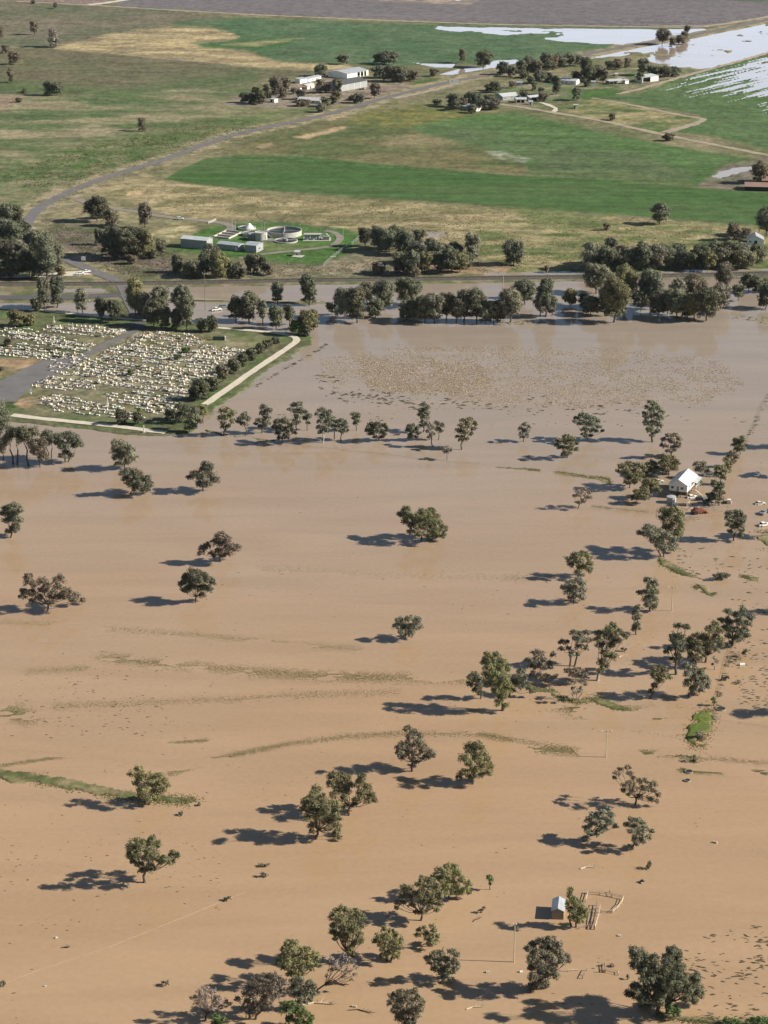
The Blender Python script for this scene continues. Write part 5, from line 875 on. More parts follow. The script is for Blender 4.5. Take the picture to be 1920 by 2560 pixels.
building('amenity_hut','long low cream building in the middle of the sewage works sheds','shed',(543,622),(596,628),7,3.3,0.7,'greywall','roof_zinc',PLt,doors=((0.86,0.94,2.1,'white'),),windows=((0.3,0.38,1.2,2.1),))
building('blower_house','cream shed with pale roof, right of the long low one, sewage works','shed',(612,629),(641,632),9,4.3,0.8,'greywall','roof_zinc',PLt,side_windows=((0.3,0.6,1.4,2.6),))
# the flooded farmhouse: gable end to the viewer, raised on stumps
root, w = building('farmhouse','white weatherboard farmhouse on stumps standing in the flood, corrugated gable roof','house',(1672,1237),(1717,1243),14.5,3.0,2.2,'white','roof_white',None,ridge='deep',floor=2.0,eave=0.5,
    windows=((0.10,0.27,0.9,2.1),(0.62,0.80,0.9,2.1)),doors=((0.42,0.54,2.1,'greycar'),),side_windows=((0.2,0.3,0.9,2.0),(0.7,0.8,0.9,2.0)))
rl_ = MB(); e = 0.55; q = 2.0+3.0-0.05-e*2.2/(w/2)
rl_.v = [(-e,-e,q+.16),(w/2,-e,7.56),(w/2,15.0,7.56),(-e,15.0,q+.16)]; rl_.v = [(x,y,z) for x,y,z in rl_.v]+[(x,y,z+0.02) for x,y,z in rl_.v]
for ob in list(root.children):
    if ob.name.startswith('roof'): ob.data.materials[0] = M['roof_white']
for x in (0.15, w*0.33, w*0.66, w-0.15):
    for y in (0.2, 3.8, 7.4, 11, 14.2): MB().box(x-.14, x+.14, y-.14, y+.14, -0.5, 2.0).build('stump', M['wood'], root)
v_r = MB(); v_r.v = [(w+.1,6.5,4.55),(w+.1,14.9,4.55),(w+2.3,14.9,4.1),(w+2.3,6.5,4.1)]; v_r.v += [(x,y,z+.12) for x,y,z in v_r.v]; v_r.f = [(0,1,2,3),(4,7,6,5),(0,4,5,1),(1,5,6,2),(2,6,7,3),(3,7,4,0)]
v_r.build('verandah_roof', M['roof_white'], root)
MB().box(w+.02, w+2.1, 4.0, 14.5, 1.8, 1.96).build('verandah_floor', M['wood'], root)
for y in (6.8, 9.4, 12, 14.3): MB().box(w+1.95, w+2.08, y-.07, y+.07, -0.5, 4.1).build('verandah_post', M['white'], root)
MB().box(w+2.0, w+2.06, 5.8, 14.2, 2.75, 2.87).build('handrail', M['white'], root)
st = MB()
for k in range(9): st.box(w+2.1+k*0.34, w+2.44+k*0.34, 4.2, 5.6, 1.7-k*0.22, 1.78-k*0.22)
st.add([(w+2.1,4.1,1.8),(w+5.2,4.1,-0.2),(w+5.2,4.1,0.05),(w+2.1,4.1,2.05),(w+2.1,4.2,1.8),(w+5.2,4.2,-0.2),(w+5.2,4.2,0.05),(w+2.1,4.2,2.05)], [(0,1,2,3),(7,6,5,4),(3,2,6,7)])
st.build('stairs', M['wood_pale'], root)
MB().cyl(w*0.5, 9.5, 6.7, 7.8, 0.22, 8).build('chimney', M['galv'], root)
# small shed low right
building('flooded_hut','small weathered timber shed with shiny iron gable roof standing in the flood','shed',(1379,2294),(1409,2296),6.2,2.6,0.75,'brick','roof_zinc',None,ridge='deep',floor=-0.5,eave=0.2,side_windows=())

# ------------------------------------------------------------------ SEWAGE WORKS
def at(px, py): p = G(px, py, LZ); return p
c = at(709, 596); R_ = 10.8
t = empty('treatment_tank', (c.x, c.y+R_, LZ)); tag(t, 'large round open concrete tank with dark inside, biggest of the sewage works', 'tank')
MB().ring(0, 0, 0, 3.0, R_, R_-0.35, 48).build('wall', M['concrete'], t)
MB().cyl(0, 0, 0.1, 1.9, R_-0.36, 48).build('filter_bed', M['tankwater'], t)
MB().cyl(0, 0, 1.9, 4.6, 0.5, 12).build('centre_column', M['pipe_grey'], t)
MB().box(-10.2, 10.2, -0.13, 0.13, 2.5, 2.75).build('sprinkler_arm', M['galv'], t); MB().box(-0.13, 0.13, -10.2, 10.2, 2.78, 3.0).build('sprinkler_arm', M['galv'], t)
c = at(652, 603); t = empty('settling_tank', (c.x, c.y+3.8, LZ)); tag(t, 'tall narrow round cream tank just left of the biggest round tank', 'tank')
MB().cyl(0,0,0,4.6,3.8,28).build('wall', M['concrete'], t); MB().ring(0,0,4.6,5.0,3.9,3.5,28).build('rim', M['galv'], t)
for k in range(6): a_ = k*1.05; MB().tube([(3.7*math.cos(a_),3.7*math.sin(a_),5.0),(3.7*math.cos(a_),3.7*math.sin(a_),6.0)],[.05,.05],5).build('rail_post', M['galv'], t)
MB().ring(0,0,5.95,6.05,3.75,3.65,28).build('handrail', M['galv'], t)
sm = MB(); 
for k in range(14): sm.box(4+k*0.35, 4.35+k*0.35, -3.2, -2.2, 4.2-k*0.3, 4.26-k*0.3)
sm.build('stairs', M['galv'], t)
c = at(633, 601); t = empty('settling_tank', (c.x, c.y+3.6, LZ)); tag(t, 'dark shaded round tank hard against the tall narrow cream one', 'tank')
MB().cyl(0,0,0,3.4,3.6,28).build('wall', M['concrete_dark'], t); MB().cyl(0,0,3.402,3.5,3.2,28).build('lid', M['pipe_grey'], t)
c = at(616, 576); t = empty('clarifier', (c.x, c.y+5, LZ)); tag(t, 'low round clarifier with white conical cover at the back of the sewage works', 'tank')
MB().ring(0,0,0,1.0,5.6,5.2,32).build('wall', M['concrete'], t); MB().cyl(0,0,0.1,0.6,5.2,32).build('water', M['tankwater'], t); MB().cyl(1.5,0,0.6,3.4,3.2,20,0.5).build('cone_cover', M['white'], t); MB().box(-5.5,5.5,-.5,.5,1.05,1.25).build('walkway', M['galv'], t)
c = at(625, 590); t = empty('clarifier', (c.x, c.y+3, LZ)); tag(t, 'low oval clarifier with pale walkways left of the tall narrow tank', 'tank')
MB().ring(0,0,0,1.5,5.0,4.6,32).build('wall', M['concrete'], t); MB().cyl(0,0,0.1,1.1,4.6,32).build('water', M['tankwater'], t); MB().box(-6,6,-.4,.4,1.55,1.7).build('walkway', M['concrete'], t)
c = at(714, 609); t = empty('humus_tank', (c.x, c.y+6.5, LZ)); tag(t, 'low round basin with pale concrete apron in front of the biggest tank', 'tank')
MB().ring(0,0,0,0.7,7.2,6.7,36).build('wall', M['concrete'], t); MB().cyl(0,0,0.02,0.35,6.7,36).build('water', M['tankwater'], t); MB().box(-7,7,-.5,.5,0.75,0.9).build('walkway', M['galv'], t)
MB().cyl(0,0,0.02,1.6,1.1,14).build('centre_column', M['pipe_grey'], t); MB().box(-14,-7.4,-2,-1,0,1.1).build('pipe_box', M['concrete'], t); MB().box(-11,-9,-1,1.4,0,1.5).build('valve_box', M['pipe_grey'], t)
c = at(790, 602); t = empty('inlet_works', (c.x, c.y+1, LZ)); tag(t, 'grey raised inlet works with tanks, pipes and rails on a white slab, right end', 'treatment plant')
MB().box(-8,9,-1.5,8,0,0.12).build('slab', M['concrete'], t)
for x, y, r_, h_ in ((-5.5,2,1.6,3.4),(-1.8,2,1.6,3.4),(1.6,2,1.4,3.0)): MB().cyl(x,y,0.12,h_,r_,18).build('vessel', M['pipe_grey'], t)
MB().box(-7.5,3.4,.2,4.4,3.42,3.6).build('deck', M['concrete'], t); MB().box(4,8,0,4,0.12,2.2).build('channel', M['concrete_dark'], t)
for k in range(8): MB().box(-7.4+k*1.5,-7.32+k*1.5,.25,.33,3.6,4.7).build('rail_post', M['galv'], t)
MB().box(-7.4,3.2,.24,.3,4.6,4.7).build('handrail', M['galv'], t)
MB().tube([(3,1,3.6),(6,1,4.2),(8,1,2.4)],[.2,.2,.2],8).build('pipe', M['galv'], t); MB().tube([(4,5,0.4),(7,3,3.5)],[.18,.18],8).build('screw_conveyor', M['galv'], t)
sb = empty('sludge_bed', at(572, 598)); tag(sb, 'row of sunken rectangular drying beds with cream concrete walls', 'drying bed')
o_ = at(572,598); corners = [at(533,594), at(572,598), at(603,583), at(566,578)]
def wallbetween(mb, p, q, h0, h1, th=0.22):
    d = (q-p); n = Vector((-d.y, d.x, 0)).normalized()*th
    mb.add([(p-n)+Vector((0,0,h0)),(q-n)+Vector((0,0,h0)),(q+n)+Vector((0,0,h0)),(p+n)+Vector((0,0,h0)),(p-n)+Vector((0,0,h1)),(q-n)+Vector((0,0,h1)),(q+n)+Vector((0,0,h1)),(p+n)+Vector((0,0,h1))],
           [(0,3,2,1),(4,5,6,7),(0,1,5,4),(1,2,6,5),(2,3,7,6),(3,0,4,7)])
cl_ = [p - o_ for p in corners]
for i in range(4): m_ = MB(); wallbetween(m_, cl_[i], cl_[(i+1)%4], 0, 1.0); m_.build('wall', M['concrete'], sb)
for f_ in (0.33, 0.66): m_ = MB(); wallbetween(m_, cl_[0].lerp(cl_[3],f_), cl_[1].lerp(cl_[2],f_), 0, 0.95); m_.build('divider', M['concrete'], sb)
MB().add([p + Vector((0,0,0.15)) for p in cl_], [(0,1,2,3)]).build('sludge', M['dirt_grey'], sb)
sh, _w = carport('pump_shelter','tiny open shelter with white roof on a slab on the works lawn','shelter',(735,640),(746,641),2.6,2.4,'roof_white',group=None,n=2)
MB().box(-1,5.5,-2.2,3.2,-0.05,0.1).build('slab', M['concrete'], sh)
c = at(832, 643); MB_ = MB().box(-1.6,1.6,-.8,.8,0,.5); o = MB_.build('concrete_lid', M['concrete']); o.location = c; tag(o,'small white concrete slab on the works lawn near the fence','slab')
for i, (x, y, h) in enumerate(((581,577,9),(589,580,8),(618,583,11),(655,583,8),(662,580,6),(858,594,6))):
    p = at(x, y); r_ = empty('lamp_post', p); tag(r_, ['thin lamp mast, leftmost of the pair above the drying beds','thin lamp mast, right one of the pair above the drying beds','tallest yellow-white mast behind the clarifiers','thin mast left of the biggest round tank','short mast touching the biggest round tank','short lamp post on the lawn right of the ring drive'][i], 'lamp post', 'sewage works masts')
    MB().tube([(0,0,0),(0,0,h)],[.13,.08],6).build('pole', M['galv'], r_); MB().box(-.1,.7,-.12,.12,h,h+.15).build('lamp', M['white'], r_)
def fence(name, label, pts, h=1.8, gap=6, mat_='galv', rails=(1.0,), post_r=0.05, mesh=False, z=LZ, group=None, rail_r=0.03):
    P = [G(*p, z) for p in pts]; root = empty(name, P[0]); tag(root, label, 'fence', group); L_ = []
    for a, b in zip(P[:-1], P[1:]):
        n = max(1, int((b-a).length/gap)); L_ += [a.lerp(b, k/n) for k in range(n)]
    L_.append(P[-1]); o0 = P[0]; 
    for q in L_[:100]: MB().tube([q-o0+Vector((0,0,-0.3)), q-o0+Vector((0,0,h))],[post_r,post_r],5).build('post', M[mat_], root)
    for r_ in rails:
        m_ = MB()
        for a, b in zip(L_[:-1], L_[1:]): m_.tube([a-o0+Vector((0,0,h*r_)), b-o0+Vector((0,0,h*r_))],[rail_r,rail_r],4,False)
        m_.build('rail', M[mat_], root)
    return root
fence('security_fence','tall pale wire fence running diagonally down the right side of the works lawn',[(905,592),(880,612),(850,632),(826,650),(808,668)],2.2,3.0,'galv',(1.0,0.8,0.6,0.4,0.2),0.07)
fence('security_fence','wire fence along the front of the works lawn',[(806,668),(700,660),(600,650),(440,632)],2.0,5.0,'galv',(1.0,0.5),0.05)
fence('security_fence','wire fence along the back of the works lawn',[(560,560),(700,564),(905,592)],2.0,5.0,'galv',(1.0,0.5),0.05)
g = fence('farm_gate','pair of white gates at the entrance of the works drive',[(521,560),(529,557),(540,552)],1.5,2.5,'white',(1.0,0.66,0.33),0.09,rail_r=0.08); g['category'] = 'gate'
# ------------------------------------------------------------------ POLES
def pole(px, py, hpx, label, arm=1.2, tw=1, z=0.0):
    s, sn, cs = local_scale(py); h = hpx/s/cs; r_ = empty('power_pole', G(px, py, z)); tag(r_, label, 'power pole', 'power poles')
    MB().tube([(0,0,-0.5),(0,0,h)],[.17,.11],8).build('pole', M['wood_pale' if h < 18 else 'wood'], r_)
    if arm:
        MB().box(-arm, arm, -.07, .07, h-.45, h-.30).build('crossarm', M['wood_pale'], r_)
        for x in (-arm+.12, arm-.12): MB().cyl(x, 0, h-.30, h+.02, .13, 8, .08).build('insulator', M['white'], r_)
    return r_
pole(1515,1893,66,'power pole with crossarm and white insulators standing in the flood, lower right',1.5)
pole(1285,2405,94,'power pole bottom centre right whose shadow runs left to the compact round gum',0.5)
pole(1679,1527,60,'power pole with crossarm beside the narrow upright gum, right',1.5)
pole(1800,1264,62,'pole standing in front of the farmhouse yard beside the dark tree',0.9)
pole(513,776,93,'very tall pole in the flood just left of the stranded white utility',1.0)
pole(1258,721,40,'thin dark pole in the flood below the railway, right of centre',0.9)
pole(967,568,35,'pole with a transformer alone in the straw paddock behind the grove',1.0,z=LZ)
pole(1900,770,22,'short pole in the flood near the right edge below the railway',0.5)
pole(1428,812,10,'lone stub post in the flood at the foot of the tree belt',0)
pole(1386,612,14,'tiny post in the weedy paddock at right',0,z=LZ)
# ------------------------------------------------------------------ FENCES IN THE FLOOD
fence('wire_fence','drowned wire fence showing as a fine pale line across the lower left flood',[(8,2461),(110,2422),(165,2405),(270,2370),(335,2344),(388,2322),(470,2290),(560,2252),(612,2232)],0.3,30,'wood_pale',(0.5,),0.05,z=0,rail_r=0.028)
fence('wire_fence','drowned fence line running right from below the levee corner past the pale gum',[(700,1108),(760,1117),(860,1127),(960,1137),(1040,1148),(1120,1156),(1200,1160)],0.5,14,'wood',(1.0,),0.08,z=0,rail_r=0.04)
fence('wire_fence','old fence line with debris climbing steeply along the right edge beside the farm track',[(1783,1800),(1795,1745),(1808,1700),(1820,1650),(1838,1605),(1850,1590)],0.9,5,'wood',(1.0,0.5),0.09,z=0)
fence('wire_fence','fence line with grassy clumps above the farmhouse trees at the right edge',[(1862,1115),(1880,1080),(1895,1045),(1905,1020),(1925,985)],0.9,5,'wood',(1.0,0.5),0.09,z=0)
fence('wire_fence','thin drowned fence leading right from the bright green patch',[(1783,1800),(1850,1809),(1925,1820)],0.5,9,'wood',(1.0,),0.07,z=0)
fence('yard_rails','curved timber stockyard fence right of the small flooded shed, large loop',[(1470,2233),(1464,2255),(1470,2234),(1500,2237),(1530,2242),(1558,2248),(1553,2262),(1541,2275),(1531,2283),(1502,2282)],1.0,3.0,'wood_pale',(0.95,0.5),0.13,z=0,rail_r=0.09)
fence('yard_rails','short rail sticking up out of the top of the stockyard loop',[(1524,2231),(1530,2243)],0.8,3.0,'wood',(0.9,),0.1,z=0,rail_r=0.08)
fence('yard_rails','straight timber cattle race beside the olive tree, left rail',[(1492,2264),(1490,2285),(1486,2305),(1485,2324)],1.3,2.2,'wood',(0.95,0.5),0.13,z=0,rail_r=0.09)
fence('yard_rails','straight timber cattle race beside the olive tree, right rail',[(1500,2272),(1497,2290),(1492,2308),(1487,2324)],1.3,2.2,'wood_pale',(0.95,0.5),0.13,z=0,rail_r=0.09)
fence('yard_rails','low rails crossing from the olive tree to the cattle race',[(1447,2323),(1465,2318),(1480,2313)],0.6,3,'wood',(0.95,),0.08,z=0,rail_r=0.06)
fence('yard_rails','short stretch of top rail between the olive tree and the cattle race',[(1470,2282),(1489,2282)],0.9,3,'wood',(0.95,),0.1,z=0,rail_r=0.07)
fence('yard_rails','pale rail line just right of the large brown-olive gum',[(1400,2428),(1420,2429),(1445,2427)],0.5,3,'wood_pale',(0.95,),0.1,z=0,rail_r=0.09)
fence('yard_rails','ladder-like bit of old yard standing in the flood, left of the stepped one',[(1456,2447),(1460,2438),(1466,2427)],0.8,2,'wood',(0.95,),0.12,z=0,rail_r=0.09)
fence('yard_rails','stepped old yard corner left of the biggest dark tree',[(1500,2431),(1513,2432),(1511,2413),(1505,2416)],0.9,2,'wood',(0.95,0.5),0.13,z=0,rail_r=0.09)
fence('yard_rails','long low trough-like yard piece left of the biggest dark tree',[(1514,2430),(1546,2438),(1545,2432),(1516,2427)],0.6,2.5,'wood_pale',(0.95,),0.12,z=0,rail_r=0.08)
fence('farm_fence','post and wire fence along the roadside of the far left paddock',[(140,242),(300,247),(320,243),(400,246),(640,205)],1.2,12,'wood',(1.0,),0.07)
fence('farm_fence','roadside fence between the straw verge and the dark green crop',[(300,478),(415,455),(700,487),(1000,507),(1300,527),(1640,552),(1920,573)],1.2,14,'wood',(1.0,),0.08)

# ------------------------------------------------------------------ VEHICLES
def vehicle(kind, px, py, head, paint, label, z=-0.1, group='parked vehicles', sc=1.0):
    p = G(px, py, 0); root = empty(kind, (p.x, p.y, z), R(head)); root.scale = (sc,)*3
    tag(root, label, {'pickup':'pickup truck','sedan':'car','wagon':'car','van':'van','truck':'truck'}[kind], group)
    m_ = M[paint]
    if kind == 'pickup':
        MB().prism([(-2.5,.5),(2.5,.5),(2.55,.9),(2.4,1.05),(1.0,1.12),(-2.5,1.12)], -.92, .92).build('body', m_, root)
        MB().prism([(1.15,1.1),(.55,1.72),(-.75,1.74),(-.95,1.1)], -.82, .82).build('cab', m_, root)
        MB().prism([(1.0,1.16),(.56,1.62),(-.70,1.64),(-.84,1.16)], -.84, .84).build('window', M['glass'], root)
        MB().prism([(1.20,1.12),(.68,1.62),(.66,1.60),(1.17,1.11)], -.7, .7).build('windscreen', M['glass'], root)
        MB().box(-2.4,-1.05,-.8,.8,1.121,1.16).build('tray', M['greycar'], root)
    elif kind in ('sedan','wagon'):
        MB().prism([(-2.3,.35),(2.3,.35),(2.35,.7),(2.1,.88),(1.0,.98),(-2.0,1.0),(-2.3,.8)], -.88, .88).build('body', m_, root)
        pr = [(1.05,.98),(.35,1.45),(-1.1,1.46),(-1.8,.98)] if kind == 'sedan' else [(1.15,.98),(.5,1.62),(-1.9,1.64),(-2.25,.98)]
        MB().prism(pr, -.74, .74).build('window', M['glass'], root)
        MB().prism([(pr[1][0]+.02,pr[1][1]-.04),(pr[1][0]-.05,pr[1][1]+.05),(pr[2][0]+.05,pr[2][1]+.05),(pr[2][0]-.02,pr[2][1]-.04)], -.78, .78).build('roof', m_, root)
    elif kind == 'van':
        MB().prism([(-2.4,.4),(2.4,.4),(2.45,1.0),(1.9,1.2),(1.3,2.1),(-2.4,2.15)], -.95, .95).build('body', m_, root)
        MB().prism([(1.96,1.2),(1.38,2.02),(1.30,1.98),(1.86,1.18)], -.8, .8).build('windscreen', M['glass'], root)
        MB().box(-1.8,1.1,-.965,-.952,1.25,1.85).build('window', M['glass'], root)
    else:
        MB().box(-3.4,1.2,-1.15,1.15,1.1,1.25).build('tray', M['wood'], root)
        MB().prism([(1.3,.6),(3.2,.6),(3.3,1.4),(2.9,2.5),(1.3,2.55)], -1.1, 1.1).build('cab', m_, root)
        MB().prism([(3.28,1.5),(2.97,2.35),(2.9,2.3),(3.2,1.48)], -.95, .95).build('windscreen', M['glass'], root)
        MB().box(-3.4,3.0,-.45,.45,.6,1.09).build('chassis', M['dark'], root)
    for x in (-1.5, 1.5):
        for y in (-.9, .9):
            o = MB().cyl(0,0,-.12,.12,.37,14).build('wheel', M['tyre'], root); o.rotation_euler = (R(90),0,0); o.location = (x, y*.95, .37)
    for y in (-.6,.6): MB().box(-.03,.03,-.15,.15,-.07,.07).build('headlight', M['galv'], root).location = ((3.28,y,.95) if kind == 'truck' else (2.38,y,.72))
    return root
vehicle('wagon',450,551,5,'white','white four-wheel drive on the drive left of the sewage works',LZ+.15)
vehicle('pickup',201,689,20,'white','white utility, left one of two parked nose to tail at the road corner',LZ+.15)
vehicle('pickup',216,684,25,'white','white utility, right one of two parked nose to tail at the road corner',LZ+.15)
vehicle('pickup',541,776,25,'white','white utility stranded in the flood, front one of a pair below the railway',-0.25,sc=1.15)
vehicle('wagon',560,768,20,'greycar','grey wagon with white tail stranded behind the white utility in the flood',-0.25,sc=1.15)
vehicle('sedan',612,776,0,'white','white car half hidden by dark trees in the flood',-0.3)
vehicle('pickup',1893,1188,75,'white','white utility alone in the flood at the right edge above the farmyard',-0.25)
vehicle('sedan',1910,1314,20,'white','white car at the right edge beside the flood islet',-0.2,sc=1.1)
vehicle('pickup',1908,1284,60,'greycar','grey utility behind the white car at the right edge',-0.2)
vehicle('sedan',1730,1244,15,'white','white car in the farmhouse yard, bonnet toward the stairs',-0.3)
vehicle('wagon',1752,1250,5,'blackcar','dark wagon in the middle of the farmhouse yard',-0.3)
vehicle('wagon',1770,1256,0,'greycar','dark grey car right of the dark wagon in the farmhouse yard',-0.3)
vehicle('truck',1811,1257,-15,'cream','old cream truck right of the pole in the farmhouse yard',-0.5,sc=0.85)
vehicle('sedan',1900,1260,10,'cream','rusty cream car body at the right edge below the white utility',-0.4)
vehicle('van',1774,1190,0,'white','white van behind the farmhouse between the garden trees',-0.4)
vehicle('sedan',1646,1205,10,'cream','cream car in the shade left of the farmhouse wall',-0.3)
vehicle('sedan',304,832,30,'white','small white car at the top of the cemetery drive',LZ+.2,sc=0.9)
vehicle('wagon',745,247,10,'cream','pale wagon parked in front of the far white-roofed farmhouse',LZ+.1)
vehicle('truck',906,226,10,'cream','pale yellow truck in front of the grey-walled far shed',LZ+.1)
# tractor in the farmyard
p = G(1745,1283,0); t = empty('tractor', (p.x,p.y,-0.4), R(20)); tag(t,'rusty red-brown old harvester sitting in the flood before the farmhouse','tractor')
MB().prism([(-2.6,.9),(2.2,.9),(2.6,1.4),(2.3,2.0),(-.4,2.2),(-2.6,1.9)],-1.1,1.1).build('body', M['rust'], t); MB().prism([(-1.8,1.9),(-.3,2.1),(-.5,3.1),(-1.7,3.1)],-.8,.8).build('cab', M['rust'], t)
MB().prism([(-1.6,2.25),(-.36,2.3),(-.5,2.95),(-1.6,2.95)],-.82,.82).build('window', M['glass'], t); MB().tube([(1.2,.3,1.9),(1.2,.3,3.0)],[.09,.08],6).build('exhaust', M['rust'], t)
for x, r_, y in ((-1.6,.95,1.2),(-1.6,.95,-1.2),(1.9,.6,1.1),(1.9,.6,-1.1)):
    o = MB().cyl(0,0,-.25,.25,r_,16).build('wheel', M['tyre'], t); o.rotation_euler=(R(90),0,0); o.location=(x,y,r_)
MB().prism([(2.6,.4),(4.0,.2),(4.2,.5),(3.0,1.2)],-1.8,1.8).build('header', M['rust'], t)
def implement(px, py, rz, label):
    p = G(px,py,0); t = empty('farm_implement',(p.x,p.y,-.1),R(rz)); tag(t,label,'farm machine','farm implements')
    MB().box(-3,3,-.08,.08,.5,.66).build('frame', M['wood_pale'], t); MB().box(-2.6,2.6,1.2,1.34,.5,.62).build('frame', M['wood_pale'], t)
    MB().tube([(-2.8,0,.58),(0,-2.2,.5),(2.8,0,.58)],[.07,.07,.07],5).build('drawbar', M['wood_pale'], t)
    for k in range(7): MB().tube([(-2.4+k*.8,1.2,.6),(-2.3+k*.8,1.6,.1)],[.05,.04],4).build('tine', M['rust'], t)
implement(1725,1302,-20,'pale framed plough half under water, nearest the big olive gum')
implement(1737,1296,-25,'pale framed harrow between plough and red harvester')
implement(1716,1272,10,'pale frame of an old implement left of the red harvester')
# tanks / drums
def tank(px, py, r, h, label, m_='concrete', z=-0.3, name='water_tank'):
    p = G(px,py,0); t = empty(name,(p.x,p.y,z)); tag(t,label,'tank'); MB().cyl(0,0,0,h,r,24).build('wall', M[m_], t); MB().cyl(0,0,h+.003,h+.25,r*1.03,24,r*.2).build('lid', M['galv'], t)
    MB().tube([(r+.05,0,h*.8),(r+.3,0,h*.8),(r+.3,0,.2)],[.05,.05,.05],5).build('pipe', M['galv'], t)
tank(1678,1256,1.9,2.9,'round cream rainwater tank in front of the farmhouse corner','concrete')
tank(1686,1265,.9,1.6,'small dark round tank beside the cream rainwater tank','pipe_grey',name='fuel_drum')
tank(1630,1240,.45,1.6,'thin white cylinder left of the farmhouse','white',name='gas_cylinder')
tank(1290,255,1.2,2.4,'small pale tank beside the low white garage','white',LZ)
def drum(px, py, L_, r_, rz, m_, label, name='drum'):
    p = G(px,py,0); t = empty(name,(p.x,p.y,r_*.45),R(rz)); tag(t,label,name.replace('_',' '),'flotsam')
    o = MB().cyl(0,0,-L_/2,L_/2,r_,14).build('shell', M[m_], t); o.rotation_euler=(0,R(90),0)
    for x in (-L_/2-.02,-L_/6,L_/6): o = MB().ring(0,0,0,.05,r_+.04,r_-.02,14).build('hoop', M['galv'], t); o.rotation_euler=(0,R(90),0); o.location=(x,0,0)
drum(1855,1663,1.7,.55,10,'white','white drum lying in the flood near the right edge')
drum(1788,2107,1.1,.35,-30,'wood_pale','pale drum drifting alone in the open flood, lower right')
drum(141,2345,.5,.25,20,'white','tiny white drum drifting alone, lower left')
drum(113,2466,.4,.2,0,'white','tiny white float in the bottom left corner')
drum(1302,2430,.7,.3,20,'white','white drum just left of the large brown-olive gum')
drum(886,2517,1.0,.3,-10,'wood_pale','pale broken box floating left of the bottom edge gum')
drum(1219,2431,.8,.3,10,'wood_pale','pale drum alone right of the compact round gum')
drum(1549,2340,.7,.3,0,'cream','cream drum below the stockyard loop')
def ringtank(px, py, r_, label):
    p = G(px,py,0); t = empty('stock_trough',(p.x,p.y,-.2)); tag(t,label,'trough','troughs'); MB().ring(0,0,0,.55,r_,r_-.12,22).build('rim', M['dirt'], t); MB().cyl(0,0,0,.45,r_-.17,22).build('water', M['tankwater'], t)
ringtank(1722,1930,1.25,'round concrete trough with pale rim below the grey brush islet')
ringtank(1718,1952,1.0,'second round trough just below the pale-rimmed one')
ringtank(1802,1773,1.6,'dark round trough right of the small green sapling')
def log(px, py, L_, r_, rz, label, m_='wood_pale', fork=True):
    p = G(px,py,0); t = empty('log',(p.x,p.y,r_*.3),R(rz)); tag(t,label,'log','fallen logs')
    MB().tube([(-L_/2,0,0),(-L_/6,.1*L_,.1),(L_/4,0,.15),(L_/2,-.06*L_,.5)],[r_,r_*.9,r_*.7,r_*.25],6).build('trunk', M[m_], t)
    if fork:
        for k in range(3): MB().tube([(L_*(.0+.12*k),.04*L_,.12),(L_*(.12+.14*k),L_*(.2-.12*k),.9)],[r_*.4,r_*.1],5).build('branch', M[m_], t)
log(1472,2170,5,.25,15,'pale forked log with dark branches below the strongly leaning gum')
log(1607,2206,2,.3,60,'short pale log beside a dark bush, right of the stockyard')
log(800,2512,9,.3,5,'long bleached branch lying right of the bottom thicket')
log(845,2462,6,.25,-10,'dark fallen limb under the half-bare pale gum','bark')
log(905,2530,7,.16,-12,'bare twiggy branch left of the bottom edge gum','bark')
log(1250,1108,3,.3,10,'dark log on the bank right of the flooded row','bark')
log(1193,2300,3,.15,40,'thin dark stick in open water below the green sapling','bark')
log(1190,2520,5,.2,15,'grey fallen twigs below the large brown-olive gum')
log(1560,1640,4,.15,30,'pale twiggy branch between the centre-right and right clumps')
log(165,2370,2.2,.2,0,'short dark log in open water above the drowned fence, lower left','bark')
log(993,1088,3,.35,5,'dark log among the flooded row trunks','bark')
# signs and road furniture
def sign(px, py, w, h, zb, m_, label, cat='sign'):
    p = G(px,py,LZ); t = empty('road_sign',p); tag(t,label,cat,'roadside signs'); MB().box(-w/2,w/2,-.03,.03,zb,zb+h).build('panel', M[m_], t)
    for x in (-w*.35,w*.35): MB().tube([(x,.08,0),(x,.08,zb+h)],[.05,.05],5).build('post', M['galv'], t)
sign(209,656,2.6,2.4,1.2,'white','white rectangular road sign above the parked utilities')
sign(316,693,1.4,1.6,1.0,'cream','pale sign at the right side of the road before the railway')
sign(241,679,1.2,.8,.4,'white','low white board beside the road above the railway crossing')
sign(82,527,1.0,1.4,1.0,'white','small white sign on the outside of the road bend')
sign(1140,211,5,3.4,.8,'white','big white roadside board by the far road')
sign(1126,214,1.6,4.5,.4,'white','narrow white pillar sign left of the big white roadside board')
sign(1103,231,4,1.6,.3,'cream','low pale board at the end of the brown yard by the far road')
sign(211,532,1.2,.6,.5,'cream','tiny pale marker at the works drive turn-off')
sign(165,664,1.4,.6,.3,'white','tiny white marker at the wood corner beside the road')
def barrier(px, py, label):
    p = G(px,py,LZ+.1); t = empty('traffic_barrier',p); tag(t,label,'barrier','road closed barriers')
    MB().box(-1.1,1.1,-.05,.05,.75,1.05).build('board', M['orange'], t); MB().box(-.35,.35,-.056,.056,.74,1.06).build('stripe', M['white'], t)
    for x in (-.9,.9): MB().box(x-.04,x+.04,-.3,.3,0,.06).build('foot', M['galv'], t); MB().box(x-.04,x+.04,-.04,.04,.06,1.0).build('leg', M['galv'], t)
barrier(270,706,'orange and white barrier, left one closing the road at the railway'); barrier(280,705,'orange and white barrier, right one closing the road at the railway'); barrier(304,703,'small orange barrier on the right shoulder at the railway crossing')
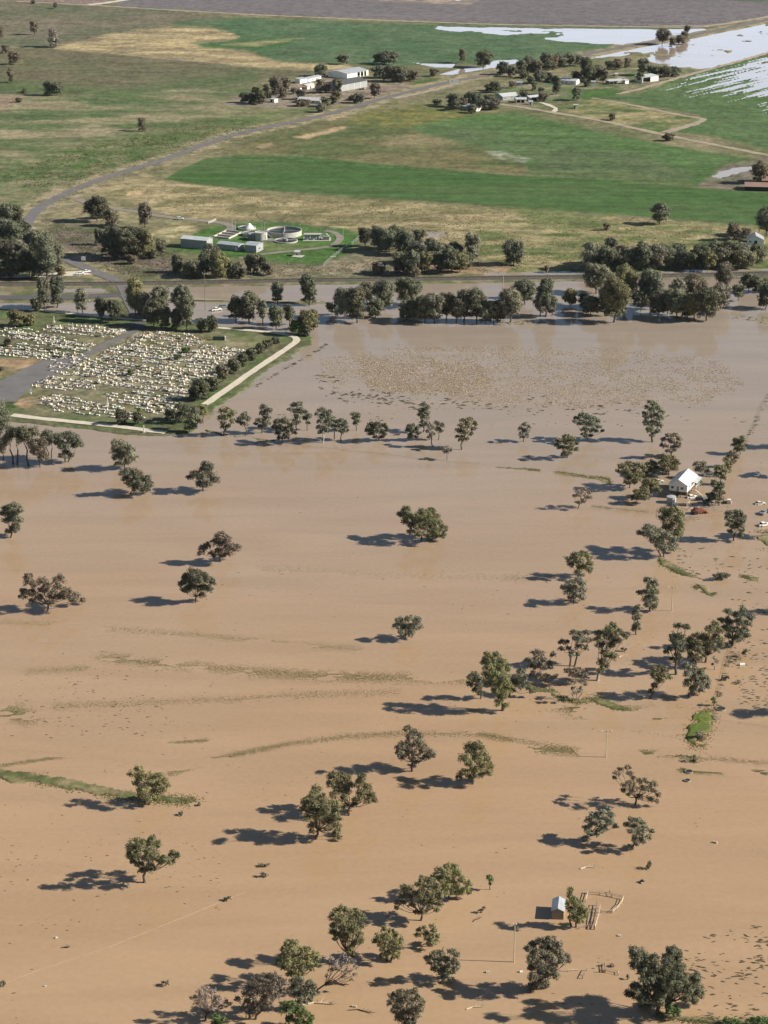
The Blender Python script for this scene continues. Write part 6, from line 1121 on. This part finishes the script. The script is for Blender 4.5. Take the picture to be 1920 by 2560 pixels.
# cemetery furniture
def cem(px, py, name, label, cat, build_, rz=0):
    t = empty(name, G(px,py,LZ), R(rz)); tag(t,label,cat); build_(t)
def b_niche(t): MB().box(-3,3,-.8,.8,0,1.9).build('hedge', M['green_paint'], t); MB().box(3.01,3.5,-.9,.9,0,2.0).build('end_wall', M['cream'], t)
cem(547,850,'niche_wall','dark green box hedge with a cream end wall at the top right of the cemetery','memorial wall',b_niche)
def b_obel(t): MB().box(-.5,.5,-.5,.5,0,.8).build('plinth', M['white'], t); MB().add([(-.3,-.3,.8),(.3,-.3,.8),(.3,.3,.8),(-.3,.3,.8),(-.14,-.14,3.4),(.14,-.14,3.4),(.14,.14,3.4),(-.14,.14,3.4),(0,0,3.7)],[(0,1,5,4),(1,2,6,5),(2,3,7,6),(3,0,4,7),(4,5,8),(5,6,8),(6,7,8),(7,4,8)]).build('shaft', M['white'], t)
def b_cross(t): MB().box(-.4,.4,-.4,.4,0,.6).build('plinth', M['white'], t); MB().box(-.14,.14,-.12,.12,.6,2.6).build('cross', M['white'], t); MB().box(-.6,.6,-.11,.11,1.8,2.05).build('cross_arm', M['white'], t)
cem(135,807,'monument','white obelisk standing clear above the first left-hand grave rows','monument',b_obel)
cem(269,1013,'monument','white obelisk rising from the lowest grave rows','monument',b_obel)
cem(77,985,'monument','white cross at the left start of the lower rows beside the drive','monument',b_cross)
cem(182,824,'monument','small obelisk among the top left grave rows','monument',b_obel)
cem(413,1003,'monument','tall white cross near the trees at the bottom right of the graves','monument',b_cross)
cem(360,1082,'stone_pillar','pale stone pillar on the levee path at the bottom of the cemetery','pillar',b_obel)
# ------------------------------------------------------------------ GRAVES: rows across the lawn, the nearest 300 each a thing of its own
GM = {'w': mat('white_marble', (0.68,0.62,0.51), 0.6, 0.12, 1.0), 'c': mat('cream_terrazzo', (0.56,0.49,0.38), 0.7, 0.12, 1.0), 'g': mat('grey_granite', (0.34,0.33,0.31), 0.6, 0.15, 1.0),
      'p': mat('pink_granite', (0.50,0.33,0.24), 0.6, 0.15, 1.0), 'b': mat('black_granite', (0.04,0.04,0.045), 0.35, 0.1, 1.0), 's': mat('grave_soil', (0.34,0.26,0.18), 0.95, 0.2, 1.0)}
def grave_mb(kind, rnd):
    L_, W_ = rnd.uniform(1.9,2.4), rnd.uniform(0.9,1.3); k = MB(); h = rnd.uniform(.22,.45)
    if kind in 'wcgp': k.box(-L_/2, L_/2, -W_/2, W_/2, 0, h); k.box(-L_/2+.12, L_/2-.12, -W_/2+.12, W_/2-.12, h+.003, h+.08)
    else:
        for a in ((-L_/2,L_/2,-W_/2,-W_/2+.14),(-L_/2,L_/2,W_/2-.14,W_/2),(-L_/2,-L_/2+.14,-W_/2+.14,W_/2-.14),(L_/2-.14,L_/2,-W_/2+.14,W_/2-.14)): k.box(*a, 0, h)
        k.box(-L_/2+.142, L_/2-.142, -W_/2+.142, W_/2-.142, 0, h*.6)
    hh = rnd.uniform(.75,1.35); st = MB(); x = -L_/2-.16
    st.add([(x-.14,-W_/2,0),(x+.12,-W_/2,0),(x+.12,W_/2,0),(x-.14,W_/2,0),(x-.10,-W_/2,hh*.8),(x+.08,-W_/2,hh*.8),(x+.08,W_/2,hh*.8),(x-.10,W_/2,hh*.8),(x-.10,0,hh),(x+.08,0,hh)],
           [(0,1,5,4),(2,3,7,6),(1,2,6,9,5),(3,0,4,8,7),(4,5,9,8),(6,7,8,9)])
    return k, st
KINDS = [('w','b'),('w','w'),('c','b'),('g','g'),('w','g'),('p','b'),('c','c'),('b','b'),('w','b'),('s','g')]
KTXT = ['white slab grave with black headstone','all-white marble grave','cream grave with black headstone','grey granite grave','white grave with grey headstone','pink granite grave','all-cream grave','black granite grave','low white kerbed grave','bare earth grave with small stone']
proto = []
for i, (a, b) in enumerate(KINDS):
    rnd = random.Random(100+i); k, st = grave_mb(a, rnd)
    me = bpy.data.meshes.new('grave'); me.from_pydata(k.v + st.v, [], k.f + [tuple(q+len(k.v) for q in f) for f in st.f]); me.materials.append(GM[a]); me.materials.append(GM[b])
    for j in range(len(k.f), len(k.f)+len(st.f)): me.polygons[j].material_index = 1
    proto.append((me, k, st))
# sections of the grave field, in photo bearings, with row density
SEC = [([(318,857),(360,828),(440,832),(517,845),(500,860),(455,875),(330,862),(300,858)],'in the top block right of the drive'),
       ([(290,868),(330,862),(460,878),(470,885),(440,920),(455,960),(478,985),(440,1000),(400,985),(330,975),(240,965),(210,930),(232,915),(240,895)],'in the big middle block right of the drive'),
       ([(505,862),(622,872),(605,890),(560,905),(540,940),(505,960),(480,975),(455,955),(445,920),(475,885)],'in the block before the clipped trees'),
       ([(150,905),(232,893),(240,960),(180,945),(118,925),(135,915)],'beside the left side of the middle block'),
       ([(78,965),(125,942),(240,960),(245,978),(150,975),(90,972)],'at the drive end of the middle block'),
       ([(265,985),(340,978),(440,998),(450,1018),(400,1040),(340,1020),(280,1002)],'in the lower right block'),
       ([(105,992),(150,988),(310,1018),(330,1035),(395,1050),(400,1058),(250,1040),(100,1025)],'in the two lowest rows above the levee path'),
       ([(120,812),(240,815),(310,830),(285,845),(180,838),(110,828)],'in the top block left of the drive'),
       ([(0,818),(60,820),(110,830),(160,845),(235,860),(232,878),(160,875),(80,855),(0,850)],'in the middle rows left of the drive'),
       ([(0,862),(60,858),(130,872),(215,888),(185,900),(130,902),(0,888)],'in the lowest rows left of the drive')]
o_row = G(100,1020); e_row = G(320,1045); rd = (e_row - o_row); rd.z = 0; rd.normalize(); cdir = Vector((-rd.y, rd.x, 0)); ang0 = math.atan2(rd.y, rd.x)
rg_ = random.Random(77); spots = []
def inpoly(px, py, poly):
    c_ = False; n = len(poly)
    for i in range(n):
        x1,y1 = poly[i]; x2,y2 = poly[(i+1)%n]
        if (y1 > py) != (y2 > py) and px < (x2-x1)*(py-y1)/(y2-y1)+x1: c_ = not c_
    return c_
def project(p):
    y = p.y*CP + (p.z-CAM_H)*(-SP); u = p.y*SP + (p.z-CAM_H)*CP
    return 960 + FPX*p.x/y, 1280 - FPX*u/y
rowk = 0; v = -40.0
while v < 330:
    rowk += 1; lone = rg_.random() < 0.2; u = -190.0
    while u < 160:
        p = o_row + rd*u + cdir*v; px, py = project(p + Vector((0,0,LZ)))
        for si, (poly, txt) in enumerate(SEC):
            if inpoly(px, py, poly):
                dens = 0.92 if not lone else 0.45
                dens *= 0.45 + 0.95*float(vnoise(np.array([u/9.0]), np.array([v/9.0]), 50)[0])
                if rg_.random() < dens: spots.append((py, p.x + rg_.uniform(-.3,.3), p.y + rg_.uniform(-.3,.3), si, ang0 + rg_.gauss(0, .04), rg_.uniform(.75,1.02)))
                break
        u += 2.6
    v += 2.05 if rowk % 3 else 4.2
spots.sort(key=lambda s: -s[0])
wts = [5,5,3,2,4,1.3,3,1.1,3,1.5]
far_k = {}
for i, (py, x, y, si, a, sc_) in enumerate(spots):
    wt = list(wts)
    if si in (0, 7): wt[5] += 3; wt[9] += 3; wt[6] += 2
    k = rg_.choices(range(10), wt)[0]
    if i < 300:
        o = bpy.data.objects.new('grave', proto[k][0]); COL.objects.link(o); o.location = (x, y, LZ-.03); o.rotation_euler = (0,0,a); o.scale = (sc_, sc_, sc_)
        tag(o, '%s %s' % (KTXT[k], SEC[si][1]), 'grave', 'graves in the cemetery rows')
    else: far_k.setdefault(k, []).append((x, y, a, sc_))
fv = []; ff = []; fm = []; mats_ = [GM[q] for q in 'wcgpbs']; mi = {q: j for j, q in enumerate('wcgpbs')}
for k, lst in far_k.items():
    _, kb, stb = proto[k]
    for (x, y, a, s_) in lst:
        ca, sa = math.cos(a)*s_, math.sin(a)*s_
        for mb_, mk in ((kb, KINDS[k][0]), (stb, KINDS[k][1])):
            b0 = len(fv); fv += [(x + ca*q[0] - sa*q[1], y + sa*q[0] + ca*q[1], LZ-.03 + q[2]*s_) for q in mb_.v]; ff += [tuple(b0+j for j in f) for f in mb_.f]; fm += [mi[mk]]*len(mb_.f)
me = bpy.data.meshes.new('graves'); me.from_pydata(fv, [], ff)
for m_ in mats_: me.materials.append(m_)
me.polygons.foreach_set('material_index', fm); me.update()
tag(link('graves', me), 'pale rows of graves farther back in the flooded cemetery', 'graves', kind='stuff')
print('graves', len(spots))

# ------------------------------------------------------------------ GRASS AND DEBRIS (what nobody could count)
NR = np.random.RandomState(4)
def toW(px, py):
    v = (1280-py)/FPX; t = CAM_H/(SP - v*CP); return (px-960)/FPX*t, (CP+v*SP)*t
def tufts(name, px, py, hgt, wid, cols, label, cat, blades=4, z=0.0, lean=0.5):
    X, Y = toW(px, py); n = len(X); V = []; C = []
    for b in range(blades):
        a = NR.uniform(0, 2*math.pi, n); r_ = NR.uniform(0, .3, n)*wid; bx = X + np.cos(a)*r_; by = Y + np.sin(a)*r_
        a2 = NR.uniform(0, 2*math.pi, n); w = wid*NR.uniform(.25,.5,n); h = hgt*NR.uniform(.5,1.2,n); lx = NR.uniform(-lean,lean,n)*h; ly = NR.uniform(-lean,lean,n)*h
        V.append(np.stack([np.stack([bx-np.cos(a2)*w, by-np.sin(a2)*w, np.full(n,z-.05)],-1), np.stack([bx+np.cos(a2)*w, by+np.sin(a2)*w, np.full(n,z-.05)],-1), np.stack([bx+lx, by+ly, z+h],-1)],1).reshape(-1,3))
        k = NR.uniform(0,1,n)[:,None]; c = np.array(cols[0])*(1-k)+np.array(cols[1])*k; C.append(np.repeat(c*NR.uniform(.8,1.2,n)[:,None],3,0))
    V = np.concatenate(V); C = np.concatenate(C); me = np_mesh(name, V, np.arange(len(V)).reshape(-1,3), M['grass'], C)
    return tag(link(name, me), label, cat, kind='stuff')
def scatter_poly(poly, n, dens=None, sc_=14, seed=1, thr=0.45):
    p = np.array(poly); px = NR.uniform(p[:,0].min(), p[:,0].max(), n*6); py = NR.uniform(p[:,1].min(), p[:,1].max(), n*6)
    X, Y = toW(px, py); f = .6*fbm(X/sc_, Y/sc_, seed, 4) + .4*fbm(X/sc_*4, Y/sc_*4, seed+3, 3); s = sdf(poly, px, py); ok = (s + (f-.5)*90 > 6) & (f > thr); return px[ok][:n], py[ok][:n]
def scatter_line(pl, wd, n, sc_=9, seed=1, thr=0.47, spread=1.0):
    P = np.array(pl, float); seg = NR.randint(0, len(P)-1, n*3); t = NR.uniform(0,1,n*3); x = P[seg,0]*(1-t)+P[seg+1,0]*t; y = P[seg,1]*(1-t)+P[seg+1,1]*t
    y = y + NR.normal(0, wd*.62, n*3)*spread; x = x + NR.normal(0, wd, n*3); X, Y = toW(x, y); f = fbm(X/sc_/2, Y/sc_, seed, 4); ok = f > thr; return x[ok][:n], y[ok][:n]
DRYG = ((0.60,0.50,0.37),(0.44,0.36,0.26)); GRN = ((0.17,0.20,0.075),(0.28,0.27,0.12)); DRK = ((0.06,0.055,0.04),(0.11,0.095,0.06)); OLG = ((0.20,0.21,0.09),(0.32,0.28,0.14))
DRYP = [(800,900),(900,880),(1000,866),(1200,860),(1400,870),(1600,880),(1800,900),(1860,960),(1780,1008),(1500,1022),(1200,1012),(1000,985),(880,975),(800,950)]
x, y = scatter_poly(DRYP, 20000, sc_=8, seed=61, thr=.44); tufts('dry_grass', x, y, .26, .55, DRYG, 'sparse dry straw-coloured grass poking out of the flood above the right-hand trees', 'grass')
x, y = scatter_poly([(900,895),(1080,890),(1200,905),(1230,960),(1120,1000),(960,985),(880,940)], 7000, sc_=7, seed=62, thr=.40); tufts('dry_grass', x, y, .32, .6, DRYG, 'densest patch of dry yellow grass poking out of the middle of the flood', 'grass')
GL = [([(0,1555),(130,1560),(250,1572),(400,1580),(520,1590),(640,1602),(780,1615),(900,1622)],7,1500),([(250,1642),(420,1660),(640,1680),(800,1690),(960,1694),(1180,1698)],11,5200),([(60,1680),(250,1668),(400,1650)],7,500),
      ([(130,1766),(300,1760),(480,1752),(640,1746),(800,1736),(1000,1730)],8,1900),([(0,1915),(130,1895),(250,1880),(400,1862),(520,1850)],4,700),([(420,1938),(520,1902),(620,1880),(720,1860),(860,1842),(1000,1834),(1200,1836),(1280,1850),(1500,1882),(1700,1890),(1920,1908)],6,3600),
      ([(0,1785),(40,1780),(80,1800)],16,900),([(640,1420),(900,1435),(1260,1445),(1400,1440)],9,900),([(1280,1868),(1500,1884),(1640,1886)],8,1100),([(1390,1745),(1500,1780),(1640,1800),(1760,1808)],20,4200),([(1300,1700),(1400,1740)],12,700),
      ([(1700,1925),(1800,1928),(1920,1932)],6,700),([(1240,1168),(1350,1176)],3,260),([(1480,1265),(1530,1272),(1620,1280)],3,300),([(820,860),(640,955),(520,1045)],3,240),([(1390,1182),(1520,1198)],4,500)]
for i, (pl, wd, n) in enumerate(GL):
    x, y = scatter_line(pl, wd*1.15, int(n*2.2), seed=70+i); tufts('emergent_grass', x, y, .12, .40, OLG if i in (1,5,0,3) else GRN, ['faint line of green grass across the flood below the left-hand gums','broadest band of green grass tips across the middle of the flood','short faint grass line at left above the band','grass line below the broadest band','faint grass line at the left edge','long curving line of grass tips from the left bank to the right edge','green grass patch at the left edge','faint grass line under the largest lone gum','grass line beneath the power pole','wide grassy shallows before the right-hand clump','grass between the centre-right gums','grass line at the right edge under the troughs','grass rim of the drowned fence','grass near the farmhouse rain tank','dark grass line along the foot of the cemetery bank','grassy bank left of the farmhouse'][i], 'grass', z=-.02)
for i, (pl, wd) in enumerate(ISL[:13]):
    x, y = scatter_line(pl, max(2.0, sum(wd)/len(wd)*1.15), int(60*len(pl)*max(2, sum(wd)/len(wd))/2), seed=140+i, thr=.38)
    tufts('island_grass', x, y, .2, .4, ((0.15,0.18,0.06),(0.30,0.28,0.13)), 'rough fringe grass on %s' % ['the long green bank at left','the green bank under the spreading grey-green gum','the small green islet below the brush pile','the bright green patch at right','the small green islet with dead brush','the thin green islet right of the brush pile','the green islet under the white car','the grassy fence bank left of the farmhouse','the end of the grassy fence bank','the green shallows before the right-hand clump','the shallows before the centre-right clump','the thin strip left of the farmhouse fence bank','the weedy bank at the bottom right'][i], 'grass', z=.05)
# debris rafts
def debris(px, py, label, smin=.4, smax=1.3, cols=DRK):
    X, Y = toW(px, py); n = len(X); V = []; F = []; C = []
    base = np.array([(1,0,0),(.3,.9,0),(-.8,.5,0),(-.9,-.5,0),(.2,-.9,0),(0,0,1)]); fc = [(0,1,5),(1,2,5),(2,3,5),(3,4,5),(4,0,5)]
    for i in range(n):
        s = NR.uniform(smin, smax); a = NR.normal(0,.35); q = base*np.array([s*NR.uniform(.8,1.8), s*.5, s*.35])*NR.uniform(.7,1.3,(6,3)); q2 = q.copy(); q2[:,0] = q[:,0]*math.cos(a)-q[:,1]*math.sin(a); q2[:,1] = q[:,0]*math.sin(a)+q[:,1]*math.cos(a)
        V.append(q2 + np.array([X[i],Y[i],-.03])); F += [(6*i+b,6*i+c_,6*i+d) for b,c_,d in fc]; k = NR.uniform(); C.append(np.repeat((np.array(cols[0])*(1-k)+np.array(cols[1])*k)[None],6,0))
    me = np_mesh('flood_debris', np.concatenate(V), F, M['grass'], np.concatenate(C)); return tag(link('flood_debris', me), label, 'debris', kind='stuff')
x, y = scatter_poly([(-20,1580),(1940,1580),(1940,2580),(-20,2580)], 420, sc_=30, seed=91, thr=.55); debris(x, y, 'dark specks of floating debris scattered over the near flood', .15, .5)
x, y = scatter_poly([(-20,1250),(1940,1150),(1940,1600),(-20,1600)], 150, sc_=40, seed=92, thr=.5); debris(x, y, 'dark specks of debris on the pale middle flood', .2, .55)
x, y = scatter_line([(800,950),(860,985),(960,1000),(1100,1008),(1300,1012),(1500,1018),(1640,1020)], 16, 240, seed=93, thr=.4); debris(x, y, 'dark debris rafts along the lower edge of the dry grass', .4, 1.5)
x, y = scatter_poly([(660,985),(900,970),(1280,1010),(1900,1020),(1900,1050),(1300,1080),(900,1050),(700,1060)], 150, sc_=20, seed=94, thr=.5); debris(x, y, 'scattered dark debris on the calm flood above the tree row', .3, .9)
x, y = scatter_poly([(1820,1600),(1940,1560),(1940,1800),(1850,1760)], 190, sc_=6, seed=95, thr=.45); debris(x, y, 'dense dark debris flats at the right edge', .3, .9, ((0.08,0.08,0.06),(0.14,0.12,0.09)))
x, y = scatter_poly([(1680,2400),(1760,2340),(1940,2310),(1940,2570),(1760,2540)], 260, sc_=7, seed=96, thr=.52); debris(x, y, 'brown debris and weed flats in the bottom right corner', .25, .9, ((0.08,0.065,0.04),(0.15,0.11,0.06)))
x, y = scatter_poly([(1700,1370),(1940,1400),(1940,1560),(1800,1500),(1690,1420)], 90, sc_=8, seed=97, thr=.5); debris(x, y, 'weedy dark rafts in the shallows below the dark upright gum', .3, 1.0, ((0.06,0.075,0.04),(0.11,0.11,0.06)))
x, y = scatter_poly([(60,1640),(420,1640),(420,1850),(0,1850)], 130, sc_=20, seed=98, thr=.45); debris(x, y, 'dark debris specks about the left-hand grass lines', .25, .7)
x, y = scatter_poly([(0,2080),(560,2080),(560,2330),(0,2330)], 170, sc_=18, seed=99, thr=.48); debris(x, y, 'small dark debris specks round the long-limbed gum, lower left', .2, .5)
x, y = scatter_line([(1783,1800),(1800,1730),(1822,1650),(1845,1590)], 3, 60, seed=100, thr=.3, spread=.6); debris(x, y, 'debris caught on the fence line at right', .4, 1.1, ((0.07,0.07,0.05),(0.14,0.13,0.09)))
x, y = scatter_line([(1862,1115),(1895,1045),(1925,985)], 3, 50, seed=101, thr=.3, spread=.6); debris(x, y, 'debris caught on the fence above the farmhouse', .4, 1.1, ((0.07,0.07,0.05),(0.14,0.13,0.09)))
x, y = scatter_line([(1720,1240),(1800,1258),(1740,1275),(1830,1265)], 8, 70, seed=102, thr=.3); debris(x, y, 'farmyard junk lying in the water before the house', .4, 1.0, ((0.10,0.09,0.07),(0.35,0.30,0.24)))
x, y = scatter_line([(820,858),(780,885),(700,930),(640,965)], 2, 70, seed=103, thr=.3); debris(x, y, 'dark line of debris along the outer foot of the levee', .4, 1.2)
# weeds on dry land: coarse clumps along roads and paddocks
W_ = []
x, y = scatter_poly([(60,520),(200,440),(400,390),(640,320),(860,270),(860,290),(640,340),(480,400),(300,455),(130,520)], 2600, sc_=8, seed=110, thr=.45); tufts('roadside_weeds', x, y, .5, .8, ((0.36,0.29,0.17),(0.22,0.19,0.11)), 'coarse brown and straw weeds along both sides of the bending road', 'weeds', z=LZ)
x, y = scatter_poly([(100,545),(300,600),(500,660),(480,700),(300,695),(130,600)], 2200, sc_=7, seed=111, thr=.4); tufts('roadside_weeds', x, y, .6, .8, ((0.30,0.23,0.18),(0.18,0.15,0.10)), 'brown dead weeds between the road and the sewage works', 'weeds', z=LZ)
x, y = scatter_poly([(300,460),(700,490),(1300,530),(1900,575),(1900,670),(1250,680),(1000,570),(500,550)], 5200, sc_=10, seed=112, thr=.48); tufts('paddock_weeds', x, y, .5, .9, ((0.46,0.38,0.22),(0.20,0.20,0.09)), 'tussocky straw and green growth of the paddock behind the sewage works', 'weeds', z=LZ)
x, y = scatter_poly([(560,665),(1200,655),(1250,685),(560,700)], 1500, sc_=7, seed=113, thr=.45); tufts('paddock_weeds', x, y, .5, .8, ((0.38,0.31,0.21),(0.22,0.19,0.12)), 'straw scrub along the railway below the sewage works', 'weeds', z=LZ)
x, y = scatter_poly([(200,370),(560,300),(640,320),(400,390),(100,480),(0,440)], 2600, sc_=7, seed=114, thr=.5); tufts('paddock_weeds', x, y, .5, 1.0, ((0.09,0.13,0.045),(0.15,0.17,0.07)), 'rank green herbage of the left paddock inside the bending road', 'weeds', z=LZ)
